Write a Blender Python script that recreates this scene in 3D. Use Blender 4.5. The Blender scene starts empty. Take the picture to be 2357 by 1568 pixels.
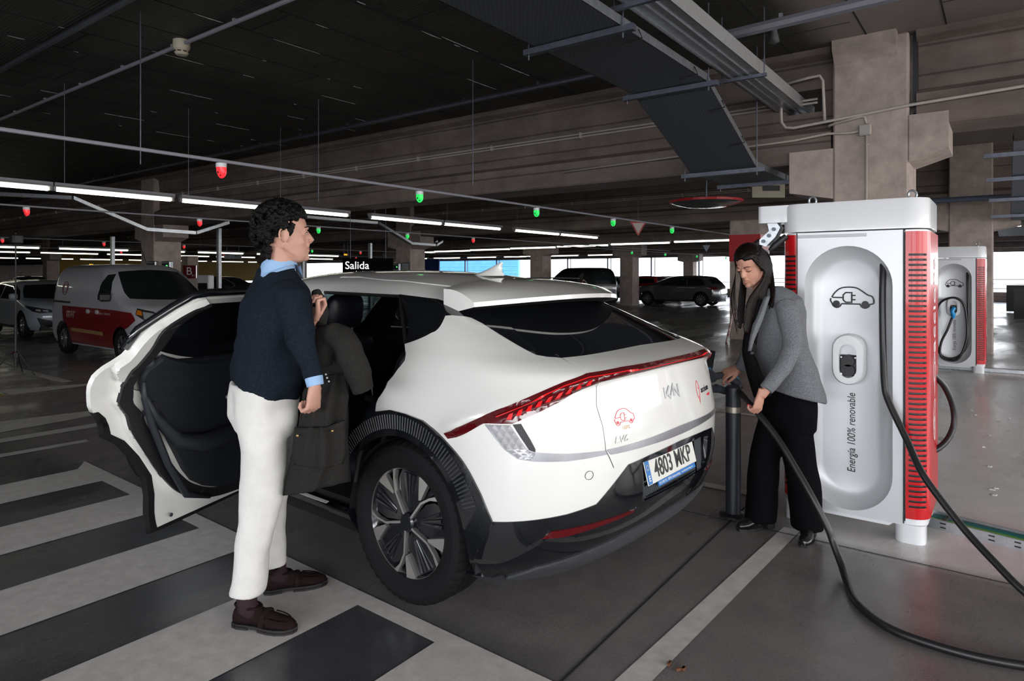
import bpy, math, random
import numpy as np
from mathutils import Vector, Matrix, Euler
from mathutils.geometry import delaunay_2d_cdt
random.seed(7); np.random.seed(7)
np.seterr(all='ignore')
PI=math.pi
SC=bpy.context.scene
COL=SC.collection
# ------------------------------------------------------------ camera
cd=bpy.data.cameras.new('camera'); cam=bpy.data.objects.new('camera',cd); COL.objects.link(cam)
cam.location=(0,0,1.52); cam.rotation_euler=(PI/2,0,math.radians(36.87))
cd.sensor_width=36; cd.lens=36*1517/2357; cd.shift_y=-(784-632)/2357; cd.shift_x=0; cd.clip_end=400; cd.clip_start=.05
SC.camera=cam
# ------------------------------------------------------------ world, exposure
SC.view_settings.view_transform='Standard'; SC.view_settings.look='None'; SC.view_settings.gamma=1
SC.view_settings.use_curve_mapping=False; SC.view_settings.exposure=0.18
wd=bpy.data.worlds.new('sky'); SC.world=wd; wd.use_nodes=True
nt=wd.node_tree; nt.nodes.clear()
bg=nt.nodes.new('ShaderNodeBackground'); out=nt.nodes.new('ShaderNodeOutputWorld')
geo=nt.nodes.new('ShaderNodeTexCoord'); sep=nt.nodes.new('ShaderNodeSeparateXYZ'); rmp=nt.nodes.new('ShaderNodeValToRGB')
nt.links.new(geo.outputs['Generated'],sep.inputs[0]); nt.links.new(sep.outputs['Z'],rmp.inputs[0])
rmp.color_ramp.elements[0].position=.0; rmp.color_ramp.elements[0].color=(.95,.97,1,1)
rmp.color_ramp.elements[1].position=.6; rmp.color_ramp.elements[1].color=(.62,.74,.95,1)
nt.links.new(rmp.outputs[0],bg.inputs[0]); bg.inputs[1].default_value=5.5
nt.links.new(bg.outputs[0],out.inputs[0])
def area(name,loc,rot,sx,sy,power,col=(1,1,1),spread=None):
    l=bpy.data.lights.new(name,'AREA'); l.shape='RECTANGLE'; l.size=sx; l.size_y=sy; l.energy=power; l.color=col
    if spread: l.spread=spread
    o=bpy.data.objects.new(name,l); COL.objects.link(o); o.location=loc; o.rotation_euler=rot; return o
# daylight through the open facades to the right of and behind the camera
area('daylight_side',(8.3,3.5,2.2),(0,math.radians(80),0),2.6,17,DAY_SIDE:=650,(1,.96,.9))
area('daylight_back',(1.5,-6.4,2.1),(math.radians(82),0,math.radians(8)),12,2.4,DAY_BACK:=480,(.95,.97,1))
# ------------------------------------------------------------ helpers
def C(X,Y,Z=0): return Vector((.8*X-.6*Y,.6*X+.8*Y,Z))
def tag(o,label=None,cat=None,group=None,kind=None):
    if label:o['label']=label
    if cat:o['category']=cat
    if group:o['group']=group
    if kind:o['kind']=kind
    return o
def empty(name,loc=(0,0,0),rz=0,label=None,cat=None,group=None):
    o=bpy.data.objects.new(name,None); COL.objects.link(o); o.location=loc; o.rotation_euler=(0,0,rz); o.empty_display_size=.1
    return tag(o,label,cat,group)
def copy_tree(o,parent=None):
    c=o.copy(); COL.objects.link(c)
    if parent: c.parent=parent
    for ch in o.children: copy_tree(ch,c)
    return c
_M={}
def mat(name,col,rough=.5,metal=0,var=0,vs=8,bump=0,bs=60,spec=None,coat=0,emit=None,es=1,trans=0,alpha=None,stretch=None,ior=None,var2=None,sheen=0):
    if name in _M: return _M[name]
    m=bpy.data.materials.new(name); m.use_nodes=True; n=m.node_tree.nodes; L=m.node_tree.links
    b=n['Principled BSDF']; b.inputs['Base Color'].default_value=(*col,1); b.inputs['Roughness'].default_value=rough; b.inputs['Metallic'].default_value=metal
    if spec is not None:b.inputs['Specular IOR Level'].default_value=spec
    if coat:b.inputs['Coat Weight'].default_value=coat; b.inputs['Coat Roughness'].default_value=.04
    if trans:b.inputs['Transmission Weight'].default_value=trans
    if ior:b.inputs['IOR'].default_value=ior
    if sheen:b.inputs['Sheen Weight'].default_value=sheen
    if alpha is not None:b.inputs['Alpha'].default_value=alpha
    if emit: b.inputs['Emission Color'].default_value=(*emit,1); b.inputs['Emission Strength'].default_value=es
    if var or bump:
        tc=n.new('ShaderNodeTexCoord'); mp=n.new('ShaderNodeMapping'); L.new(tc.outputs['Object'],mp.inputs[0])
        if stretch: mp.inputs['Scale'].default_value=stretch
    if var:
        nz=n.new('ShaderNodeTexNoise'); nz.inputs['Scale'].default_value=vs; nz.inputs['Detail'].default_value=6; nz.inputs['Roughness'].default_value=.65
        L.new(mp.outputs[0],nz.inputs[0]); cr=n.new('ShaderNodeValToRGB'); L.new(nz.outputs[0],cr.inputs[0])
        c2=var2 or tuple(min(1,c*(1+var)) for c in col); c1=tuple(c*(1-var) for c in col)
        cr.color_ramp.elements[0].position=.32; cr.color_ramp.elements[1].position=.68
        cr.color_ramp.elements[0].color=(*c1,1); cr.color_ramp.elements[1].color=(*c2,1); L.new(cr.outputs[0],b.inputs['Base Color'])
    if bump:
        nb=n.new('ShaderNodeTexNoise'); nb.inputs['Scale'].default_value=bs; nb.inputs['Detail'].default_value=4; L.new(mp.outputs[0],nb.inputs[0])
        bu=n.new('ShaderNodeBump'); bu.inputs['Strength'].default_value=bump; bu.inputs['Distance'].default_value=.01; L.new(nb.outputs[0],bu.inputs['Height']); L.new(bu.outputs[0],b.inputs['Normal'])
    _M[name]=m; return m
class MB:
    def __init__(s): s.v=[];s.f=[];s.m=[];s.cm=0
    def add(s,vs,fs):
        k=len(s.v); s.v+= [tuple(map(float,v)) for v in vs]; s.f+=[tuple(i+k for i in f) for f in fs]; s.m+=[s.cm]*len(fs); return s
    def box(s,c,d,rot=None,bev=0):
        x,y,z=[q/2 for q in d]; R=Euler(rot).to_matrix() if rot is not None else Matrix.Identity(3)
        if bev:
            b=min(bev,x*.9,y*.9,z*.9); vs=[];fs=[]
            P=[]
            for sx in(-1,1):
                for sy in(-1,1):
                    for sz in(-1,1):
                        P.append((sx,sy,sz)); vs+=[(sx*x,sy*(y-b),sz*(z-b)),(sx*(x-b),sy*y,sz*(z-b)),(sx*(x-b),sy*(y-b),sz*z)]
            ix={p:i*3 for i,p in enumerate(P)}
            for sx in(-1,1): fs.append([ix[(sx,a,c_)]+0 for a,c_ in((-1,-1),(1,-1),(1,1),(-1,1))])
            for sy in(-1,1): fs.append([ix[(a,sy,c_)]+1 for a,c_ in((-1,-1),(1,-1),(1,1),(-1,1))])
            for sz in(-1,1): fs.append([ix[(a,c_,sz)]+2 for a,c_ in((-1,-1),(1,-1),(1,1),(-1,1))])
            for a in(-1,1):
                for c_ in(-1,1):
                    fs.append([ix[(a,c_,-1)],ix[(a,c_,1)],ix[(a,c_,1)]+1,ix[(a,c_,-1)]+1])
                    fs.append([ix[(a,-1,c_)],ix[(a,1,c_)],ix[(a,1,c_)]+2,ix[(a,-1,c_)]+2])
                    fs.append([ix[(-1,a,c_)]+1,ix[(1,a,c_)]+1,ix[(1,a,c_)]+2,ix[(-1,a,c_)]+2])
            for p in P: fs.append([ix[p],ix[p]+1,ix[p]+2])
            s.add([R@Vector(v)+Vector(c) for v in vs],fs); return s
        vs=[R@Vector((a,b_,e))+Vector(c) for a in(-x,x) for b_ in(-y,y) for e in(-z,z)]
        return s.add(vs,[(0,1,3,2),(4,6,7,5),(0,4,5,1),(2,3,7,6),(0,2,6,4),(1,5,7,3)])
    def tube(s,pts,r,n=10,cap=True,sq=None):
        pts=[Vector(p) for p in pts]; N=len(pts); rs=r if isinstance(r,(list,tuple)) else [r]*N
        t=(pts[1]-pts[0]).normalized(); up=Vector((0,0,1)) if abs(t.z)<.9 else Vector((1,0,0)); u=t.cross(up).normalized(); vs=[]
        for i,p in enumerate(pts):
            a=pts[max(i-1,0)];b=pts[min(i+1,N-1)]; t=(b-a).normalized(); u=(u-t*u.dot(t)).normalized(); w=t.cross(u)
            for k in range(n):
                an=2*PI*k/n; vs.append(p+(u*math.cos(an)+w*math.sin(an)*(sq or 1))*rs[i])
        fs=[(i*n+k,i*n+(k+1)%n,(i+1)*n+(k+1)%n,(i+1)*n+k) for i in range(N-1) for k in range(n)]
        if cap: fs+= [tuple(range(n))[::-1],tuple((N-1)*n+k for k in range(n))]
        return s.add(vs,fs)
    def cyl(s,a,b,r,n=16,r2=None): return s.tube([a,b],[r,r if r2 is None else r2],n)
    def loft(s,rings,closed=True,cap=True):
        n=len(rings[0]); vs=[v for r in rings for v in r]; fs=[]
        for i in range(len(rings)-1):
            for k in range(n if closed else n-1): fs.append((i*n+k,i*n+(k+1)%n,(i+1)*n+(k+1)%n,(i+1)*n+k))
        if cap: fs+=[tuple(range(n))[::-1],tuple((len(rings)-1)*n+k for k in range(n))]
        return s.add(vs,fs)
    def lathe(s,prof,axis='y',c=(0,0,0),n=48,close=False):
        vs=[];c=Vector(c)
        for r,h in prof:
            for k in range(n):
                a=2*PI*k/n
                p={'y':(r*math.cos(a),h,r*math.sin(a)),'z':(r*math.cos(a),r*math.sin(a),h),'x':(h,r*math.cos(a),r*math.sin(a))}[axis]
                vs.append(c+Vector(p))
        m=len(prof); fs=[(i*n+k,i*n+(k+1)%n,((i+1)%m)*n+(k+1)%n,((i+1)%m)*n+k) for i in range(m if close else m-1) for k in range(n)]
        return s.add(vs,fs)
    def prism(s,poly,d0,d1,axis='y'):
        # poly of 2d points extruded along axis between d0 and d1
        f={'y':lambda p,d:(p[0],d,p[1]),'x':lambda p,d:(d,p[0],p[1]),'z':lambda p,d:(p[0],p[1],d)}[axis]; n=len(poly)
        return s.add([f(p,d0) for p in poly]+[f(p,d1) for p in poly],[tuple(range(n)),tuple(range(n,2*n))[::-1]]+[(k,(k+1)%n,n+(k+1)%n,n+k) for k in range(n)])
    def sphere(s,c,r,n=14,m=10,R=None):
        rr=r if isinstance(r,(list,tuple)) else (r,r,r); vs=[];c=Vector(c)
        for i in range(m+1):
            t=PI*i/m
            for k in range(n):
                a=2*PI*k/n; p=Vector((rr[0]*math.sin(t)*math.cos(a),rr[1]*math.sin(t)*math.sin(a),rr[2]*math.cos(t)))
                vs.append(c+(R@p if R is not None else p))
        return s.add(vs,[(i*n+k,i*n+(k+1)%n,(i+1)*n+(k+1)%n,(i+1)*n+k) for i in range(m) for k in range(n)])
    def xf(s,M,start=0):
        for i in range(start,len(s.v)): s.v[i]=tuple(M@Vector(s.v[i]))
        return s
    def build(s,name,mats,parent=None,smooth=False,recalc=True):
        me=bpy.data.meshes.new(name); me.from_pydata(s.v,[],s.f)
        mats=mats if isinstance(mats,(list,tuple)) else [mats]
        for m in mats: me.materials.append(m)
        if any(s.m): me.polygons.foreach_set('material_index',s.m)
        if recalc:
            import bmesh
            b=bmesh.new(); b.from_mesh(me); bmesh.ops.remove_doubles(b,verts=b.verts,dist=1e-5); bmesh.ops.recalc_face_normals(b,faces=b.faces); b.to_mesh(me); b.free()
        if smooth:
            me.polygons.foreach_set('use_smooth',[True]*len(me.polygons))
            if smooth is not True: me.set_sharp_from_angle(angle=math.radians(smooth))
        me.update()
        o=bpy.data.objects.new(name,me); COL.objects.link(o)
        if parent: o.parent=parent
        return o
def fuse(o,vox=.012,it=6,fac=.5):
    r=o.modifiers.new('r','REMESH'); r.mode='VOXEL'; r.voxel_size=vox; r.use_smooth_shade=True
    if it: q=o.modifiers.new('s','SMOOTH'); q.iterations=it; q.factor=fac
    return o
def text_mesh(name,body,size,loc,rot,m,parent=None,ext=.001,align='CENTER',shear=0,bold=0,sx=1):
    cu=bpy.data.curves.new(name,'FONT'); cu.body=body; cu.size=size; cu.extrude=ext; cu.align_x=align; cu.align_y='CENTER'; cu.shear=shear; cu.offset=bold
    t=bpy.data.objects.new('t',cu); COL.objects.link(t); bpy.context.view_layer.update()
    me=bpy.data.meshes.new_from_object(t.evaluated_get(bpy.context.evaluated_depsgraph_get())); bpy.data.objects.remove(t)
    me.materials.clear(); me.materials.append(m)
    for v in me.vertices: v.co.x*=sx
    o=bpy.data.objects.new(name,me); COL.objects.link(o); o.location=loc; o.rotation_euler=rot
    if parent:o.parent=parent
    return o
def struct(o): o['kind']='structure'; return o
def smooth_path(P,n=8):
    P=[Vector(p) for p in P]; o=[]
    for i in range(len(P)-1):
        a=P[max(i-1,0)];b=P[i];c=P[i+1];d=P[min(i+2,len(P)-1)]
        for k in range(n):
            t=k/n; o.append(.5*((2*b)+(c-a)*t+(2*a-5*b+4*c-d)*t*t+(3*b-3*c+d-a)*t**3))
    o.append(P[-1]); return o
# ------------------------------------------------------------ setting materials
def floor_material():
    m=bpy.data.materials.new('painted_concrete_floor'); m.use_nodes=True; n=m.node_tree.nodes; L=m.node_tree.links; b=n['Principled BSDF']
    tc=n.new('ShaderNodeTexCoord')
    def noise(s,d=6,r=.6,st=None):
        z=n.new('ShaderNodeTexNoise'); z.inputs['Scale'].default_value=s; z.inputs['Detail'].default_value=d; z.inputs['Roughness'].default_value=r
        if st:
            mp=n.new('ShaderNodeMapping'); mp.inputs['Scale'].default_value=st; L.new(tc.outputs['Object'],mp.inputs[0]); L.new(mp.outputs[0],z.inputs[0])
        else: L.new(tc.outputs['Object'],z.inputs[0])
        return z
    def ramp(src,p0,c0,p1,c1):
        r=n.new('ShaderNodeValToRGB'); r.color_ramp.elements[0].position=p0; r.color_ramp.elements[0].color=(*c0,1); r.color_ramp.elements[1].position=p1; r.color_ramp.elements[1].color=(*c1,1); L.new(src,r.inputs[0]); return r
    def mix(a,b_,f,mode='MIX'):
        x=n.new('ShaderNodeMix'); x.data_type='RGBA'; x.blend_type=mode
        if isinstance(f,float): x.inputs[0].default_value=f
        else: L.new(f,x.inputs[0])
        L.new(a,x.inputs[6]); L.new(b_,x.inputs[7]); return x.outputs[2]
    n1=noise(.45); n2=noise(4,8,.7); n3=noise(90,3,.7); n4=noise(1.3,5,.6,(1,.25,1))
    bay=ramp(n1.outputs[0],.35,(.145,.132,.128),.65,(.205,.188,.184))
    grain=ramp(n3.outputs[0],.3,(.75,.75,.75),.7,(1.15,1.15,1.15))
    blotch=ramp(n2.outputs[0],.3,(.78,.78,.8),.62,(1.08,1.07,1.05))
    c=mix(bay.outputs[0],blotch.outputs[0],1.0,'MULTIPLY'); c=mix(c,grain.outputs[0],1.0,'MULTIPLY')
    # darker painted lane on the walkway side, bare bays by the chargers paler with side daylight painted in
    sp=n.new('ShaderNodeSeparateXYZ'); L.new(tc.outputs['Object'],sp.inputs[0])
    lt=n.new('ShaderNodeMapRange'); L.new(sp.outputs['X'],lt.inputs[0]); lt.inputs[1].default_value=-1.0; lt.inputs[2].default_value=-.9
    lite=ramp(n2.outputs[0],.3,(.50,.485,.465),.7,(.62,.60,.58))
    c=mix(c,lite.outputs[0],lt.outputs[0])
    ly=n.new('ShaderNodeMapRange'); L.new(sp.outputs['Y'],ly.inputs[0]); ly.inputs[1].default_value=4.0; ly.inputs[2].default_value=4.15
    base=mix(bay.outputs[0],blotch.outputs[0],1.0,'MULTIPLY'); base=mix(base,grain.outputs[0],1.0,'MULTIPLY')
    c=mix(base,c,ly.outputs[0])
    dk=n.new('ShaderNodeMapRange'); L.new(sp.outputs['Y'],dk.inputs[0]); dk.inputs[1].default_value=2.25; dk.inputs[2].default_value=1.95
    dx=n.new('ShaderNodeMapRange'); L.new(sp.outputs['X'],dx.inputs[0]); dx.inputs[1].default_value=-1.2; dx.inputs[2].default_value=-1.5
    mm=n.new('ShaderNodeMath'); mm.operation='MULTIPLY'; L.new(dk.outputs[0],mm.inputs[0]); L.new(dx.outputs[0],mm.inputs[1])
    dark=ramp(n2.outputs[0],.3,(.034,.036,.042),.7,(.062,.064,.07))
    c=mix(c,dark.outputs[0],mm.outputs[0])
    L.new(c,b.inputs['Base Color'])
    b.inputs['Specular IOR Level'].default_value=.7; rr=ramp(n4.outputs[0],.35,(.16,.16,.16),.65,(.42,.42,.42)); L.new(rr.outputs[0],b.inputs['Roughness'])
    bu=n.new('ShaderNodeBump'); bu.inputs['Strength'].default_value=.12; bu.inputs['Distance'].default_value=.004; L.new(n3.outputs[0],bu.inputs['Height']); L.new(bu.outputs[0],b.inputs['Normal'])
    return m
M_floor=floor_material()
def ceiling_material():
    m=bpy.data.materials.new('stained_board_ceiling'); m.use_nodes=True; n=m.node_tree.nodes; L=m.node_tree.links; b=n['Principled BSDF']
    tc=n.new('ShaderNodeTexCoord')
    nz=n.new('ShaderNodeTexNoise'); nz.inputs['Scale'].default_value=.7; nz.inputs['Detail'].default_value=8; nz.inputs['Roughness'].default_value=.7; L.new(tc.outputs['Object'],nz.inputs[0])
    r=n.new('ShaderNodeValToRGB'); L.new(nz.outputs[0],r.inputs[0]); r.color_ramp.elements[0].position=.3; r.color_ramp.elements[0].color=(.026,.026,.022,1); r.color_ramp.elements[1].position=.7; r.color_ramp.elements[1].color=(.064,.060,.048,1)
    # concrete bay near the pillar is bare and lighter
    sp=n.new('ShaderNodeSeparateXYZ'); L.new(tc.outputs['Object'],sp.inputs[0])
    mr=n.new('ShaderNodeMapRange'); L.new(sp.outputs['X'],mr.inputs[0]); mr.inputs[1].default_value=-1.75; mr.inputs[2].default_value=-1.45
    conc=n.new('ShaderNodeValToRGB'); L.new(nz.outputs[0],conc.inputs[0]); conc.color_ramp.elements[0].color=(.16,.135,.125,1); conc.color_ramp.elements[1].color=(.26,.225,.21,1)
    mx=n.new('ShaderNodeMix'); mx.data_type='RGBA'; L.new(mr.outputs[0],mx.inputs[0]); L.new(r.outputs[0],mx.inputs[6]); L.new(conc.outputs[0],mx.inputs[7])
    # fine board ribs along x and open joints
    wv=n.new('ShaderNodeTexWave'); wv.bands_direction='Y'; wv.inputs['Scale'].default_value=9; wv.inputs['Distortion'].default_value=.4; L.new(tc.outputs['Object'],wv.inputs[0])
    bu=n.new('ShaderNodeBump'); bu.inputs['Strength'].default_value=.35; bu.inputs['Distance'].default_value=.01; L.new(wv.outputs[0],bu.inputs['Height']); L.new(bu.outputs[0],b.inputs['Normal'])
    L.new(mx.outputs[2],b.inputs['Base Color']); b.inputs['Roughness'].default_value=.5; b.inputs['Specular IOR Level'].default_value=.25
    return m
M_ceil=ceiling_material()
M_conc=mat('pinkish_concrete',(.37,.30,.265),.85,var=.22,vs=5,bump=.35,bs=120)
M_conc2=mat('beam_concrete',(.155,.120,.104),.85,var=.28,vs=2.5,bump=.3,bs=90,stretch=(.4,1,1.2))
def formwork(m,sc,off=0):
    n=m.node_tree.nodes;L=m.node_tree.links;b=n['Principled BSDF']; src=b.inputs['Base Color'].links[0].from_socket
    tc=n.new('ShaderNodeTexCoord'); w=n.new('ShaderNodeTexWave'); w.bands_direction='Z'; w.inputs['Scale'].default_value=sc; w.inputs['Distortion'].default_value=.25; w.inputs['Detail'].default_value=3; w.inputs['Phase Offset'].default_value=off; L.new(tc.outputs['Object'],w.inputs[0])
    r=n.new('ShaderNodeValToRGB'); r.color_ramp.elements[0].position=.0; r.color_ramp.elements[0].color=(.45,.43,.42,1); r.color_ramp.elements[1].position=.03; r.color_ramp.elements[1].color=(1,1,1,1); L.new(w.outputs[0],r.inputs[0])
    st=n.new('ShaderNodeTexNoise'); st.inputs['Scale'].default_value=1; mp=n.new('ShaderNodeMapping'); mp.inputs['Scale'].default_value=(3.5,9,.35); L.new(tc.outputs['Object'],mp.inputs[0]); L.new(mp.outputs[0],st.inputs[0]); r2=n.new('ShaderNodeValToRGB'); r2.color_ramp.elements[0].position=.32; r2.color_ramp.elements[0].color=(.86,.83,.81,1); r2.color_ramp.elements[1].position=.5; r2.color_ramp.elements[1].color=(1,1,1,1); L.new(st.outputs[0],r2.inputs[0])
    for q in (r,r2):
        x=n.new('ShaderNodeMix'); x.data_type='RGBA'; x.blend_type='MULTIPLY'; x.inputs[0].default_value=1; L.new(src,x.inputs[6]); L.new(q.outputs[0],x.inputs[7]); src=x.outputs[2]
    L.new(src,b.inputs['Base Color'])
formwork(M_conc2,1.05)
M_paint=mat('line_paint',(.50,.475,.45),.55,var=.14,vs=14,bump=.1,bs=200)
M_paint2=mat('faded_line_paint',(.42,.40,.38),.55,var=.16,vs=9)
M_joint=mat('joint_black',(.01,.01,.01),.9)
M_galv=mat('galvanised_steel',(.42,.44,.46),.36,.85,var=.18,vs=20)
M_galvd=mat('dark_galvanised_steel',(.13,.14,.17),.45,.75,var=.2,vs=14)
M_pipe=mat('beige_conduit',(.42,.37,.33),.5,var=.1,vs=12)
M_pvc=mat('grey_conduit',(.28,.28,.31),.5)
M_lamp=mat('lamp_tube',(.9,.9,.8),.4,emit=(1,.98,.78),es=4)
M_lampcase=mat('lamp_housing',(.22,.21,.22),.5)
M_black=mat('black_plastic',(.012,.012,.014),.5)
M_red=mat('red_paint',(.42,.012,.018),.35,var=.08,vs=6)
M_white=mat('white_plastic',(.75,.76,.78),.35)
M_grate=mat('blue_panel',(.02,.05,.22),.5,var=.1,vs=3)
SX0,SX1,SY0,SY1,ZC=-112,8.6,-6.8,46,4.03
b=MB(); b.add([(SX0,SY0,0),(SX1,SY0,0),(SX1,SY1,0),(SX0,SY1,0)],[(0,1,2,3)]); b.add([(SX0,SY0,-.3),(SX1,SY0,-.3),(SX1,SY1,-.3),(SX0,SY1,-.3)],[(3,2,1,0)])
struct(b.build('floor',M_floor,recalc=False))
b=MB().box(((SX0+SX1)/2,(SY0+SY1)/2,ZC+.15),(SX1-SX0,SY1-SY0,.3)); struct(b.build('ceiling',M_ceil))
# outdoor ground and pale street beyond the facade
b=MB().box((-30,130,-3.2),(340,160,.2)); b.box((90,10,-3.2),(150,90,.2)); b.box((-30,-60,-3.2),(340,100,.2))
struct(b.build('ground_outside',mat('pale_asphalt',(.35,.34,.33),.9,var=.1,vs=.3)))
# facades: parapet, lintel, piers
def facade(name,p0,p1,n,zp=.95,zl=2.75,bay=7.5):
    b=MB(); p0=Vector((*p0,0));p1=Vector((*p1,0));d=p1-p0;L_=d.length;a=math.atan2(d.y,d.x);mid=(p0+p1)/2
    b.box((mid.x,mid.y,zp/2),(L_,.22,zp),(0,0,a)); b.box((mid.x,mid.y,(zl+ZC)/2),(L_,.3,ZC-zl),(0,0,a))
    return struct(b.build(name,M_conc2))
facade('wall_far',(SX0,45),(SX1,45),0,zp=.55)
facade('wall_right',(8.3,SY0),(8.3,45),0)
facade('wall_back',(-9,-6.5),(8.3,-6.5),0)
b=MB().box((-111,19,2),(.3,54,4)); struct(b.build('wall_left',M_conc2))
b=MB().box((-60.5,-6.5,2),(103,.3,4)); struct(b.build('wall_daylight_block',M_conc2))  # unseen solid wall, closes the rear left to hold back daylight there
for i,y in enumerate(np.arange(-3,45,5.2)): struct(MB().box((8.3,y,1.85),(.5,.4,1.8)).build('trim_%d'%(i+1),M_conc2))
for i,x in enumerate(np.arange(-9,8,5.6)): struct(MB().box((x,-6.5,1.85),(.4,.5,1.8)).build('trim_%d'%(i+20),M_conc2))
# facade posts and guard rail on the far side
for k,x in enumerate(np.arange(-46,3,3.6)):
    b=MB().box((x,44.75,1.65),(.10,.10,2.2)); b.box((x+.28,44.75,1.65),(.05,.05,2.2))
    tag(b.build('facade_post',M_galvd),'slim dark steel post pair of the far facade, '+['first','second','third','fourth','fifth','sixth','seventh','eighth','ninth','tenth','eleventh','twelfth','thirteenth','fourteenth'][k]+' from the left','post','posts along the far open facade')
b=MB()
for z in (.75,1.0,1.25): b.tube([(-60,44.6,z),(8,44.6,z)],.025,6)
tag(b.build('guard_rail',M_galv),'thin grey horizontal guard rail along the far open facade','railing')
# blue cladding behind the far bays, and pale blue cladding outside
b=MB()
b.box((-44.6,42.5,1.95),(9.5,.12,2.0))
for x in np.arange(-49,-40,1.1): b.box((x,42.42,1.95),(.05,.05,2.0))
tag(b.build('blue_panel_wall',M_grate),'dark blue ribbed panel wall behind the white car roof','wall panel')
M_lb=mat('sky_blue_cladding',(.10,.32,.62),.5,var=.1,vs=2)
b=MB().box((-46,50.5,1.4),(18,.3,3.2))
for z in np.arange(.1,3,.35): b.box((-46,50.3,z),(18,.06,.05))
tag(b.build('blue_outdoor_cladding',M_lb),'light blue slatted cladding outside the far facade','cladding')
# ------------------------------------------------------------ beams
def beam_prof(y,lo,hi=ZC):
    # front and back faces with ledges; y is the front line
    return [(y-.02,hi),(y-.02,hi-.07),(y+.10,hi-.11),(y+.13,hi-.34),(y+.13,lo+.40),(y+.06,lo+.36),(y,lo+.33),(y,lo+.02),(y+.02,lo),(y+.66,lo),(y+.68,lo+.02),(y+.68,lo+.33),(y+.55,lo+.38),(y+.55,hi-.34),(y+.60,hi-.11),(y+.72,hi-.07),(y+.72,hi)]
bi=0
def beam(y,lo,x0,x1):
    global bi; bi+=1
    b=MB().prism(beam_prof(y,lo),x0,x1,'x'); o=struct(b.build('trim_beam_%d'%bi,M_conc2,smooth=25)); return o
# near beam, left half with a square service opening
P=beam_prof(7.91,2.77)
b=MB(); b.prism(P,-112,-2.05,'x'); b.prism(P,-1.66,-1.545,'x')
low=[(7.91+.13,3.36)]+[(7.91+.13,2.77+.40),(7.97,3.13),(7.91,3.10),(7.91,2.79),(7.93,2.77),(8.53,2.77),(8.55,2.79),(8.55,3.10),(8.42,3.15),(8.42,3.36)]
up=[(7.89,4.03),(7.89,3.96),(8.01,3.92),(8.04,3.69),(8.04,3.62),(8.42,3.62),(8.42,3.69),(8.47,3.92),(8.59,3.96),(8.59,4.03)]
b.prism(low,-2.05,-1.66,'x'); b.prism(up,-2.05,-1.66,'x')
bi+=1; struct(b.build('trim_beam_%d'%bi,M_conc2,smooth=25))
beam(7.91,3.05,-.74,8.5)
for y in (15.45,22.95,30.45,37.95): beam(y,2.77,-112,8.5)
# thin double conduits clipped to the beam faces
for y in (7.91,15.45):
    b=MB(); b.tube([(-60,y+.1,3.50),(-1.7,y+.1,3.50)],.013,6); b.tube([(-60,y+.1,3.46),(-1.7,y+.1,3.46)],.013,6)
    for x in np.arange(-40,-2,1.6): b.box((x,y+.1,3.48),(.02,.05,.08))
    tag(b.build('beam_conduit',M_pipe),'pair of thin conduits clipped along the '+('nearest' if y<9 else 'second')+' concrete beam','conduit')
# ------------------------------------------------------------ columns
ci=0
def column(x,y,w=.7,d=.7,corb=True,red=False,zt=ZC,m=None):
    global ci; ci+=1
    b=MB(); b.box((x,y+d/2,zt/2),(w,d,zt),bev=.02)
    if corb:
        for s in(-1,1):
            pr=[(x+s*w/2,2.95),(x+s*(w/2+.42),2.95),(x+s*(w/2+.42),2.46),(x+s*w/2,2.36)]
            b.prism(pr,y+.03,y+d-.03,'y')
    mats=[m or M_conc,M_red]
    if red:
        b.cm=1; b.box((x,y+d/2,2.13),(w+.012,d+.012,.62))
    return struct(b.build('wall_column_%d'%ci,mats))
# the big pillar behind the charger
b=MB(); b.box((-1.16,8.22,ZC/2),(.715,.70,ZC),bev=.02)
b.prism([(7.87,4.03),(7.72,4.03),(7.72,3.92),(7.87,3.80)],-1.50,-.90,'x')
b.prism([(-1.517,2.90),(-1.97,2.90),(-1.97,2.44),(-1.517,2.35)],7.87,8.5,'y')
b.prism([(-.80,3.16),(-.46,3.16),(-.46,2.79),(-.80,2.68)],7.87,8.5,'y')
b.prism([(-1.517,4.03),(-.73,4.03),(-.73,3.2),(-.78,3.12),(-1.517,3.12)],8.05,8.4,'y')
ci+=1; struct(b.build('wall_column_%d'%ci,M_conc))
b=MB().box((-.755,8.0,3.62),(.045,.05,.85)); tag(b.build('downpipe',M_black),'black rubber joint strip between the big pillar and the right beam','joint strip')
column(-4.82,15.35,red=True,corb=False,zt=2.78)
column(-.55,15.4)
for x,y in ((-17.6,7.9),(-16.1,15.4),(-17.0,24.5),(-14.75,28.9),(-17.3,43),(-33,15.4),(-33,22.9),(-33,7.9),(-33,30.4),(-48,15.4),(-48,30.4),(-64,22.9),(-9,43.2),(-1.5,43.2)): column(x,y)
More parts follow.
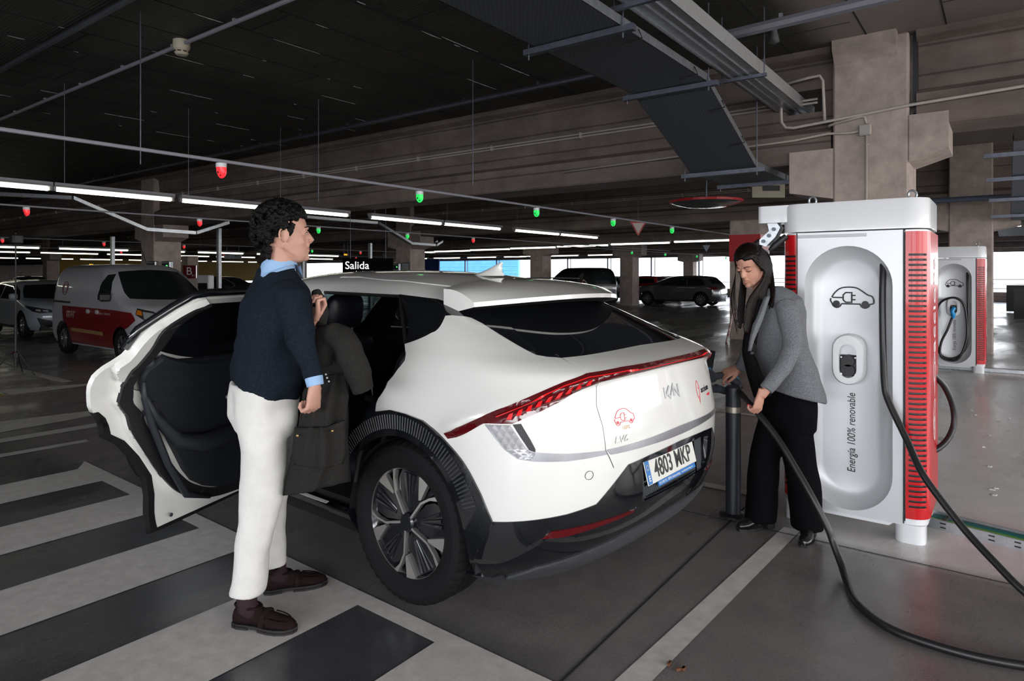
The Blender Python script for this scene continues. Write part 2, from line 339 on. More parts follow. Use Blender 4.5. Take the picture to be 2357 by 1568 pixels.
# ceiling board joints, chips of white where boards meet
rj=random.Random(11)
M_chip=mat('white_chipping',(.8,.79,.75),.9)
b=MB()
jx=[-10.5+.712*i for i in range(0,9)]+[-4.75,-4.1,-3.4,-2.7,-1.95,-1.17,-.48,.3,1.0]
jx+= [-10.5-.712*i for i in range(1,22)]
for x in jx: b.box((x,1+3.5,ZC-.001),(.014,7,.006))
for x in jx:
    y=rj.uniform(0,2)
    while y<7.6: b.box((x+.356,y,ZC-.001),(.70,.010,.005)); y+=rj.uniform(1.4,2.8)
tag(b.build('ceiling_joint',M_joint),'dark joints between the ceiling boards','ceiling joint',kind='structure')
b=MB()
for x in [j for j in jx if -12<j<-2.2]:
    y=rj.uniform(.5,2)
    while y<7.5:
        L_=rj.choice((.05,.1,.15,.3,.6)); w_=rj.uniform(.004,.014)*(1.6 if L_>.25 else 1); n_=max(2,int(L_/.03)); 
        if rj.random()<.75:
            pts=[(y+L_*k/n_,w_*rj.uniform(.3,1)*math.sin(PI*(k+.3)/(n_+.6))) for k in range(n_+1)]
            P=[(x-.007-a[1],a[0]) for a in pts]+[(x-.005,a[0]) for a in pts[::-1]]
            b.prism(P,ZC-.006,ZC-.001,'z')
        y+=L_+rj.uniform(.2,1.3)
tag(b.build('ceiling_chips',M_chip),'ragged white chips along the dark ceiling joints','chipping',kind='stuff')
b=MB()
for x in jx:
    for y in np.arange(.5,7.5,.9):
        if rj.random()<.5: b.lathe([(0,0),(rj.uniform(.012,.03),0)],'z',c=(x+rj.uniform(.1,.6),y+rj.uniform(-.2,.2),ZC-.003),n=10)
tag(b.build('ceiling_anchor_marks',M_joint,recalc=False),'dark round anchor marks dotted over the ceiling boards','ceiling mark',kind='stuff')
# ------------------------------------------------------------ floor markings
def mark(poly,label,group=None,m=None,name='floor_marking'):
    b=MB(); n_=len(poly); b.add([(x,y,.003) for x,y in poly],[tuple(range(n_))]); b.add([(x,y,-.02) for x,y in poly],[tuple(range(n_))[::-1]])
    o=b.build(name,m or M_paint,recalc=False); return tag(o,label,'floor marking',group)
by=lambda x: 1.983+(x+1.887)*(-.0245)
for i,(x0,x1) in enumerate(((-5.79,-5.32),(-4.83,-4.35),(-3.86,-3.38),(-2.885,-2.382),(-1.886,-1.40))):
    lab=['farthest','second','third','fourth, beneath the near loafer,','nearest'][i]
    mark([(x0,-5.5),(x1,-5.5),(x1,by(x1)),(x0,by(x0))],'pale grey crosswalk stripe, '+lab+' counted towards the camera','crosswalk stripes')
mark([(-5.79,by(-5.79)),(-1.0,by(-1)),(-1.0,by(-1)+.085),(-5.99,2.2)],'pale border line closing the crosswalk stripes')
mark([(-1.07,4.15),(-1.18,2.0),(-1.07,2.0),(-.975,4.15)],'pale bay line running from the woman\'s boots towards the camera')
mark([(-10.2,3.85),(-10.55,2.85),(-10.0,2.85),(-10.05,3.9)],'short pale line at the left edge beyond the light stand',m=M_paint2)
mark([(-8.5,1.2),(-8.15,3.1),(-7.9,3.3),(-7.6,1.2)],'pale arrow head painted left of the open door',m=M_paint2)
mark([(-7.43,0.5),(-7.43,3.0),(-7.25,3.0),(-7.25,.5)],'pale line painted between the arrow and the crosswalk',m=M_paint2)
mark([(-6.86,.5),(-6.77,2.5),(-6.66,2.5),(-6.70,.5)],'thin pale line just beyond the crosswalk',m=M_paint2)
mark([(-12.8,3.6),(-10.6,3.6),(-10.6,3.75),(-12.8,3.75)],'faint pale line behind the light stand',m=M_paint2)
mark([(-12.6,4.9),(-10.5,4.4),(-10.5,4.55),(-12.6,5.05)],'faint pale line beside the van\'s front wheel',m=M_paint2)
mark([(-2.9,7.20),(-.4,7.20),(-.4,7.30),(-2.9,7.30)],'thin pale line seen behind the bollard top',m=M_paint2)
mark([(-2.0,4.60),(-1.42,4.60),(-1.42,4.70),(-2.0,4.70)],'thin pale line behind the bollard foot',m=M_paint2)
mark([(-10.3,2.3),(-10.3,2.8),(-10.0,2.8),(-10.0,2.3)],'mustard yellow patch under the light stand',m=mat('yellow_paint',(.35,.24,.05),.6,var=.2,vs=9))
def strip(p0,p1,w,z=.002):
    p0=Vector(p0);p1=Vector(p1);t=(p1-p0).normalized();nn=Vector((-t.y,t.x))*w/2
    return [(p0+nn)[:],(p1+nn)[:],(p1-nn)[:],(p0-nn)[:]]
mark(strip((-1.375,5.2),(-1.32,1.5),.012),'dark saw-cut joint in the floor behind the white car',m=M_joint)
mark(strip((-9,4.05),(4,4.05),.01),'dark joint in the floor crossing under the charger',m=M_joint)
# debris
r_=random.Random(3)
b=MB()
for i in range(26):
    x,y=[(r_.uniform(-.35,.6),r_.uniform(5.5,9.5))][0]; s=r_.uniform(.012,.035)
    b.box((x,y,.003),(s,s*.7,.006),(0,0,r_.random()*3))
tag(b.build('floor_debris',mat('pale_debris',(.6,.6,.58),.8)),'scattered pale paper scraps on the floor beyond the charger','debris',kind='stuff')
b=MB()
for i in range(5): b.box((-1.02+r_.uniform(-.03,.03),2.42+r_.uniform(-.03,.03),.006),(.018,.01,.01),(0,0,r_.random()*3))
tag(b.build('dry_leaf',mat('brown_leaf',(.12,.05,.02),.9)),'crumbled brown leaf on the floor at the bottom of the picture','leaf')
ORD=['first','second','third','fourth','fifth','sixth','seventh','eighth','ninth','tenth','eleventh','twelfth','thirteenth','fourteenth']
# ------------------------------------------------------------ fluorescent rows
def lampfix(x,y0,y1,z,label,grp,along='y',yy=None):
    if along=='y': t=empty('tube_lamp',(x,(y0+y1)/2,z),0,label,'lamp',grp)
    else: t=empty('tube_lamp',((y0+y1)/2,x,z),-PI/2,label,'lamp',grp)
    h=abs(y1-y0)/2
    MB().tube([(0,-h+.03,-.01),(0,h-.03,-.01)],.03,8).build('tube',M_lamp,t,smooth=30)
    b=MB().box((0,0,.045),(.13,2*h+.02,.055)); b.prism([(-.075,.02),(-.05,.075),(.05,.075),(.075,.02)],-h,h,'y'); b.box((0,-h,.0),(.06,.03,.07)); b.box((0,h,.0),(.06,.03,.07)); b.build('housing',M_lampcase,t)
    MB().tube([(0,-h+.12,.07),(0,-h+.12,ZC-z)],.004,5).build('hanger_rod',M_galvd,t)
    return t
def hanger(x,y,z,lab,grp):
    tag(MB().tube([(x,y,z),(x,y,ZC)],.006,5).build('hanger_rod',M_galvd),lab,'hanger rod',grp)
seg=[(-3,-1.5),(-1.4,.1),(.2,1.65),(1.72,3.24),(3.28,4.80),(4.92,6.44),(6.5,8.06),(8.60,10.62),(10.69,12.72),(13.3,15.36),(15.42,17.5)]
for i,(a,c) in enumerate(seg): lampfix(-9.9,a,c,2.64,ORD[i]+' tube lamp from the left in the nearest row, beyond the man\'s head','lamps of the nearest hanging row')
seg2=[(1,4.4),(4.5,8.2),(8.75,11.0),(11.6,13.1),(13.6,15.6),(16.2,18.2),(18.6,20.6)]
for i,(a,c) in enumerate(seg2): lampfix(-26,a,c,2.42,ORD[i]+' tube lamp from the left in the row behind the white and red van','lamps of the row behind the van')
for i in range(9): lampfix(-38,3+i*3.0,5.6+i*3.0,2.6,ORD[i]+' small tube lamp from the left in the third row deep on the left','lamps of the third row')
for i in range(9): lampfix(-52,6+i*3.2,8.8+i*3.2,2.6,ORD[i]+' tiny tube lamp from the left in the fourth row deep on the left','lamps of the fourth row')
for i in range(7): lampfix(23.4-i*.42,-24.5+i*2.6,-22.2+i*2.6,2.62,ORD[i]+' tube lamp from the left in the row crossing before the far facade','lamps crossing before the far facade','x')
for i in range(6): lampfix(32.5,-34+i*3,-31.6+i*3,2.62,ORD[i]+' small tube lamp from the left in the farthest crossing row','lamps of the farthest crossing row','x')
for i in range(5): lampfix(19.0,-6.3+i*2.3,-4.3+i*2.3,2.62,ORD[i]+' tube lamp from the left behind the red-banded column','lamps behind the red-banded column','x')
# cable hangers in the hall
for (x,y),q in zip(((-6.6,2.9),(-7.9,5.9),(-5.0,5.9)),('left of the smoke detector','above the man\'s head','before the nearest beam')): hanger(x,y,2.57,'thin steel rod hanging from the dark ceiling '+q,'ceiling rods')
# ------------------------------------------------------------ parking sensors
def sens_mat(c): return mat('sensor_%s'%c,{'red':(.8,.03,.04),'green':(.03,.7,.1)}[c],.3,emit={'red':(1,.04,.05),'green':(.03,.9,.15)}[c],es=.6)
def sensor(x,y,z,c,label,grp,sc=1):
    t=empty('parking_sensor',(x,y,z),0,label,'parking sensor',grp)
    b=MB(); b.lathe([(0,.0),(.055,.0),(.055,.045),(0,.045)],'z',n=18); b.build('cap',M_white,t,smooth=40)
    b=MB(); pr=[(.052,0),(.054,-.05),(.045,-.085),(.025,-.11),(0,-.118)]; b.lathe(pr,'z',n=18)
    # cut the dome obliquely towards the lane: flat lens face
    for i,v in enumerate(b.v):
        lim=.0+(v[2]+.118)*.45
        if v[1]<-lim+.0: b.v[i]=(v[0],-lim,v[2])
    b.build('lens',sens_mat(c),t,smooth=40)
    b=MB(); b.lathe([(0,-.003),(.012,-.003),(.012,.004),(0,.004)],'y',c=(-.012,-.030,-.052),n=10); b.lathe([(0,-.003),(.012,-.003),(.012,.004),(0,.004)],'y',c=(.012,-.014,-.082),n=10); b.build('sensor_eye',M_black,t)
    t.scale=(.85,)*3
names=['red sensor lamp high on the left of the man, nearest on its pipe','green sensor lamp above the white car, right of the man','green sensor lamp above the middle of the white car\'s roof','green sensor lamp left of the triangular sign','green sensor lamp right of the triangular sign']
for (y,c),nm in zip(((3.23,'red'),(5.78,'green'),(8.29,'green'),(10.75,'green'),(13.4,'green')),names): sensor(-5.75,y,2.50,c,nm,'sensor lamps on the nearest pipe')
tag(MB().tube([(-5.75,-4,2.56),(-5.75,20,2.56)],.016,8).build('sensor_pipe',M_pvc),'grey pipe carrying the nearest sensor lamps','pipe')
for (y,c),nm in zip(((3.64,'red'),(6.37,'red'),(9.04,'green'),(11.73,'green'),(14.3,'red')),['red sensor lamp far left on the second pipe','red sensor lamp left of the man\'s head on the second pipe','green sensor lamp right beside the man\'s forehead','green sensor lamp behind the man, above the exit sign','red sensor lamp over the car roof antenna']): sensor(-12.1,y,2.52,c,nm,'sensor lamps on the second pipe')
tag(MB().tube([(-12.1,-4,2.575),(-12.1,28,2.575)],.014,8).build('sensor_pipe',M_pvc),'grey pipe carrying the second row of sensor lamps','pipe')
for x,ys,c in ((-22.5,(6.2,8.8,11.3,16.5,19,21.5),'red'),(-30,(8,12.4,17,21,25,29),'red'),(-13,(26,29.5,33.5,38),'green')):
    for i,y in enumerate(ys): sensor(x,y,2.5,'green' if (x==-22.5 and i==3) else c,'tiny distant %s sensor lamp, '%('green' if (x==-22.5 and i==3) or c=='green' else 'red')+ORD[i]+' from left,'+{-22.5:' just behind the van roof',-30:' far behind the van',-13:' before the far facade'}[x]+'','distant sensor lamps row %d'%int(-x) )
for x_,nm_ in((-22.5,'just behind the van roof'),(-30,'deep behind the van')): tag(MB().tube([(x_,2,2.56),(x_,34,2.56)],.014,6).build('sensor_pipe',M_pvc),'thin far sensor pipe '+nm_,'pipe')
tag(MB().tube([(-13,20,2.56),(-13,44,2.56)],.014,6).build('sensor_pipe',M_pvc),'far grey pipe before the bright facade','pipe')
# ------------------------------------------------------------ ceiling services
t=empty('smoke_detector',(-7.08,3.53,3.93),0,'round cream smoke detector on the dark ceiling','smoke detector')
MB().lathe([(0,.1),(.085,.1),(.085,.02),(.075,0),(.0,0)],'z',n=24).build('base',mat('cream_plastic',(.55,.48,.36),.5),t,smooth=35)
b=MB().lathe([(0,0),(.07,0),(.072,-.03),(.055,-.055),(0,-.06)],'z',n=24); b.build('sensing_head',mat('cream_plastic',(.55,.48,.36),.5),t,smooth=35)
b=MB()
for k in range(8): b.box((.066*math.cos(k*PI/4),.066*math.sin(k*PI/4),-.025),(.02,.035,.012),(0,0,k*PI/4))
b.build('vent_slot',M_black,t)
def cpipe(x0,y0,x1,y1,z,r,lab,m=None):
    b=MB().tube([(x0,y0,z),(x1,y1,z)],r,8)
    n_=max(2,int(math.dist((x0,y0),(x1,y1))/1.2))
    for i in range(n_): 
        f_=(i+.5)/n_; b.box((x0+(x1-x0)*f_,y0+(y1-y0)*f_,z+r),(.03,.03,.06))
    tag(b.build('ceiling_pipe',m or M_pvc),lab,'pipe')
cpipe(-14,3.5,-3.0,3.55,3.99,.022,'thin grey ceiling pipe running through the smoke detector')
cpipe(-14,2.65,-4.2,2.68,3.99,.03,'dark ceiling pipe at the top left corner',M_galvd)
cpipe(-22,7.15,-2.9,6.95,3.93,.035,'dark ceiling pipe parallel to the nearest beam',M_galvd)
cpipe(-2.3,6.05,3.5,5.75,3.72,.05,'round grey pipe crossing behind the solid cable tray',mat('grey_pipe',(.2,.2,.23),.45,.3))
# perforated cable tray
def tray(path,x0,x1,wall,label,name='cable_tray',perf=True,m=None,mw=None,thick=.004):
    t=empty(name,((x0+x1)/2,path[0][0],path[0][1]),0,label,'cable tray'); ox,oy,oz=t.location
    b=MB(); w=(x1-x0)/2
    for (ya,za),(yb,zb) in zip(path,path[1:]):
        n_=1
        b.add([(-w,ya-oy,za-oz),(w,ya-oy,za-oz),(w,yb-oy,zb-oz),(-w,yb-oy,zb-oz)],[(0,1,2,3)])
        b.add([(-w,ya-oy,za-oz+thick),(w,ya-oy,za-oz+thick),(w,yb-oy,zb-oz+thick),(-w,yb-oy,zb-oz+thick)],[(3,2,1,0)])
    b.build('tray_floor',m or M_galvd,t)
    for s in(-1,1):
        b=MB()
        for (ya,za),(yb,zb) in zip(path,path[1:]):
            vs=[]
            for yy,zz in((ya,za),(yb,zb)):
                for h in(0,wall): 
                    for dx in(0,-.006*s): vs.append((s*w+dx,yy-oy,zz-oz+h))
            b.add(vs,[(0,4,6,2),(1,3,7,5),(2,6,7,3),(0,1,5,4)])
        b.build('side_rail',mw or m or M_galvd,t)
    return t
def perf_mat(name,base,hole,sc=(30,30,30)):
    m=bpy.data.materials.new(name); m.use_nodes=True; n=m.node_tree.nodes; L=m.node_tree.links; b=n['Principled BSDF']
    tc=n.new('ShaderNodeTexCoord'); mp=n.new('ShaderNodeMapping'); L.new(tc.outputs['Object'],mp.inputs[0]); mp.inputs['Scale'].default_value=sc
    br=n.new('ShaderNodeTexBrick'); L.new(mp.outputs[0],br.inputs[0]); br.inputs['Mortar Size'].default_value=.30; br.inputs['Mortar Smooth'].default_value=0; br.inputs['Scale'].default_value=1
    br.inputs['Brick Width'].default_value=1.1; br.inputs['Row Height'].default_value=.75
    br.inputs['Color1'].default_value=(*hole,1); br.inputs['Color2'].default_value=(*hole,1); br.inputs['Mortar'].default_value=(*base,1)
    L.new(br.outputs[0],b.inputs['Base Color']); b.inputs['Metallic'].default_value=.5; b.inputs['Roughness'].default_value=.5
    return m
M_perf=perf_mat('perforated_steel',(.10,.112,.125),(.004,.004,.005))
PA=[(-2,3.30),(5.93,3.30),(7.42,2.70),(8.75,2.70)]
t=tray(PA,-2.95,-2.2,.07,'dark perforated cable tray bending down under the concrete beam',m=M_perf,mw=M_galv)
for yy,zz,sl in ((2.0,3.27,0),(4.24,3.27,0),(5.93,3.27,0),(7.40,2.67,0),(8.6,2.67,0)):
    b=MB().box((0,yy+2,zz-3.30),(.95,.055,.045)); b.tube([(-.44,yy+2,zz-3.36),(-.44,yy+2,ZC-3.31)],.006,6); b.tube([(.385,yy+2,zz-3.36),(.385,yy+2,ZC-3.31)],.006,6); b.build('support_bar',M_galvd,t)
b=MB()
for yy in (3.2,4.5,5.6,6.3,6.9):
    z_=0 if yy<5.93 else -(yy-5.93)*.403
    b.tube([(.38,yy+2,z_+.05),(.41,yy+2,z_-.02),(.30,yy+2,z_-.03),(.24,yy+2,z_-.04)],.006,5)
b.build('cable_tie',M_black,t)
t=tray([(-2,3.42),(8.6,3.42)],-2.165,-1.86,.13,'solid galvanised cable duct passing through the opening in the beam',name='cable_duct',m=M_galv,mw=mat('pale_galvanised',(.5,.5,.49),.45,.6,var=.1,vs=20))
b=MB()
for dx in (-.11,-.02,.06): b.prism([(dx-.008,0),(dx+.008,0),(dx+.008,-.012),(dx-.008,-.012)],0,10.6,'y')
b.build('pressed_rib',M_galv,t)
for yy in (4.15,6.35):
    b=MB().box((0,yy+2,-.03),(.44,.035,.03)); b.tube([(.20,yy+2,-.05),(.20,yy+2,.6)],.006,6); b.tube([(-.20,yy+2,-.05),(-.20,yy+2,.6)],.006,6); b.build('support_bar',M_galvd,t)
# tray descending beyond the pillar on the right edge
t=tray([(9.2,3.0),(10.4,2.98),(14.6,2.55),(15.0,2.5)],.06,1.3,.08,'grey perforated cable tray at the right edge behind the pillar',m=perf_mat('perforated_steel_light',(.21,.23,.27),(.02,.02,.025),(22,22,22)),mw=M_galvd)
for yy,zz in ((9.9,2.96),(11.4,2.84),(12.9,2.69),(14.4,2.54)):
    MB().box((-.1,yy-9.2,zz-3.0),(1.6,.06,.05)).build('support_bar',M_galvd,t)
t=tray([(16.2,2.45),(20,2.45)],-.15,1.2,.08,'second grey cable tray above the distant charger',m=M_galvd)
tag(MB().tube([(-3,14.2,2.86),(3,14.2,2.86)],.05,10).build('sprinkler_pipe',mat('slate_pipe',(.08,.10,.14),.5)),'slate grey pipe running behind the big pillar','pipe')
# conduits and junction box on the pillar
b=MB().tube([(-2.05,7.84,3.55),(-2.05,7.84,3.35),(-2.045,7.84,3.25),(-2.0,7.84,3.185),(-1.92,7.84,3.17),(-1.5,7.84,3.20),(-.8,7.84,3.255),(.6,7.84,3.31),(8,7.84,3.4)],.016,8); tag(b.build('conduit',M_pipe,smooth=True),'long beige conduit crossing the big pillar','conduit')
b=MB().tube([(-1.56,7.98,3.15),(-1.56,7.9,3.15),(-1.54,7.84,3.15),(-1.24,7.84,3.20),(-1.20,7.84,3.19),(-1.185,7.84,3.12)],.014,8); tag(b.build('conduit',M_pipe,smooth=True),'short beige conduit bending down into the junction box','conduit')
b=MB().tube([(-5,7.85,2.96),(-1.9,7.85,3.03),(-1.56,7.84,3.06),(-1.45,7.84,3.05),(-1.35,7.84,3.04),(-1.23,7.84,3.05)],.014,8); tag(b.build('conduit',M_pipe,smooth=True),'beige conduit arriving at the junction box from the left','conduit')
b=MB().tube([(-1.185,7.84,3.0),(-1.185,7.84,1.0)],.014,8); b.box((-1.185,7.845,2.90),(.05,.02,.015)); tag(b.build('conduit',M_pipe,smooth=True),'vertical beige conduit below the junction box','conduit')
t=empty('junction_box',(-1.195,7.83,3.05),0,'small square junction box on the big pillar','junction box'); MB().box((0,0,0),(.115,.06,.115),bev=.01).build('box_body',M_pipe,t); MB().box((0,-.033,0),(.105,.01,.105),bev=.004).build('lid',mat('lid_grey',(.33,.31,.29),.5),t)
b=MB().tube([(-2.1,7.88,3.68),(-1.75,7.88,3.72),(-1.65,7.88,3.72),(-1.62,7.88,3.66),(-1.60,7.88,3.2)],.016,8); tag(b.build('conduit',M_pipe,smooth=True),'beige conduit looping above the beam opening','conduit')
# aluminium work light clamp on ceiling near the duct
t=empty('ceiling_spot',(-1.9,7.0,3.9),0,'small bare bulb holder on the ceiling behind the cable duct','ceiling lamp'); MB().lathe([(.0,.12),(.03,.12),(.05,.03),(.055,0),(0,-.03)],'z',n=14).build('socket',M_galv,t,smooth=30)

def pchip(x,y):
    x=np.array(x,float);y=np.array(y,float);h=np.diff(x);d=np.diff(y)/h;m=np.zeros(len(x))
    m[0]=d[0];m[-1]=d[-1]
    for i in range(1,len(x)-1):
        if d[i-1]*d[i]>0:
            w1=2*h[i]+h[i-1];w2=h[i]+2*h[i-1];m[i]=(w1+w2)/(w1/d[i-1]+w2/d[i])
    def f(q):
        q=np.clip(np.asarray(q,float),x[0],x[-1]);i=np.clip(np.searchsorted(x,q)-1,0,len(h)-1)
        t=(q-x[i])/h[i];a=h[i]
        return (2*t**3-3*t**2+1)*y[i]+(t**3-2*t**2+t)*a*m[i]+(-2*t**3+3*t**2)*y[i+1]+(t**3-t**2)*a*m[i+1]
    return f
# v, z, rear x, half width, front x, rear round length, front round length
CT=[(0,.22,-.70,.86,3.58,.50,.7),(.06,.32,-.83,.91,3.66,.55,.8),(.14,.45,-.90,.935,3.71,.58,.8),(.22,.60,-.93,.94,3.73,.60,.8),
(.30,.76,-.935,.94,3.70,.60,.8),(.38,.90,-.915,.938,3.55,.60,.8),(.45,1.00,-.895,.925,3.1,.58,.9),(.50,1.06,-.885,.905,2.8,.58,.9),
(.54,1.10,-.875,.89,2.62,.58,.8),(.58,1.14,-.80,.87,2.5,.55,.8),(.62,1.17,-.70,.85,2.42,.5,.7),(.68,1.23,-.54,.81,2.3,.45,.65),
(.76,1.33,-.29,.745,2.1,.4,.6),(.84,1.42,-.06,.67,1.9,.4,.6),(.90,1.475,.10,.59,1.75,.4,.55),(.95,1.515,.35,.45,1.6,.35,.5),(.98,1.54,.65,.25,1.4,.25,.3),(1,1.548,.9,.0,1.1,.1,.1)]
_c=list(zip(*CT));_f=[pchip(_c[0],_c[i]) for i in range(1,7)]
# lip height along the plan: given by x position
LIP=pchip([-.95,-.90,-.80,-.68,-.49,-.317,-.224,-.1],[1.12,1.115,1.075,1.02,.938,.858,.815,.80])
NR=2.7
def S(th,v,side=1):
    th=np.asarray(th,float);v=np.asarray(v,float)
    z,xr,w,xf,ar,af=[g(v) for g in _f]
    xm=xr+ar;xn=xf-af
    a=np.clip(th/.34,0,1)*np.pi/2; b=np.clip((th-.34)/.46,0,1); c=np.clip((th-.8)/.2,0,1)*np.pi/2
    ca=np.maximum(np.cos(a),0);sa=np.maximum(np.sin(a),0);cc=np.maximum(np.cos(c),0);sc=np.maximum(np.sin(c),0)
    e=2/NR
    x=np.where(th<.34,xm-ar*ca**e,np.where(th<.8,xm+(xn-xm)*b,xn+af*sc**e))
    y=np.where(th<.34,w*sa**e,np.where(th<.8,w,w*cc**e))
    # lip ridge
    zl=LIP(x);dz=z-zl
    k=np.where(dz>0,np.exp(-(dz/.07)**1.3),np.clip(1+dz/.035,0,1))
    amp=.035*np.clip((.02-x)/.25,0,1)*np.where(z>1.18,0,1)
    fade=np.clip((1.2-z)/.06,0,1)*np.clip((np.sqrt(x*x+(z-.372)**2)-.515)/.10,0,1)
    nx=-(ca**(2-e))/np.maximum(ar,.05)*(th<.34);ny=np.maximum(sa,1e-3)**(2-e)/np.maximum(w,.05);L=np.sqrt(nx*nx+ny*ny)+1e-9
    x=x+nx/L*amp*k*fade;y=y+ny/L*amp*k*fade*(y>1e-6)
    return x,y*side,z
# ------------------------------------------------------------ the white electric car
M_cw=mat('white_car_paint',(.74,.735,.70),.28,coat=1.0,spec=.5)
M_gb=mat('gloss_black',(.006,.007,.009),.08,coat=1)
M_glass=mat('tinted_glass',(.006,.007,.009),.03,coat=.6,spec=.6)
M_sglass=mat('clear_tinted_glass',(.10,.14,.14),.02,trans=.92,ior=1.1)
M_rub=mat('tyre_rubber',(.008,.008,.009),.75,spec=.15,bump=.15,bs=300)
M_rub2=mat('seal_rubber',(.008,.008,.010),.55)
M_trim=mat('dark_trim',(.013,.016,.022),.55,bump=.15,bs=500)
M_int=mat('dark_interior',(.012,.012,.014),.7)
M_clad=mat('grey_diffuser',(.05,.052,.058),.55,var=.2,vs=30)
M_lens=mat('red_lens',(.085,.002,.004),.10,coat=.6)
M_led=mat('red_light_bar',(.5,.01,.01),.2,emit=(1,.02,.03),es=.28)
M_chr=mat('satin_chrome',(.36,.36,.38),.26,.8)
M_chrb=mat('bright_chrome',(.72,.72,.75),.22,.55)
M_mach=mat('machined_alloy',(.62,.60,.57),.32,.85)
M_rimb=mat('rim_black',(.010,.011,.014),.18,coat=.7)
M_leath=mat('black_leather',(.011,.012,.018),.38,bump=.12,bs=400)
_TG=np.linspace(0,1,1601)
def mono_theta(x,v,Sf):
    X,_,_=Sf(np.tile(_TG,(len(x),1)),np.tile(np.asarray(v,float)[:,None],(1,len(_TG))))
    return np.array([np.interp(a,r,_TG) for a,r in zip(x,np.maximum.accumulate(X,1))])
class Shell:
    """Closed parametric car body; polygons in (theta,v) cut it into parts with exact edges."""
    def __init__(s,Sf,zf,kx=5.0,kv=1.9,nt=150,nv=84,dense=None):
        s.S=Sf;s.kx=kx;s.kv=kv;s.nt=nt;s.nv=nv;s.dense=dense
        q=np.linspace(0,1,4001);s.vq=q;s.zq=zf(q)
    def v(s,z): return float(np.interp(z,s.zq,s.vq))
    def xz(s,pts):
        v=np.array([s.v(p[1]) for p in pts]);x=np.array([p[0] for p in pts],float)
        t=mono_theta(x,v,s.S); return [(float(a),float(b)) for a,b in zip(t,v)]
    def cut(s,polys):
        # polys: list of (name, pts); densify and triangulate
        kx,kv=s.kx,s.kv; V=[];E=[]
        tt=s.dense if s.dense is not None else np.linspace(0,1,s.nt)
        vv=np.linspace(0,1,s.nv)
        jit=np.random.RandomState(1)
        for j,b in enumerate(vv):
            for i,a in enumerate(tt): V.append(Vector((a*kx,b*kv)))
        def edge(a,b): E.append((a,b))
        nt=len(tt);nv=len(vv)
        for i in range(nt-1): edge(i,i+1); edge((nv-1)*nt+i,(nv-1)*nt+i+1)
        for j in range(nv-1): edge(j*nt,(j+1)*nt); edge(j*nt+nt-1,(j+1)*nt+nt-1)
        for n,pts,closed in polys:
            P=[]
            m=len(pts)
            for i in range(m if closed else m-1):
                a=pts[i];b=pts[(i+1)%m]; d=math.hypot((b[0]-a[0])*kx,(b[1]-a[1])*kv); k=max(1,int(d/.035))
                for q in range(k): P.append((a[0]+(b[0]-a[0])*q/k,a[1]+(b[1]-a[1])*q/k))
            if not closed: P.append(pts[-1])
            b0=len(V)
            for a,b in P: V.append(Vector((min(max(a,0),1)*kx,min(max(b,0),1)*kv)))
            for i in range(len(P)-1): edge(b0+i,b0+i+1)
            if closed: edge(b0+len(P)-1,b0)
        r=delaunay_2d_cdt(V,E,[],0,1e-5)
        s.P=np.array([(p.x/kx,p.y/kv) for p in r[0]]); s.F=np.array([f for f in r[2] if len(f)==3])
        s.Cn=s.P[s.F].mean(1)
    @staticmethod
    def inside(C_,poly):
        x,y=C_[:,0],C_[:,1]; c=np.zeros(len(x),bool); n=len(poly)
        for i in range(n):
            x1,y1=poly[i];x2,y2=poly[(i+1)%n]
            if y1==y2: continue
            m=((y1>y)!=(y2>y))&(x<(x2-x1)*(y-y1)/(y2-y1)+x1); c^=m
        return c
    def classify(s,layers):
        lab=np.zeros(len(s.F),int); names=['body']
        for n,poly in layers:
            if n not in names: names.append(n)
            lab[s.inside(s.Cn,poly)]=names.index(n)
        return lab,names
    def pos(s,P,side,off=0):
        t,v=P[:,0],P[:,1]; e=1e-3
        x,y,z=s.S(t,v)
        if np.any(off):
            t1,t0=np.clip(t+e,0,1),np.clip(t-e,0,1);v1,v0=np.clip(v+e,0,1),np.clip(v-e,0,1)
            a=np.array(s.S(t1,v))-np.array(s.S(t0,v)); b=np.array(s.S(t,v1))-np.array(s.S(t,v0))
            n=np.cross(a.T,b.T); n/=np.linalg.norm(n,axis=1,keepdims=True)+1e-12
            cen=np.array([1.2,0,.6]); flip=((np.stack([x,y,z],1)-cen)*n).sum(1)<0; n[flip]*=-1
            n[np.abs(y)<1e-4,1]=0
            Q=np.stack([x,y,z],1)+n*(off if np.isscalar(off) else off[:,None])
            x,y,z=Q.T
        return np.stack([x,np.maximum(y,0)*side,z],1)
    def mesh(s,name,maskL,maskR,mats,parent,off=0,thick=0,inner=0,smooth=50):
        vs=[];fs=[]
        for side,mk in((1,maskL),(-1,maskR)):
            if mk is None or not mk.any(): continue
            F=s.F[mk]; u,inv=np.unique(F,return_inverse=True); inv=inv.reshape(F.shape)
            p=s.pos(s.P[u],side,off); k=len(vs); vs+=p.tolist()
            F=inv+k
            if side==1: F=F[:,::-1]
            fs+=F.tolist()
        b=MB(); b.v=[tuple(v) for v in vs]; b.f=[tuple(f) for f in fs]; b.m=[0]*len(fs)
        o=b.build(name,mats,parent,smooth=smooth,recalc=False)
        import bmesh
        bm=bmesh.new(); bm.from_mesh(o.data); bmesh.ops.remove_doubles(bm,verts=bm.verts,dist=2e-4)
        bmesh.ops.dissolve_degenerate(bm,edges=bm.edges,dist=1e-4)
        for e_ in bm.edges:
            if e_.is_boundary: e_.smooth=False
        bm.to_mesh(o.data); bm.free()
        if thick:
            q=o.modifiers.new('t','SOLIDIFY'); q.thickness=thick; q.offset=OFFS; q.material_offset=inner; q.use_rim=True
        return o
OFFS=-1
def mirror0(p): return p
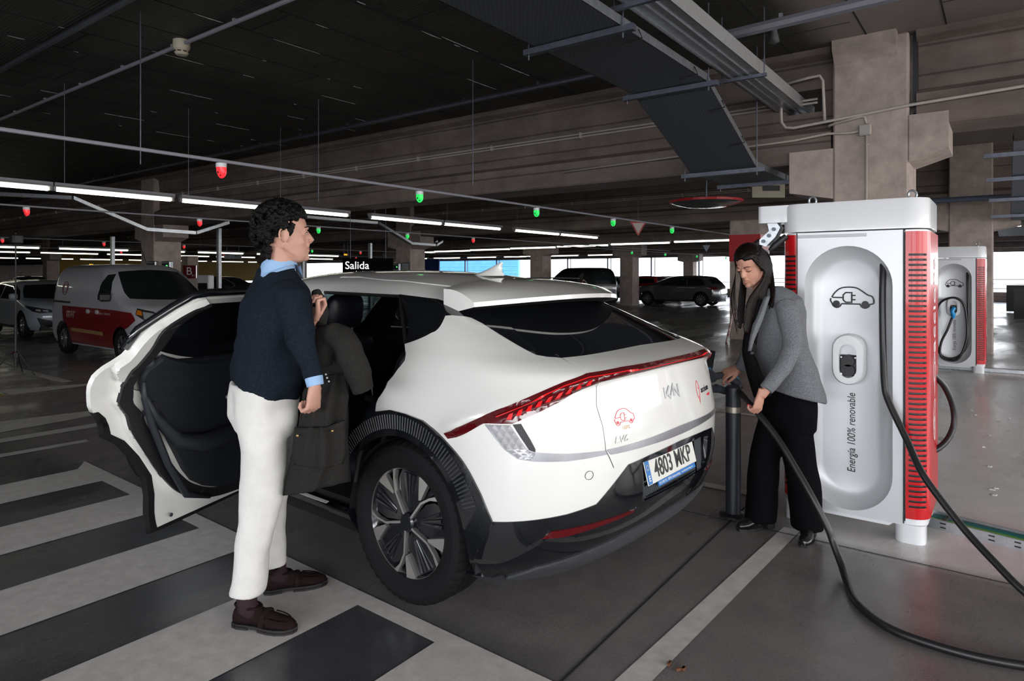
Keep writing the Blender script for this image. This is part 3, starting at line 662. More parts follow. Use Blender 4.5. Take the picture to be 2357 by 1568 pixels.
def poly_ribbon(pts,w):
    # ribbon polygon around an open polyline in (theta*5, v*1.9)
    P=[Vector((a*5,b*1.9)) for a,b in pts]; L=[];R=[]
    for i,p in enumerate(P):
        t=(P[min(i+1,len(P)-1)]-P[max(i-1,0)]).normalized(); n=Vector((-t.y,t.x))*w; L.append(p+n);R.append(p-n)
    return [(q.x/5,q.y/1.9) for q in L+R[::-1]]
def arc(cx,cz,r,a0,a1,n=24): return [(cx+r*math.cos(math.radians(a0+(a1-a0)*i/n)),cz+r*math.sin(math.radians(a0+(a1-a0)*i/n))) for i in range(n+1)]
def wheel(parent,loc,flip,R=.372,W=.235,rim=.262,name='wheel',spokes='sport',detail=True):
    w=empty(name,loc); w.parent=parent
    if flip: w.rotation_euler=(0,0,PI)
    h=W/2; n=144
    # outer face towards +y
    prof=[(rim-.012,-h+.02),(rim,-h+.012),(rim+.03,-h-.004),(R-.045,-h-.006),(R-.016,-h+.008),(R-.004,-h+.03)]
    b=MB()
    for k in range(1,8):
        c0=-h+.03+(W-.06)*k/8
        if k in(2,4,6): prof+=[(R,c0-.006),(R-.008,c0-.004),(R-.008,c0+.004),(R,c0+.006)]
        else: prof+=[(R,c0)]
    prof+=[(R-.004,h-.03),(R-.016,h-.008),(R-.045,h+.006),(rim+.03,h+.004),(rim+.012,h-.006),(rim,h-.012),(rim-.012,h-.02)]
    b.lathe(prof,'y',n=n)
    if detail:
        for i,v in enumerate(b.v):
            r=math.hypot(v[0],v[2]); k=i%n
            if r>R-.02 and abs(v[1])>h*.42 and k%3==0: s_=(r-.007)/r; b.v[i]=(v[0]*s_,v[1],v[2]*s_)
    b.build('tyre',M_rub,w,smooth=28)
    b=MB().lathe([(rim-.002,-h+.015),(rim-.02,-h+.02),(rim-.03,-.02),(rim-.035,h-.07),(rim-.018,h-.03),(rim+.004,h-.012),(rim-.002,h-.02)],'y',n=64)
    b.lathe([(0,h-.13),(rim-.03,h-.13)],'y',n=40); b.build('rim_barrel',M_rimb,w,smooth=35)
    d=h-.022
    def pr(r,a,y): a=math.radians(a); return (-r*rim*math.cos(a),y,r*rim*math.sin(a))
    def plate(b,poly,y0,y1): 
        m=len(poly); b.add([pr(r,a,y0) for r,a in poly]+[pr(r,a,y1) for r,a in poly],[tuple(range(m)),tuple(range(m,2*m))[::-1]]+[(i,(i+1)%m,m+(i+1)%m,m+i) for i in range(m)])
    if spokes=='sport':
        bs=MB();bk=MB()
        for k in range(5):
            f=110+72*k
            # machined outline: thin arm, rim arc, wedge
            A=[(.16,f+8),(.56,f+11),(.97,f+1),(.97,f-52),(.60,f-55),(.93,f-41),(.93,f-6),(.62,f+6),(.18,f-4)]
            arc1=[(.985,f+2-54*i/10) for i in range(11)]; arc2=[(.925,f-42+37*i/8) for i in range(9)]
            P=[(.16,f+12),(.56,f+12)]+arc1+[(.60,f-56)]+arc2+[(.60,f+6),(.17,f-2)]
            # split into convex-ish strips
            Q=[((.15,f+13),(.15,f-3)),((.57,f+12.5),(.565,f+8.5)),((.80,f+6),(.79,f+3)),((.985,f+1),(.945,f-3))]+[((.985,f-5-47*i/8),(.950,f-6-39*i/8)) for i in range(1,9)]
            m=len(Q); vs=[pr(*q[0],d) for q in Q]+[pr(*q[1],d) for q in Q]+[pr(*q[0],d-.022) for q in Q]+[pr(*q[1],d-.022) for q in Q]
            fs=[]
            for i in range(m-1): fs+= [(i,i+1,m+i+1,m+i),(2*m+i,3*m+i,3*m+i+1,2*m+i+1),(i,2*m+i,2*m+i+1,i+1),(m+i,m+i+1,3*m+i+1,3*m+i)]
            bs.add(vs,fs)
            plate(bs,[(.985,f-55),(.96,f-42),(.92,f-41),(.56,f-54),(.60,f-58)],d,d-.022)
            # dark petal
            plate(bk,[(.16,f-2),(.60,f+4),(.80,f-2),(.93,f-10),(.93,f-40),(.60,f-54),(.30,f-60)],d-.016,d-.05)
            for q in(-14,-24,-33):
                bk.tube([pr(.34,f-24+(q+24)*.6,d-.018),pr(.88,f-24+(q+24)*.75,d-.014)],[.006,.011],8)
            plate(bk,[(.3,f+14),(.58,f+14),(.97,f+5),(.97,f+12),(.6,f+20)],d-.03,d-.06)
        bs.build('machined_spoke',M_mach,w); bk.build('dark_spoke',M_rimb,w,smooth=25)
        b=MB().lathe([(0,d+.004),(.036,d+.004),(.045,d-.004),(.05,d-.05)],'y',n=24)
        for k in range(5): b.cyl(pr(.235,74+72*k,d-.05),pr(.235,74+72*k,d-.012),.011,6)
        b.build('hub_cap',M_rimb,w,smooth=30)
    else:
        bk=MB(); ns=spokes if isinstance(spokes,int) else 10
        for k in range(ns):
            f=360/ns*k; plate(bk,[(.12,f-14),(.12,f+14),(.99,f+5),(.99,f-5)],d,d-.03)
        bk.lathe([(0,d+.004),(.05,d+.004),(.06,d-.03)],'y',n=16); bk.lathe([(rim-.002,d),(rim-.02,d),(rim-.02,d-.03)],'y',n=32)
        bk.build('spoke',M_chr if detail!='dark' else M_clad,w)
    return w
car=empty('electric_car',tuple(C(.082,3.744)),math.radians(90+50.78+36.87),'white electric hatchback with black cladding and left rear door open','car')
SH=Shell(S,_f[0],dense=np.concatenate([np.linspace(0,.34,70),np.linspace(.345,.8,74),np.linspace(.81,1,26)]))
# polygons (theta,v)
LAMP_T=[(0,.5560),(.0286,.5555),(.0801,.5545),(.1402,.5455),(.176,.5192),(.2375,.4600),(.2861,.4150),(.3305,.3665),(.345,.3440)]
LAMP_B=[(.3433,.3306),(.2961,.3850),(.2518,.389),(.2117,.4207),(.1788,.4491),(.1459,.4858),(.1173,.5075),(.0672,.5175),(.0215,.5235),(0,.524)]
LAMP=LAMP_T+LAMP_B
LED=[(0,.543),(.08,.541),(.14,.531),(.176,.505),(.2375,.4455),(.276,.411),(.275,.4085),(.2375,.4425),(.176,.501),(.14,.5275),(.08,.538),(0,.540)]
FIN=[(.2947,.3823),(.2818,.3523),(.269,.3272),(.2504,.3088),(.2246,.3038),(.176,.3015),(.1159,.3045),(.1173,.3145),(.176,.3180),(.2246,.3239),(.2318,.3289),(.2418,.3556),(.2518,.3856)]
FINB=[(.2518,.387),(.2418,.3556),(.2318,.3289),(.2230,.3239),(.2220,.330),(.2290,.3560),(.2390,.390)]
CHR=[(.1159,.3150),(.1130,.3155),(.0572,.3172),(0,.3205),(0,.2990),(.0443,.3015),(.1102,.3030)]
GGAP=[(.1645,.788),(.1545,.7312),(.1431,.6043),(.1373,.5450)]
TGAP=[(.1216,.5125),(.1216,.4658),(.123,.4257),(.1173,.3723),(.1173,.3139),(.1044,.2721)]
CB=[(.2718,.7546),(.2532,.7563),(.226,.7529),(.2132,.7479),(.2031,.7295),(.1817,.6411),(.176,.621),(.1631,.611),(.1431,.6043)]
BAND=CB+[(.1545,.7312),(.1645,.788),(.2203,.80),(.2418,.818)]
GLASSR=[(.1431,.6043),(.1044,.606),(.0529,.611),(0,.6155),(0,.815),(.0458,.8097),(.1645,.788),(.1545,.7312)]
QW=[(.3362,.8364),(.2418,.818),(.2718,.7546),(.402,.6394)]
QWIN=[(.3300,.822),(.2560,.808),(.2800,.757),(.388,.662)]
BLK=[(.2904,.172),(.2217,.1836),(.1731,.192),(.1302,.2037),(.0815,.2721),(.0443,.2788),(0,.283),(0,0),(.31,0),(.30,.10)]
REC=[(0,.268),(.060,.2675),(.054,.176),(0,.178)]
REFL=[(.2074,.1402),(.1946,.1569),(.1316,.1619),(.0658,.1653),(.0672,.1586),(.1302,.1486),(.1731,.1402)]
DIFF=[(0,.105),(.06,.100),(.13,.078),(.20,.05),(.235,.0),(0,0)]
vz=SH.v
OPENR=[(.3362,.8364),(.402,.6394),(.4077,.5876),(.4106,.5576),(.4177,.5159),(.4192,.4608),(.4149,.4207),(.4134,.384),(.4134,.3573),(.4163,.3272),(.4235,.2938),(.4306,.2371),(.4349,.1686),(.4363,.0720)]
OPEN=OPENR+SH.xz([(.45,.335),(1.12,.335),(1.14,.6),(1.13,1.0),(1.08,1.2),(.98,1.425)])
ARCHES=[]
def ring(cx,r0,r1):
    lim=.335
    a0=math.degrees(math.asin((lim-.372)/r1)); 
    pts=[p for p in arc(cx,.372,r1,a0,180-a0,30)]
    return SH.xz([(x,z*1.0) for x,z in pts])
AR_O=SH.xz([(.60,.335),(.575,.45),(.53,.56),(.47,.665),(.40,.745),(.30,.815),(.179,.868),(.063,.893),(-.042,.889),(-.156,.874),(-.257,.833),(-.356,.769),(-.431,.701),(-.492,.614),(-.523,.55),(-.545,.50)])+[(.300,.10),(.31,0)]+SH.xz([(-.42,.23),(.58,.225)])
AR_H=SH.xz(arc(0,.372,.408,-20,200,36)+[(-.36,.225),(.36,.225)])
AF_O=SH.xz([(2.9+.56,.335)]+arc(2.9,.372,.50,8,172,26)+[(2.9-.56,.335),(2.9-.5,.225),(2.9+.5,.225)])
AF_H=SH.xz(arc(2.9,.372,.408,-20,200,36)+[(2.9-.36,.225),(2.9+.36,.225)])
SILL=SH.xz([(.2,.332),(3.0,.332),(3.0,.222),(.2,.222)])
DW_F=SH.xz([(1.13,1.05),(1.16,1.20),(1.12,1.41),(1.55,1.415),(1.70,1.39),(2.02,1.20),(2.2,1.07)])
DW_R=SH.xz([(.20,1.17),(.06,1.30),(.16,1.40),(1.02,1.41),(1.08,1.2),(1.07,1.05),(.45,1.07)])
WSH=[(.895,.50),(.90,.60),(.905,.80),(.91,.875),(1,.885),(1,.50)]
HEADL=[(.84,.40),(.93,.37),(.93,.345),(.83,.36)]
FGR=[(.90,.06),(.90,.18),(1,.20),(1,.06)]
RAILG=[(.72,.936),(.55,.937),(.2904,.9115),(.1617,.8781)]
RG=poly_ribbon(RAILG,.006)
DSEAM=poly_ribbon(SH.xz([(1.15,.335),(1.17,.6),(1.165,1.0),(1.11,1.2),(1.04,1.42)]),.004)
GG=poly_ribbon(GGAP,.0035); TG=poly_ribbon(TGAP,.0035)
BS=poly_ribbon([(.0,.2700),(.0,.268)],.001)
cutlist=[(n,p,True) for n,p in [('lamp',LAMP),('led',LED),('fin',FIN),('finb',FINB),('chr',CHR),('band',BAND),('gl',GLASSR),('qw',QW),('qi',QWIN),('blk',BLK),('rec',REC),('refl',REFL),('diff',DIFF),('open',OPEN),('aro',AR_O),('arh',AR_H),('afo',AF_O),('afh',AF_H),('sill',SILL),('dwf',DW_F),('dwr',DW_R),('wsh',WSH),('hl',HEADL),('fg',FGR),('rg',RG),('ds',DSEAM),('gg',GG),('tg',TG)]]
SH.cut(cutlist)
lay=[('chrome',CHR),('fin',FIN),('finb',FINB),('sill',SILL),('bumper',BLK),('diffuser',DIFF),('hole',REC),('cladding',AR_O),('cladding',AF_O),('hole',AR_H),('hole',AF_H),('lamp',LAMP),('led',LED),('pillar_trim',BAND),('pillar_trim',QW),('quarter',QWIN),('rear_glass',GLASSR),('reflector',REFL),('windscreen',WSH),('headlamp',HEADL),('sill',FGR),('front_glass',DW_F),('seam',RG),('seam',DSEAM),('seam',GG),('seam',TG)]
labL,nmL=SH.classify(lay+[('door_gap',OPEN)])
labR,nmR=SH.classify(lay+[('rdoor_glass',DW_R)])
def mk(n): 
    a=labL==nmL.index(n) if n in nmL else None; c=labR==nmR.index(n) if n in nmR else None; return a,c
def part(n,name,m,off=0,thick=0,label=None,inner=0,both=True,smooth=50):
    a,c=mk(n) if isinstance(n,str) else n
    if n in ('cladding','pillar_trim','fin','finb','quarter','reflector','front_glass','headlamp'):
        fr_=SH.Cn[:,0]>.6
        for aa,cc in ((a,None),(None,c)):
            for f_ in (fr_,~fr_):
                A_=aa&f_ if aa is not None else None; C_=cc&f_ if cc is not None else None
                if (A_ is not None and A_.any()) or (C_ is not None and C_.any()):
                    o=SH.mesh(name,A_,C_,m,car,off,thick,inner,smooth)
                    if label:o['label']=label
        return
    o=SH.mesh(name,a,c,m,car,off,thick,inner,smooth)
    if label:o['label']=label
    return o
# floor of the underbody is left open; body paint
part('body','body_shell',[M_cw,M_int],0,.018,inner=1)
part('seam','panel_gap',M_black,-.006)
part('sill','sill_cladding',[M_gb],.004,.02)
part('bumper','rear_bumper',[M_gb],.004,.02,'glossy black lower rear bumper')
part('diffuser','diffuser',[M_clad],.014,.02,'ribbed grey diffuser lip')
part('cladding','wheel_arch_trim',[M_gb],.010,.028)
part('lamp','light_bar',[M_lens],.002,.01,'dark red light bar wrapping onto the fender')
part('led','light_strip',[M_led],.0055)
part('fin','lamp_fin',[M_chr],.002,.006,'silver faceted fin under the tail lamp')
part('finb','lamp_mesh',[M_black],.003)
part('chrome','chrome_strip',[M_chr],.005,.008)
part('pillar_trim','pillar_trim',[M_gb],.0015,.012,'black band from quarter window down beside the rear glass')
part('quarter','quarter_window',[M_glass],.003)
part('rear_glass','rear_window',[M_glass],-.001,.008,'large black raked rear window')
part('reflector','rear_reflector',[M_lens],.008,.006)
part('windscreen','windscreen',[M_sglass],0,.004)
part('headlamp','headlamp',[M_chrb],.003)
part('front_glass','front_door_window',[M_sglass],0,.004)
part('rdoor_glass','rear_door_window',[M_sglass],0,.004)
# faceted texture on the fin
def surf(t,v,off=0,side=1): return Vector(SH.pos(np.array([[t,v]]),side,off)[0])
FA=[(.2947,.3823),(.2818,.3523),(.269,.3272),(.2504,.3088),(.232,.305)]; FBk=[(.2518,.3856),(.2418,.3556),(.2318,.3289),(.2246,.3239),(.222,.322)]
def lerp2(A,t): 
    k=t*(len(A)-1);i=min(int(k),len(A)-2);f=k-i; return (A[i][0]+(A[i+1][0]-A[i][0])*f,A[i][1]+(A[i+1][1]-A[i][1])*f)
for side in(1,-1):
    b=MB()
    for i in range(8):
        for j in range(3):
            q=[]
            for (a,c) in((i,j),(i+1,j),(i+1,j+1),(i,j+1)):
                p0=lerp2(FA,a/8);p1=lerp2(FBk,a/8);u=.08+.84*c/3; q.append((p0[0]+(p1[0]-p0[0])*u,p0[1]+(p1[1]-p0[1])*u))
            ce=(sum(x[0] for x in q)/4,sum(x[1] for x in q)/4)
            vs=[surf(*x,.004,side) for x in q]+[surf(*ce,.011,side)]
            b.add(vs,[(0,1,4),(1,2,4),(2,3,4),(3,0,4)])
    b.build('lamp_facet',M_chrb,car)
# lit segments under the light strip on the fender
b=MB()
for side in(1,-1):
    for i in range(9):
        t=.135+.0145*i; a=np.interp(t,[.08,.14,.176,.2375,.276],[.532,.522,.494,.437,.405]); lo=np.interp(t,[.1173,.1459,.1788,.2117,.2518],[.5075,.4858,.4491,.4207,.389]); h=(a-lo)
        if h<.006: continue
        q=[(t,a-.003),(t+.006,a-.008),(t+.010,lo+.25*h),(t+.002,lo+.3*h)]
        b.add([surf(*x,.0052,side) for x in q],[(0,1,2,3)])
b.build('lamp_segment',M_led,car)
# arch ribs
for side in(1,-1):
    for cx in(0,2.9):
        b=MB()
        for i in range(64):
            a=28+ i*2.05
            p=[(cx+r*math.cos(math.radians(a)),.372+r*math.sin(math.radians(a))*(1.0)) for r in(.44,.505)]
            q=SH.xz(p); P0=surf(*q[0],0,side)+Vector((0,side*.012,0));P1=surf(*q[1],0,side)+Vector((-.006 if p[1][0]<cx-.25 and cx==0 else 0,side*.013,0))
            b.tube([P0,P1],.0035,4)
        b.build('arch_rib',M_clad,car)
# wheel houses: dark liners closing the arches
for cx in(0,2.9):
    for s in(-1,1):
        b=MB()
        ring_=[(cx+.43*math.cos(a),.30+.46*math.sin(a)) for a in np.linspace(-.1,PI+.1,22)]
        vs=[(x,s*.90,z) for x,z in ring_]+[(x,s*.52,z) for x,z in ring_]
        n_=len(ring_); b.add(vs,[(i,i+1,n_+i+1,n_+i) for i in range(n_-1)]+[tuple(range(n_,2*n_))])
        b.build('wheel_liner',M_int,car)
b=MB().box((1.45,0,.25),(3.9,1.62,.12)); b.box((1.42,0,.33),(2.3,1.66,.05)); b.box((-.25,0,.62),(.9,1.3,.05)); b.build('underbody',M_int,car)
for cx in(0,2.9):
    for s in(1,-1): wheel(car,(cx,s*(.925-.1175),.372),s<0)
# the plate, recess and badges
def rear_frame(t,v,off=0):
    p=surf(t,v,off); return p
# recess ribs around plate
b=MB(); xr_=-.862
b.add([(xr_,-.40,.42),(xr_,.40,.42),(xr_,.40,.76),(xr_,-.40,.76)],[(0,1,2,3)])
_recess=True
b=MB()
for i in range(44):
    y=-.375+.75*i/43
    z1=.555 if abs(y)<.275 else .70
    b.tube([(xr_-.035,y,.495),(xr_-.012,y*.985,z1)],.0055,4)
b.build('recess_rib',M_trim,car)
M_plate=mat('plate_white',(.72,.72,.66),.4); M_blue=mat('plate_blue',(.01,.16,.50),.4); M_dk=mat('plate_ink',(.01,.01,.012),.5)
pl=empty('number_plate',(-.886,0,.617)); pl.parent=car; pl.rotation_euler=(0,math.radians(14),0)
b=MB().box((0,0,0),(.006,.52,.112),bev=.003); b.build('plate_board',M_plate,pl)
MB().box((-.0035,.238,0),(.002,.038,.104)).build('blue_band',M_blue,pl)
RT=(PI/2,0,-PI/2)
text_mesh('plate_text','4803 MKP',.112,(-.0042,-.016,-.002),RT,M_dk,pl,ext=.0008,sx=.83,bold=.0012)
text_mesh('country_letter','E',.036,(-.0048,.238,-.028),RT,M_plate,pl,ext=.0005,bold=.001)
b=MB()
for k in range(12): b.box((-.0048,.238+.011*math.cos(k*PI/6),.022+.011*math.sin(k*PI/6)),(.001,.003,.003))
b.build('star_ring',mat('star_yellow',(.8,.65,.05),.5),pl)
MB().box((-.0025,-.03,-.066),(.005,.40,.022)).build('dealer_strip',M_blue,pl)
text_mesh('dealer_text','913 398 712',.015,(-.0055,.125,-.066),RT,M_plate,pl,ext=.0003)
text_mesh('dealer_name','BBVA Autorenting',.017,(-.0055,.01,-.066),RT,M_plate,pl,ext=.0003)
text_mesh('dealer_site','www.bbvaautorenting.com',.012,(-.0055,-.135,-.066),RT,M_plate,pl,ext=.0003)
b=MB().lathe([(0,-.012),(.022,-.012),(.022,.0),(0,.0)],'x',c=(0,-.06,.068),n=16); b.build('plate_lock',M_black,pl)
# tailgate lettering follows the surface: build flat, then wrap
def wrap_text(name,body,size,yc,zc,m,off=.003,sx=1,bold=0,shear=0,side=1,flat=True):
    o=text_mesh(name,body,size,(0,0,0),(0,0,0),m,None,ext=.0012,sx=sx,bold=bold,shear=shear)
    wrap(o,yc,zc,off); o.parent=car; return o
_tt=np.linspace(0,.33,200)
def on_rear(y,z,off):
    v=vz(z); s_=1 if y>=0 else -1; ys=SH.pos(np.stack([_tt,np.full(200,v)],1),1,0)[:,1]; t=float(np.interp(abs(y),ys,_tt)); return surf(t,v,off,s_)
b=MB(); xr_=-.862
b.add([(xr_,-.37,.44),(xr_,.37,.44),(xr_,.37,.75),(xr_,-.37,.75)],[(0,1,2,3)])
_ys=np.linspace(-.375,.375,15)
for zt,zi in((.699,.70),(.522,.515)):
    A=[on_rear(y,zt,.001) for y in _ys]; B=[Vector((xr_,y,zi)) for y in _ys]; b.loft([A,B],closed=False,cap=False)
for y0,y1 in((.372,.344),(-.372,-.344)):
    A=[on_rear(y0+(y1-y0)*(1-(z-.52)/.18),z,.001) for z in np.linspace(.52,.70,5)]; B=[Vector((xr_,p.y,p.z)) for p in A]; b.loft([A,B],closed=False,cap=False)
b.build('plate_recess',M_gb,car)
def wrap(o,yc,zc,off):
    for v in o.data.vertices:
        y=yc-v.co.x; z=zc+v.co.y; v.co=on_rear(y,z,off+v.co.z)
    o.data.update()
M_silver=mat('badge_silver',(.45,.46,.47),.3,.9)
# maker lettering as joined angular strokes
def strokes(lines,w,d=.002):
    b=MB()
    for ln in lines:
        P=[Vector((x,y)) for x,y in ln]; n=len(P); vs=[]
        for i,p in enumerate(P):
            t0=(P[min(i+1,n-1)]-P[i]).normalized() if i<n-1 else (P[i]-P[i-1]).normalized()
            t1=(P[i]-P[i-1]).normalized() if i>0 else t0
            t=(t0+t1).normalized(); nn=Vector((-t.y,t.x)); k=w/2/max(.5,abs(nn.dot(Vector((-t0.y,t0.x))))); a=p+nn*k;c=p-nn*k
            vs+=[(a.x,a.y,0),(c.x,c.y,0),(a.x,a.y,d),(c.x,c.y,d)]
        fs=[]
        for i in range(n-1):
            q=4*i; fs+=[(q+2,q+3,q+7,q+6),(q,q+4,q+5,q+1),(q,q+2,q+6,q+4),(q+1,q+5,q+7,q+3)]
        fs+=[(0,1,3,2),(4*n-4,4*n-2,4*n-1,4*n-3)]
        b.add(vs,fs)
    return b
lg=[[(-.085,-.026),(-.085,.026)],[(-.085,-.004),(-.040,.026)],[(-.070,.004),(-.036,-.026),(-.012,.024),(.0,-.026)],[(.0,-.026),(.024,.026),(.052,-.02),(.052,.026)]]
lg=[[(-.088,-.028),(-.088,.022)],[(-.088,-.012),(-.048,.026),(-.052,.024)],[(-.070,.002),(-.040,-.026),(-.010,.026),(-.010,-.026)],[(-.010,-.026),(.034,-.026+.0),(.034,.0)]]
lg=[[(-.085,.026),(-.085,-.026),(-.032,.026)],[(-.066,-.006),(-.044,-.026),(-.008,.026),(-.008,-.026)],[(.012,-.026),(.046,.026),(.046,-.018)],[(.046,-.018),(.085,.026)]]
lg=[[(-.080,.024),(-.080,-.026)],[(-.080,-.020),(-.036,.024)],[(-.062,-.002),(-.036,-.026),(.0,.024),(.0,-.026)],[(.022,-.026),(.022,.024),(.062,-.026),(.062,.024)]]
o=strokes([[(-.082,.026),(-.082,-.026)],[(-.082,-.022),(-.030,.026)],[(-.062,-.003),(-.034,-.026),(.010,.026),(.010,-.026)],[(.030,.026),(.030,-.022),(.030,-.026),(.076,.026),(.076,-.026)]][:3]+[[(.010,.022),(.056,-.026),(.056,.026)]],.011).build('maker_badge',M_silver); wrap(o,.02,.963,.002); o.parent=car
wrap_text('model_badge','EV6',.040,.487,.818,M_silver,sx=1.25,shear=.3)
M_inkred=mat('decal_red',(.75,.03,.05),.4); M_ink=mat('decal_black',(.01,.01,.02),.5)
def car_icon(s=1):
    # outline car with a plug, width about 1
    out=[(-.5,-.10),(-.46,.0),(-.36,.0)]
    L=[]
    roof=[(-.47,.02),(-.40,.14),(-.28,.25),(-.12,.29),(.08,.28),(.20,.22),(.36,.10),(.46,.06),(.5,-.03),(.49,-.12),(.41,-.14)]
    sm=lambda l:[(p.x,p.y) for p in smooth_path([(x,y,0) for x,y in l],4)]
    L.append(sm(roof))
    L.append(sm([(.41,-.14),(.39,-.20),(.31,-.24),(.23,-.21),(.19,-.14)])+[(-.24,-.14)])
    L.append(sm([(-.24,-.14),(-.28,-.21),(-.36,-.24),(-.43,-.20),(-.47,-.12),(-.5,-.06),(-.49,.0)]))
    L.append([(-.45,.02),(-.20,.02),(-.20,.09),(-.14,.15),(.0,.15),(.0,-.10),(-.14,-.10),(-.20,-.04),(-.20,.02)])
    L.append([(0,.08),(.09,.08)]);L.append([(0,-.03),(.09,-.03)])
    return [[(x*s,y*s) for x,y in l] for l in L]
ic=strokes(car_icon(.125),.003,.0006)
for cx in(-.36*.125,.31*.125): ic.lathe([(0,0),(.007,0),(.007,.0006),(0,.0006)],'z',c=(cx,-.14*.125,0),n=14)
o=ic.build('charge_decal',M_inkred); wrap(o,.445,.905,.0015); o.parent=car
wrap_text('decal_text','100%',.024,.445,.862,mat('decal_pale',(.8,.6,.45),.5),off=.001)
wrap_text('operator_decal','acciona',.046,-.385,.920,M_ink,off=.001,sx=1.0)
wrap_text('operator_decal_sub','energía',.020,-.435,.885,M_inkred,off=.001)
o=strokes([[(-.02,.02),(-.012,.045),(.0,.055),(.012,.045),(.02,.02),(.018,-.01),(.012,-.028),(.002,-.06),(.0,-.02)],[(.0,.02),(.014,.016)],[(-.02,.02),(-.018,-.01),(-.010,-.03)]],.004,.0006).build('operator_leaf',M_inkred); wrap(o,-.275,.918,.001); o.parent=car
b=MB().lathe([(.017,0),(.0185,0),(.0185,.0015),(.017,.0015)],'z',n=24,close=True); o=b.build('parking_ring',M_black); wrap(o,.655,.695,.001); o.parent=car
# roof spoiler with side wings, aerial fin
def top_at(x,y):
    # roof height at (x,y)
    vs_=np.linspace(.80,1,160); tt=np.linspace(0,.8,160); T,Vv=np.meshgrid(tt,vs_); X,Y,Zz=S(T,Vv); d=(X-x)**2+(Y-abs(y))**2; i=np.unravel_index(d.argmin(),d.shape); return float(Zz[i])
rows=[]
ys=np.linspace(-.66,.66,25)
b=MB()
prof_n=9
rings=[]
for y in ys:
    u=abs(y)/.66
    xf=.10-.10*u**2; xb=-.40+.20*u**2.2        # front and trailing edge
    zf=1.500-.050*u**2.2; zb=1.418-.030*u**2.0
    r=[]
    for i in range(prof_n):
        f_=i/(prof_n-1); r.append((xf+(xb-xf)*f_,y,zf+(zb-zf)*f_+.018*math.sin(PI*f_)))
    r.append((xb-.003,y,zb-.022)); r.append((xb+.10,y,zb-.045)); r.append((xf,y,zf-.10))
    rings.append(r)
b.loft([r[:-3]+[r[-3]] for r in rings],closed=False,cap=False); b.add(rings[0],[tuple(range(12))]); b.add(rings[-1],[tuple(range(12))]); b.build('roof_spoiler',M_cw,car,smooth=35)
b=MB().loft([[r[9],r[10],r[11]] for r in rings],closed=False,cap=False); b.build('spoiler_underside',M_black,car,smooth=35)
MB().tube([(-.16,-.30,1.497),(-.17,0,1.502),(-.16,.30,1.497)],.004,6).build('spoiler_slot',M_black,car)
rg=[]
for f_ in np.linspace(0,1,9):
    zz=1.512+.080*f_; xf=.46-.265*f_**.62; xb=.165+.018*math.sin(PI*f_*.9); w_=.034*(1-f_)**.8+.004
    rg.append([(xb+(xf-xb)*(.5+.5*math.cos(a)),w_*math.sin(a),zz) for a in np.linspace(0,2*PI,16,endpoint=False)])
MB().loft(rg).build('roof_aerial',M_cw,car,smooth=50)
# charging flap on the right rear corner, hinged open
fl=empty('charge_flap',(-.50,-.90,.94)); fl.parent=car; fl.rotation_euler=(0,0,math.atan2(-.30,-.14))
b=MB(); b.prism([(0,-.09),(.26,-.095),(.30,.085),(.26,.095),(0,.08)],-.008,.012,'y'); b.prism([(.05,-.06),(.22,-.06),(.24,.05),(.05,.05)],.010,.022,'y'); b.build('flap_panel',M_trim,fl,smooth=30)
b=MB(); b.box((-.60,-.905,.90),(.13,.05,.15),(0,0,.5),bev=.02); b.build('charge_port',M_black,car)
# roof channel shadow line is cut; interior
def seat(x,y,back=True,wid=.52):
    st=empty('front_seat' if x>1 else 'rear_seat',(x,y,.36)); st.parent=car
    def cush(name,c,d,rot,bev): 
        o=MB().box(c,d,rot,bev).build(name,M_leath,st); q=o.modifiers.new('s','SUBSURF'); q.levels=2;q.render_levels=2
        o.data.polygons.foreach_set('use_smooth',[True]*len(o.data.polygons)); return o
    cush('cushion',(.05,0,.10),(.52,wid,.20),(0,0,0),.07)
    cush('seat_back',(-.27,0,.47),(.16,wid,.68),(0,math.radians(-16),0),.07)
    cush('headrest',(-.36,0,.93),(.13,.28,.24),(0,math.radians(-8),0),.05)
    MB().cyl((-.35,-.06,.72),(-.36,-.06,.88),.008,8).cyl((-.35,.06,.72),(-.36,.06,.88),.008,8).build('headrest_post',M_chr,st)
seat(1.50,.40);seat(1.50,-.40)
for y in(-.42,.42): seat(.62,y,wid=.62)
b=MB().box((2.15,0,.82),(.45,1.4,.25),bev=.06); b.box((1.7,0,.5),(1.2,.22,.3),bev=.04); b.build('dashboard',M_trim,car)
b=MB(); q=[(1.92,.40+.17*math.cos(a),.93+.17*math.sin(a)) for a in np.linspace(0,2*PI,25)]; b.tube(q,.014,8,cap=False); b.build('steering_wheel',M_black,car,smooth=True)
b=MB().prism([(-.16,1.10),(.22,1.10),(.50,1.39),(.36,1.41)],-.75,-.70,'y'); b.build('pillar_lining',mat('grey_lining',(.10,.10,.10),.8),car)
b=MB().tube([(.34,-.69,1.36),(.20,-.69,1.1),(.1,-.66,.8)],.022,4,sq=.1); b.build('seat_belt',mat('belt_grey',(.08,.08,.08),.8),car)
b=MB().box((1.08,.86,.85),(.12,.05,1.05)); b.build('centre_pillar',M_int,car)
# opening seal around the rear door aperture (only near the edges)
pts=[surf(t,v,-.012) for t,v in OPENR[:13]]; pts=[surf(*SH.xz([(.98,1.425)])[0],-.012)]+pts
MB().tube(pts,.012,6,cap=False).build('door_seal',M_rub2,car,smooth=True)
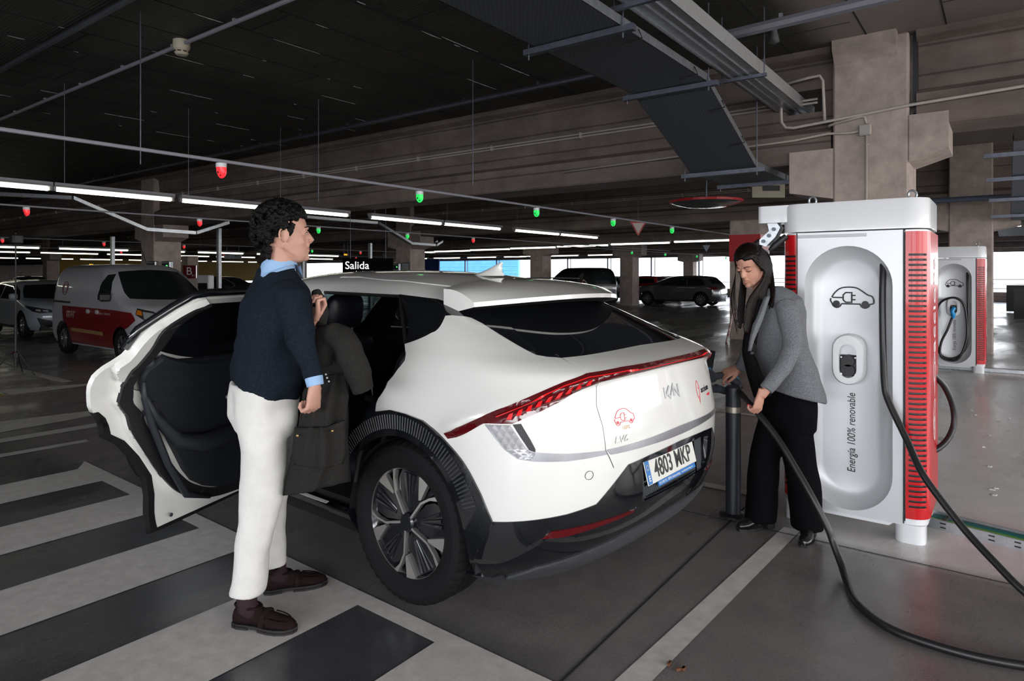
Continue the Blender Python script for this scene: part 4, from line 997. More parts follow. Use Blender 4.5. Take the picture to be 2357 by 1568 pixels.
# ------------------------------------------------------------ the opened rear door
hx,hy=1.17,.9
door=empty('rear_door',(hx,hy,0)); door.parent=car; door.rotation_euler=(0,0,math.radians(-67))
door['label']='opened left rear door seen from its inner side'
DOUT=[(.3362,.8450),(.402,.665),(.4077,.6394),(.4077,.5876),(.4060,.5509),(.4049,.5075),(.402,.4558),(.3985,.4157),(.402,.3406),(.412,.3172),(.422,.2721),(.4306,.2204),(.432,.1753),(.4292,.0768)]+SH.xz([(.45,.345),(1.15,.345),(1.16,.6),(1.15,1.0),(1.10,1.2),(1.03,1.43)])
DWIN=[(.362,.822),(.389,.7763),(.4250,.690),(.4435,.6411)]+SH.xz([(.55,1.10),(1.06,1.10),(1.06,1.2),(1.01,1.405)])
SEALC=[(.350,.8364),(.3748,.773),(.4163,.6894),(.4378,.576),(.4335,.4958),(.422,.4257),(.4203,.3656),(.4283,.3072),(.4373,.2554),(.4464,.2087),(.4578,.1669),(.475,.1319),(.4907,.1152),(.5179,.1052)]+SH.xz([(.9,.385),(1.08,.39)])
TRIMP=[(.4420,.655),(.4478,.571),(.4470,.4942),(.4420,.4524),(.4390,.3973),(.4395,.3506),(.4430,.3038),(.4492,.2588),(.4549,.2187),(.4621,.1836),(.4735,.1553),(.4864,.1352),(.5136,.1185)]+SH.xz([(.9,.405),(1.09,.41),(1.10,.8),(1.09,1.125),(.55,1.13)])
CLAD=[(.4049,.4157),(.3985,.4157),(.402,.3406),(.412,.3172),(.422,.2721),(.4306,.2204),(.432,.1753),(.4292,.0768)]+SH.xz([(.45,.345),(1.15,.345),(1.15,.355)])+[(.4345,.0850),(.4368,.1753),(.4350,.2230),(.4262,.2750),(.4158,.3215),(.4060,.3460),(.4020,.4157)]
DS=Shell(S,_f[0],dense=np.concatenate([np.linspace(0,.34,30),np.linspace(.345,.8,110),np.linspace(.81,1,8)]))
SEALC=[(p.x,p.y) for p in smooth_path([(a*5,b*1.9,0) for a,b in SEALC],5)]; SEALC=[(a/5,b/1.9) for a,b in SEALC]
def ribbon_quads(pts,w):
    P=poly_ribbon(pts,w); n=len(pts); L=P[:n]; R=P[n:][::-1]
    return [[L[i],L[i+1],R[i+1],R[i]] for i in range(n-1)]
SEALQ=ribbon_quads(SEALC,.028)
DS.cut([(n,p,True) for n,p in [('o',DOUT),('w',DWIN),('t',TRIMP),('c',CLAD)]+[('s',q) for q in SEALQ]])
dl,dn=DS.classify([('frame',DOUT),('glass',DWIN)]+[('seal',q) for q in SEALQ]+[('trim',TRIMP)])
def dpart(n,name,m,off,thick,inner=0,mask=None,smooth=50,lab=None):
    mk_=mask if mask is not None else dl==dn.index(n)
    o=DS.mesh(name,mk_,None,m,None,off,thick,inner,smooth)
    o.data.transform(Matrix.Translation((-hx,-hy,0))); o.parent=door
    if lab:o['label']=lab
    return o
cl=DS.inside(DS.Cn,CLAD); allm=((dl==dn.index('frame'))|(dl==dn.index('seal'))|(dl==dn.index('trim')))&~cl
dpart(None,'door_skin',[M_cw],0,.022,mask=allm)
inn=DS.inside(DS.Cn,[(a,b) for a,b in SEALC])&allm
dpart(None,'inner_frame',[M_cw],-.022,.034,mask=inn|(dl==dn.index('seal')),lab='white inner door frame')
dpart('seal','door_rubber',[M_rub2],-.050,.018)
dpart('trim','door_trim',[M_trim],-.056,.030,lab='dark blue-black inner door trim')
dpart('glass','door_window',[M_glass],-.02,.004)
cl=DS.inside(DS.Cn,CLAD)
dpart(None,'arch_cladding',[M_rub],.006,.032,mask=cl)
b=MB()
def dsurf(t,v,off): return Vector(DS.pos(np.array([[t,v]]),1,off)[0])-Vector((hx,hy,0))
def dxz(x,z,off): return dsurf(*SH.xz([(x,z)])[0],off)
fr=[dsurf(.402,.662,.004),dsurf(.376,.725,.004),dsurf(.352,.80,.004),dsurf(.335,.840,.004),dxz(.4,1.432,.004),dxz(.8,1.436,.004),dxz(1.03,1.43,.004)]
MB().tube(fr,.020,6).build('window_frame',M_gb,door,smooth=True)
fr2=[dsurf(*p_,-.05) for p_ in [(.4435,.6411),(.4250,.690),(.389,.7763),(.362,.822)]]
MB().tube([dxz(x_,z_,-.040) for x_,z_ in((.20,1.165),(.35,1.125),(.6,1.105),(1.06,1.105))],.030,10).build('window_sill',M_trim,door,smooth=True)
# armrest, pull and speaker shapes on the trim
arm=[dxz(.22,1.02,-.095),dxz(.28,.9,-.10),dxz(.40,.76,-.115),dxz(.55,.71,-.13),dxz(.85,.72,-.13),dxz(1.08,.76,-.12)]
MB().tube(arm,[.016,.022,.034,.045,.045,.035],10).build('armrest',M_trim,door,smooth=True)
arm=[dxz(.20,1.09,-.088),dxz(.22,1.0,-.098),dxz(.27,.86,-.10),dxz(.36,.66,-.10),dxz(.47,.48,-.098),dxz(.62,.415,-.095)]
MB().tube(arm,[.008,.014,.016,.016,.016,.01],8).build('trim_rim',M_trim,door,smooth=True)
MB().box(tuple(dxz(.78,.90,-.105)),(.10,.012,.02),bev=.004).build('inner_handle',M_chr,door)
lk=dsurf(.4240,.385,-.050)
b=MB().box(tuple(lk),(.012,.055,.02)); b.box(tuple(lk+Vector((.02,-.03,.01))),(.04,.01,.02)); b.build('door_latch',M_black,door)
b=MB().lathe([(0,-.003),(.009,-.003),(.009,.003),(0,.003)],'y',c=tuple(dxz(.42,.395,-.05)),n=12)
for d_ in((.0,.028),(.0,-.028),(.018,-.034)): 
    c_=lk+Vector((d_[0],-.005,d_[1])); b.lathe([(0,-.003),(.004,-.003),(.004,.003),(0,.003)],'y',c=tuple(c_),n=8)
b.build('door_bolt',M_galvd,door)
# ------------------------------------------------------------ chargers (front faces -y, box in world axes)
M_chw=mat('charger_white',(.72,.73,.75),.3,coat=.4)
M_chs=mat('charger_silver_white',(.60,.61,.63),.36,.25)
M_chr_red=mat('charger_red',(.52,.006,.010),.28,coat=.25,spec=.3)
M_cable=mat('cable_black',(.010,.010,.011),.4)
M_ink2=mat('print_black',(.012,.012,.014),.5)
M_inkw=mat('print_white',(.8,.8,.8),.5)
M_blue2=mat('connector_blue',(.01,.28,.62),.4)
M_gun=mat('connector_grey',(.05,.06,.075),.4)
def rrect(x0,x1,y0,y1,r,n=6):
    P=[]
    for cx,cy,a in((x1-r,y0+r,-90),(x1-r,y1-r,0),(x0+r,y1-r,90),(x0+r,y0+r,180)):
        for k in range(n+1): t=math.radians(a+90*k/n); P.append((cx+r*math.cos(t),cy+r*math.sin(t)))
    return P
def charger(ox,oy,label,full=True):
    # local: x from 0 (left) to W, y from 0 (front) to D
    W,D,R=.79,.60,.10
    t=empty('ev_charger',(ox,oy,0),0,label,'EV charger','tall red and white vehicle chargers')
    # body core with an oval recess in the front panel
    xl,xr=.098,.664
    b=MB(); # front panel with a stadium hole: build as strips around the hole
    hx0,hx1,hz0,hz1=.140,.612,.125,1.69; rr=(hx1-hx0)/2; cx=(hx0+hx1)/2
    z0p,z1p=.10,1.775
    hole=[];out=[]
    zt,zb=hz1-rr,hz0+rr
    for k in range(8): z=zb+(zt-zb)*k/8; hole.append((hx1,z)); out.append((xr,z))
    for k in range(20):
        a=PI*k/20; hole.append((cx+rr*math.cos(a),zt+rr*math.sin(a)))
        if a<PI/4: out.append((xr,zt+(z1p-zt)*a/(PI/4)))
        elif a<=3*PI/4: out.append((xr+(xl-xr)*(a-PI/4)/(PI/2),z1p))
        else: out.append((xl,z1p+(zt-z1p)*(a-3*PI/4)/(PI/4)))
    for k in range(8): z=zt+(zb-zt)*k/8; hole.append((hx0,z)); out.append((xl,z))
    for k in range(20):
        a=PI*k/20; hole.append((cx-rr*math.cos(a),zb-rr*math.sin(a)))
        if a<PI/4: out.append((xl,zb+(z0p-zb)*a/(PI/4)))
        elif a<=3*PI/4: out.append((xl+(xr-xl)*(a-PI/4)/(PI/2),z0p))
        else: out.append((xr,z0p+(zb-z0p)*(a-3*PI/4)/(PI/4)))
    N=len(hole)
    zc_=(hz0+hz1)/2
    def shr(d): return [(cx+(x-cx)*(1-d/rr),(zt+(z-zt)*(1-d/rr) if z>zt else (zb+(z-zb)*(1-d/rr) if z<zb else z))) for x,z in hole]
    vs=[(x,.0,z) for x,z in out]+[(x,.0,z) for x,z in hole]+[(x,.012,z) for x,z in shr(.004)]+[(x,.055,z) for x,z in shr(.022)]+[(x,.085,z) for x,z in shr(.05)]+[(x,.10,z) for x,z in shr(.09)]
    fs=[]
    for j in range(5):
        for k in range(N): fs.append((j*N+k,j*N+(k+1)%N,(j+1)*N+(k+1)%N,(j+1)*N+k))
    fs.append(tuple(5*N+k for k in range(N)))
    b.add(vs,fs)
    b.build('front_panel',M_chs,t,smooth=40)
    b=MB(); pl=[(.012,R)]+[(.012+(.086)*f_,R-.1*math.sin(f_*PI/2)) for f_ in(.5,)]
    core=rrect(.012,W-.012,.012,D-.01,R-.01); 
    fr_=[(.088,.112),(.674,.112)]
    cl2=[p for p in core]
    cl2=[(W-.012-.115,.012)]+cl2[1:-7]+[(R+.02,.012)] if False else cl2
    body_=[(.674,.112),(.674,.012),(W-.10,.014)]+[(W-R+(R-.012)*math.sin(a),R-(R-.012)*math.cos(a)) for a in np.linspace(.2,PI/2,6)]+[(W-.012,D-.01),(.012,D-.01)]+[(R-(R-.012)*math.sin(a),R-(R-.012)*math.cos(a)) for a in np.linspace(PI/2,.2,6)]+[(.088,.014),(.088,.112)]
    b.prism(body_,.10,1.775,'z')
    b.box((.38,.06,.11),(.60,.10,.02)); b.build('cabinet_core',M_chw,t,smooth=35)
    for x in(xl-.002,xr+.002): MB().box((x,.001,.94),(.006,.006,1.66)).build('panel_gap',M_black,t)
    # top cap
    c2=rrect(0,W,-.012,D,R+.01,8); b=MB()
    rings=[[(x,y,1.782) for x,y in c2],[(x,y,1.94) for x,y in c2],[(W/2+(x-W/2)*.985,D/2+(y-D/2)*.98,1.955) for x,y in c2]]
    b.loft(rings); b.build('top_cap',M_chw,t,smooth=35)
    MB().prism(rrect(.006,W-.006,-.006,D-.006,R),1.735,1.777,'z').build('collar',M_chw,t,smooth=35) if False else None
    # feet / plinth
    for x0,x1 in((.02,.17),(W-.17,W-.02)):
        for y0,y1 in((.0,.16),(D-.17,D-.01)):
            c3=rrect(x0,x1,y0,y1,.05); MB().loft([[(x,y,0) for x,y in c3],[(x,y,.105) for x,y in c3]]).build('foot',M_chw,t,smooth=35)
    MB().prism([(.17,.10),(W-.17,.10),(W-.20,.075),(.20,.075)],.02,.06,'y').build('front_skirt',M_chw,t)
    # red grille corners: quarter-round columns with slots
    def corner(side):
        pts=[]
        # path from panel edge around the front corner to the side
        path=[(xr+.012,-.001)]+[(W-R+R*math.sin(a),R-R*math.cos(a)) for a in np.linspace(0,PI/2,9)]+[(W,D-.10)]+[(W-.0,D-.02)]
        if side<0: path=[(W-x,y) for x,y in path]; 
        if side<0:
            path=[(.090,-.001)]+[(R-R*math.sin(a),R-R*math.cos(a)) for a in np.linspace(0,PI/2,9)]+[(0,D-.10),(0,D-.02)]
        zs=[.14,.20]; ns=50; z=.20; dz=(1.65-.20)/ns
        rows=[(.14,.205,False)]
        for k in range(ns): rows+= [(.205+k*dz,.205+k*dz+dz*.42,True),(.205+k*dz+dz*.42,.205+(k+1)*dz,False)]
        rows+=[(.205+ns*dz,1.765,False)]
        b=MB(); g=MB()
        def seg(i,z0,z1,mb,inset=0):
            (x0,y0),(x1,y1)=path[i],path[i+1]
            mb.add([(x0,y0,z0),(x1,y1,z0),(x1,y1,z1),(x0,y0,z1)],[(0,1,2,3)])
        nseg=len(path)-1
        for i in range(nseg):
            slot=(i>=1 and i<=5)
            if not slot: seg(i,.14,1.765,b)
            else:
                for z0,z1,s_ in rows:
                    if s_:
                        # slot lip: louvre sloping inwards
                        (x0,y0),(x1,y1)=path[i],path[i+1]; cx_,cy_=(W-R if side>0 else R),R
                        def inn(x,y): 
                            return (cx_+(x-cx_)*.91,cy_+(y-cy_)*.91)
                        a0=inn(x0,y0);a1=inn(x1,y1)
                        g.add([(x0,y0,z0),(x1,y1,z0),(*a1,z0+.001),(*a0,z0+.001)],[(0,1,2,3)])
                        g.add([(x0,y0,z1),(x1,y1,z1),(*a1,z1),(*a0,z1)],[(3,2,1,0)])
                        g.add([(*a0,z0),(*a1,z0),(*a1,z1),(*a0,z1)],[(0,1,2,3)])
                    else: seg(i,z0,z1,b)
        b.build('red_grille',M_chr_red,t,smooth=40); g.build('grille_void',M_black,t)
    corner(1); corner(-1)
    b=MB().box((.29,-.0035,1.752),(.38,.004,.018),bev=.002); b.build('status_light',mat('status_bar',(.45,.47,.50),.3),t)
    # car icon and slogan on the recess floor
    ry=.096
    ic=strokes(car_icon(.235),.0085,.001); 
    for c_ in(-.36,.31): ic.lathe([(0,0),(.020,0),(.020,.001),(0,.001)],'z',c=(c_*.235,-.14*.235,0),n=18)
    o=ic.build('car_icon',M_ink2,t); o.location=(.385,ry,1.375); o.rotation_euler=(PI/2,0,0)
    text_mesh('slogan','Energía 100% renovable',.062,(.385,ry-.001,.565),(PI/2,-PI/2,0),M_ink2,t,sx=.80,shear=.12)
    # holster ring with sockets
    cx=.378
    def stad(x0,x1,z0,z1,n=10):
        r=(x1-x0)/2; return [(cx+ (x0+x1)/2+r*math.cos(a),z1-r+r*math.sin(a)) for a in np.linspace(0,PI,n)]+[(cx+(x0+x1)/2+r*math.cos(a),z0+r+r*math.sin(a)) for a in np.linspace(PI,2*PI,n)]
    A=stad(-.088,.088,.862,1.165);B_=stad(-.047,.047,.905,1.105)
    b=MB(); n=len(A)
    vs=[(x,ry,z) for x,z in A]+[(x,.018,z) for x,z in A]+[(cx+(x-cx)*.9,.005,1.013+(z-1.013)*.95) for x,z in A]+[(x,.006,z) for x,z in B_]+[(x,ry-.01,z) for x,z in B_]
    b.add(vs,[(j*n+k,j*n+(k+1)%n,(j+1)*n+(k+1)%n,(j+1)*n+k) for j in range(4) for k in range(n)]); b.build('holster_ring',M_chw,t,smooth=40)
    b=MB(); b.prism(B_,ry-.03,ry-.028,'y'); b.build('holster_back',M_chs,t)
    b=MB().box((cx,.055,.975),(.095,.05,.125),bev=.006); b.lathe([(0,-.012),(.034,-.012),(.036,0),(.036,.03)],'y',c=(cx,.03,1.005),n=20); b.lathe([(0,-.012),(.036,-.012),(.038,0),(.038,.03)],'y',c=(cx,.03,.948),n=20); b.build('socket_block',M_black,t,smooth=35)
    b=MB()
    for dx in(-.038,.038):
        for z in(.925,1.025): b.lathe([(0,-.003),(.005,-.003),(.005,.003),(0,.003)],'y',c=(cx+dx,.029,z),n=10)
    b.build('socket_screw',M_chrb,t)
    # eye bolts
    for x in(.12,.68):
        b=MB(); b.cyl((x,.30,1.95),(x,.30,1.975),.012,10); q=[(x+.022*math.cos(a),.30,2.0+.026*math.sin(a)) for a in np.linspace(0,2*PI,17)]; b.tube(q,.007,8,cap=False); b.build('eye_bolt',M_galv,t,smooth=40)
    # side lettering
    text_mesh('side_text','acciona',.20,(W+.002,.30,1.34),(PI/2,-PI/2,PI/2),M_inkw,t,sx=.95)
    lf=strokes([[(-.05,.0),(-.04,.06),(0,.10),(.04,.06),(.05,0),(.045,-.05),(.02,-.09),(.005,-.15),(0,-.05)],[(0,.04),(.03,.03)],[(-.05,0),(-.045,-.04),(-.03,-.07)]],.012,.001).build('leaf_mark',M_inkw,t); lf.location=(W+.002,.30,.96); lf.rotation_euler=(PI/2,0,PI/2)
    ic=strokes(car_icon(.24),.007,.001); o=ic.build('side_icon',M_inkw,t); o.location=(W+.002,.30,.66); o.rotation_euler=(PI/2,-PI/2,PI/2)
    return t
def local(o,p): return Vector(p)-o.location
ch=charger(-1.132,4.32,'large white and red charger standing right behind the woman')
# swing arm with balancer plates on the left of the near charger
b=MB(); c4=rrect(-.15,.09,.02,.22,.03); b.loft([[(x,y,1.848) for x,y in c4],[(x,y,1.955) for x,y in c4]]); b.build('cable_arm',M_chw,ch,smooth=30)
for y in(.07,.15):
    b=MB()
    P=[(-.04,1.848),(-.02,1.82),(-.05,1.76),(-.11,1.70),(-.15,1.715),(-.15,1.745),(-.09,1.80),(-.10,1.848)]; b.prism(P,y-.004,y+.004,'y')
    b.build('arm_plate',M_galv,ch)
b=MB()
for x,z in((-.06,1.81),(-.09,1.77),(-.125,1.735)): b.cyl((x,.055,z),(x,.165,z),.012,10)
b.build('plate_bolt',M_galvd,ch)
for g_,r_g in(([(-.15,.11,1.735),(-.19,.11,1.705),(-.23,.11,1.675)],[.026,.03,.014]),([(.03,.01,1.76),(-.03,-.02,1.70),(-.06,-.03,1.67)],[.02,.022,.012])): MB().tube(g_,r_g,10).build('cable_grip',M_black,ch,smooth=40)
b=MB()
for c_ in((-.245,.11,1.665),(-.075,-.035,1.66)):
    q=[(c_[0]+.012*math.cos(a),c_[1],c_[2]+.012*math.sin(a)) for a in np.linspace(0,2*PI,13)]; b.tube(q,.004,6,cap=False)
b.build('carabiner',M_chrb,ch)
ch2=charger(-1.04,12.40,'second white and red charger standing farther back on the right')
def px(x,y,Y): X=(x-1178.5)*Y/1517; return C(X,Y,1.52-(y-632)*Y/1517)
def cable(P,label,r=.018,grp='charging cables'):
    t=MB().tube(smooth_path(P),r,12).build('charging_cable',M_cable,smooth=True); return tag(t,label,'cable',grp)
c1=[px(1692,893,4.17),px(1712,912,4.03),px(1742,948,3.80),px(1790,1010,3.66),px(1835,1085,3.55),px(1872,1150,3.47),px(1905,1215,3.42),px(1918,1250,3.40)]
c1+=[C(1.665,3.33,.05),C(1.63,3.2,.019),C(1.575,3.0,.0185),C(1.60,2.80,.0185),C(1.72,2.66,.0185),C(1.88,2.56,.0185),C(2.1,2.50,.0185),C(2.5,2.46,.0185),C(3.0,2.5,.0185)]
cable(c1,'thick black charging cable from the car through the woman\'s hand to the floor')
o_=ch.location
c2=[o_+Vector(p) for p in[(.555,.075,1.60),(.556,.05,1.50),(.556,.035,1.35),(.562,.012,1.10),(.575,-.035,.90),(.60,-.06,.80)]]+[px(2086,1010,3.62),px(2120,1085,3.5),px(2165,1150,3.40),px(2225,1225,3.28),px(2290,1295,3.15),px(2357,1362,3.03),px(2440,1420,2.93),C(2.7,2.85,.0185),C(3.1,2.8,.0185)]
cable(c2,'thick black cable hanging from the charger recess towards the right foreground')
c3=[Vector(p) for p in[(-.37,4.75,1.02),(-.34,4.80,1.03),(-.25,4.86,1.0),(-.165,4.90,.86),(-.145,4.90,.70),(-.19,4.86,.57),(-.28,4.8,.50),(-.37,4.75,.47)]]
c3=[px(2140,855,4.05),px(2152,866,4.06),px(2175,892,4.08),px(2193,935,4.1),px(2196,975,4.1),px(2182,1010,4.08),px(2160,1032,4.06),px(2140,1040,4.05)]
cable(c3,'black cable loop bulging from the right side of the near charger')
o2=ch2.location
c4=[o2+Vector(p) for p in[(.555,.08,1.55),(.56,.04,1.4),(.565,.02,1.1),(.57,.0,.75),(.56,-.01,.45),(.46,-.01,.26),(.32,-.01,.20),(.20,-.01,.27),(.15,-.0,.5),(.145,.02,.85),(.19,.03,1.05),(.30,.0,1.14),(.42,-.01,1.15),(.51,0,1.05),(.55,.0,.8),(.545,-.02,.5),(.45,-.03,.22),(.32,-.03,.175),(.21,-.03,.25),(.22,-.03,.45),(.30,-.03,.65),(.355,-.02,.82),(.378,-.02,.87)]]
cable(c4,'coiled black cable hanging on the distant charger',.017)
t=empty('charging_connector',tuple(o2+Vector((.378,0,.90))),0,'blue connector parked in the distant charger','connector')
MB().tube([(0,-.025,-.06),(.0,-.04,-.01),(-.015,-.05,.05),(.01,-.02,.10)],[.022,.034,.03,.03],10).build('blue_grip',M_blue2,t,smooth=40); MB().cyl((.01,-.03,.09),(.012,.02,.09),.03,12).build('nozzle',M_black,t)
# connector plugged into the car
def carw(x,y,z): return car.matrix_basis@Vector((x,y,z))
t=empty('charging_connector',tuple(carw(-.64,-1.06,.87)),0,'black and blue charging connector plugged into the white car','connector')
def cl_(x,y,z): return carw(x,y,z)-t.location
b=MB().tube([cl_(-.60,-.90,.885),cl_(-.62,-1.0,.885),cl_(-.635,-1.06,.88),cl_(-.65,-1.10,.865)],[.045,.048,.044,.032],14); b.tube([cl_(-.62,-1.0,.84),cl_(-.635,-1.05,.80),cl_(-.66,-1.12,.79)],[.03,.028,.024],12)
b.build('connector_head',M_gun,t,smooth=40)
b=MB().tube([cl_(-.645,-1.08,.87),cl_(-.67,-1.16,.875),cl_(-.70,-1.24,.855),cl_(-.72,-1.30,.815)],[.026,.022,.024,.03],12); b.tube([cl_(-.66,-1.11,.80),cl_(-.69,-1.18,.775),cl_(-.715,-1.25,.775),cl_(-.735,-1.31,.80)],[.026,.024,.026,.032],12); b.build('connector_handle',M_gun,t,smooth=40)
b=MB().tube([cl_(-.705,-1.245,.885),cl_(-.725,-1.285,.86),cl_(-.735,-1.31,.825),cl_(-.73,-1.30,.775),cl_(-.715,-1.27,.75)],.007,8); b.tube([cl_(-.625,-1.02,.935),cl_(-.64,-1.07,.92)],.010,8); b.build('blue_trim',M_blue2,t,smooth=True)
# ------------------------------------------------------------ bollard
t=empty('bollard',tuple(C(1.393,4.15)),0,'black round bollard with a metallic band beside the car bumper','bollard')
MB().lathe([(0,.82),(.038,.82),(.046,.81),(.046,.02),(0,.02)],'z',n=28).build('post',mat('bollard_black',(.018,.021,.027),.42,bump=.05,bs=90),t,smooth=35)
MB().lathe([(.0465,.655),(.0475,.655),(.0475,.69),(.0465,.69)],'z',n=28,close=True).build('metal_band',mat('brass_band',(.38,.33,.28),.35,.7),t,smooth=35)
b=MB().lathe([(0,0),(.085,0),(.085,.012),(.05,.022),(0,.022)],'z',n=20); b.build('base_flange',M_black,t,smooth=35)
# ------------------------------------------------------------ floor cable tray right of the charger
t=empty('floor_cable_tray',(-.40,4.76,0),math.radians(-13),'perforated steel floor channel with green cables right of the charger','cable tray')
b=MB()
for y,z in((-.075,.03),(.075,.03)): b.box((1.2,y,z),(2.6,.003,.06))
b.box((1.2,0,.002),(2.6,.15,.003)); b.box((1.2,-.078,.058),(2.6,.012,.003)); b.box((1.2,.078,.058),(2.6,.012,.003)); b.build('channel',M_galv,t)
b=MB()
for k in range(22):
    for z in(.018,.042): b.box((.0+k*.12,-.0775,z),(.03,.003,.008),bev=.001)
b.build('channel_slot',M_black,t)['kind']='stuff'
for k,(y,c_) in enumerate(((-.05,(.10,.30,.04)),(-.02,(.12,.38,.06)),(.012,(.01,.16,.15)),(.045,(.01,.12,.12)))):
    MB().tube(smooth_path([(-.1,y,.03),(.5,y+.008,.034),(1.1,y-.004,.03),(2.5,y,.03)]),.015,8).build('cable_strand',mat('cable_colour_%d'%k,c_,.4),t,smooth=True)
MB().box((.12,0,.045),(.012,.15,.03)).build('tray_strap',M_black,t)
b=MB().box((.6,12.75,.03),(3,.18,.05)); tag(b.build('floor_cable_duct',M_galv),'pale steel floor duct running right from the distant charger','cable duct')
# ------------------------------------------------------------ people
M_skin=mat('skin',(.50,.27,.20),.48,var=.10,vs=9,spec=.4)
M_skin2=mat('skin_warm',(.47,.235,.165),.46,var=.10,vs=9,spec=.4)
M_lip=mat('lip',(.36,.12,.10),.4)
M_hair=mat('black_hair',(.0035,.003,.003),.42,bump=.6,bs=260,stretch=(1,1,.25),spec=.15)
M_hair2=mat('dark_brown_hair',(.0055,.0026,.0022),.40,bump=.4,bs=240,stretch=(1,1,.06),spec=.14)
M_eye=mat('eye_white',(.6,.56,.52),.2); M_iris=mat('iris_dark',(.02,.012,.008),.15)
def knit(name,c1,c2,sc,bump=.5):
    m=mat(name,c1,.95,bump=bump,bs=sc,spec=.08); n=m.node_tree.nodes;L=m.node_tree.links;b=n['Principled BSDF']
    tc=n.new('ShaderNodeTexCoord'); z=n.new('ShaderNodeTexNoise'); z.inputs['Scale'].default_value=sc*.8; z.inputs['Detail'].default_value=2; L.new(tc.outputs['Object'],z.inputs[0])
    r=n.new('ShaderNodeValToRGB'); r.color_ramp.elements[0].position=.38; r.color_ramp.elements[1].position=.66; r.color_ramp.elements[0].color=(*c1,1); r.color_ramp.elements[1].color=(*c2,1)
    L.new(z.outputs[0],r.inputs[0]); L.new(r.outputs[0],b.inputs['Base Color']); return m
M_sweat=knit('navy_melange_wool',(.005,.007,.012),(.022,.031,.045),620)
M_tweed=knit('grey_tweed',(.085,.09,.10),(.27,.28,.30),520)
M_coat=knit('dark_olive_wax_cotton',(.016,.0152,.014),(.031,.029,.0265),420,.25)
M_shirt=mat('light_blue_shirt',(.27,.43,.66),.7,bump=.1,bs=300)
M_pant=mat('ecru_denim',(.66,.645,.61),.85,bump=.18,bs=500,var=.05,vs=14)
M_bpant=mat('black_trousers',(.003,.003,.004),.85,spec=.06,bump=.1,bs=300)
M_suede=mat('brown_suede',(.016,.0085,.0085),.9,spec=.08,var=.3,vs=60,bump=.2,bs=300)
M_sole=mat('dark_sole',(.012,.009,.008),.6); M_sock=mat('plum_socks',(.035,.020,.024),.9,spec=.1,bump=.4,bs=200)
M_boot=mat('black_boot_leather',(.008,.008,.009),.25,coat=.3)
M_top=mat('black_top',(.005,.005,.006),.9,spec=.08)
M_nail=mat('red_nail',(.5,.01,.02),.2,coat=1)
M_brass=mat('brass_snap',(.45,.30,.12),.3,.9)
def q3(x,y,Y): X=(x-1178.5)*Y/1517; return Vector((X,Y,1.52-(y-632)*Y/1517))   # camera-aligned metres
ROT=Matrix(((.8,-.6,0),(.6,.8,0),(0,0,1))).to_4x4()
def erings(rows,face,n=28,ex=2.3):
    # rows: (centre Vector cam-aligned, sagittal a, lateral b [, tilt vector])
    f=Vector((math.cos(face),math.sin(face),0)); l=Vector((-f.y,f.x,0)); R=[]
    for r in rows:
        c,a,b=r[:3]; up=r[3] if len(r)>3 else Vector((0,0,1)); up=up.normalized()
        ff=(f-up*f.dot(up)).normalized(); ll=up.cross(ff)
        ring=[]
        for k in range(n):
            t=2*PI*k/n; cs,sn=math.cos(t),math.sin(t); e=2/ex
            ring.append(c+ff*(a*math.copysign(abs(cs)**e,cs))+ll*(b*math.copysign(abs(sn)**e,sn)))
        R.append(ring)
    return R
def tob(b,loc):
    b.xf(ROT); L_=Vector(loc)
    b.v=[tuple(Vector(v)-L_) for v in b.v]; return b
def crease(o,strength,size,depth=2,typ='CLOUDS',name='folds'):
    t=bpy.data.textures.new(name,typ); t.noise_scale=size
    if typ=='CLOUDS': t.noise_depth=depth
    d=o.modifiers.new('f','DISPLACE'); d.texture=t; d.strength=strength; d.mid_level=.5; return o
def hand(b,M,curls,thumb=(.6,.7,-.35),tcurl=.3,sc=1.0,spread=.06):
    k=len(b.v)
    b.loft([[Vector((x,w*math.cos(t),th*math.sin(t)*.9+dz)) for t in np.linspace(0,2*PI,14,endpoint=False)] for x,w,th,dz in((-.03,.026,.021,0),(0,.027,.021,0),(.025,.034,.020,0),(.055,.040,.018,.001),(.085,.040,.014,.002),(.096,.036,.010,.001))])
    tips=[]
    for i,(y,ln) in enumerate(((-.031,.062),(-.0105,.076),(.0105,.082),(.031,.074))):
        c=curls[i]; p=Vector((.080,y,.001)); an=0; pts=[p.copy()]; yaw=(i-1.5)*spread
        for s_,cc in zip((.20,.42,.30,.24),(0,c[0],c[1],c[2])):
            an+=cc; p=p+Vector((math.cos(an)*math.cos(yaw),math.cos(an)*math.sin(yaw),-math.sin(an)))*(ln*s_*1.05); pts.append(p.copy())
        b.tube(pts,[.0095,.0095,.009,.0082,.0068],10); b.sphere(pts[-1],.0068,8,6); tips.append((pts[-1],pts[-2]))
        for q in pts[1:4]: b.sphere(q,.0092,8,6)
    p=Vector((.020,.026,-.004)); d=Vector(thumb).normalized(); p1=p+d*.040; d2=(d+Vector((tcurl,-tcurl*.8,-tcurl*.6))).normalized(); p2=p1+d2*.032; p3=p2+(d2+Vector((tcurl*.5,-tcurl*.5,0))).normalized()*.024
    b.tube([p,p1,p2,p3],[.015,.0125,.011,.0082],10); b.sphere(p3,.0082,8,6); tips.append((p3,p2))
    MM=M@Matrix.Scale(sc,4); b.xf(MM,k); return [(MM@a,MM@c) for a,c in tips]
def frame(o,x,z):
    x=Vector(x).normalized(); z=Vector(z); z=(z-x*z.dot(x)).normalized(); y=z.cross(x); m=Matrix((x,y,z)).transposed().to_4x4(); m.translation=Vector(o); return m
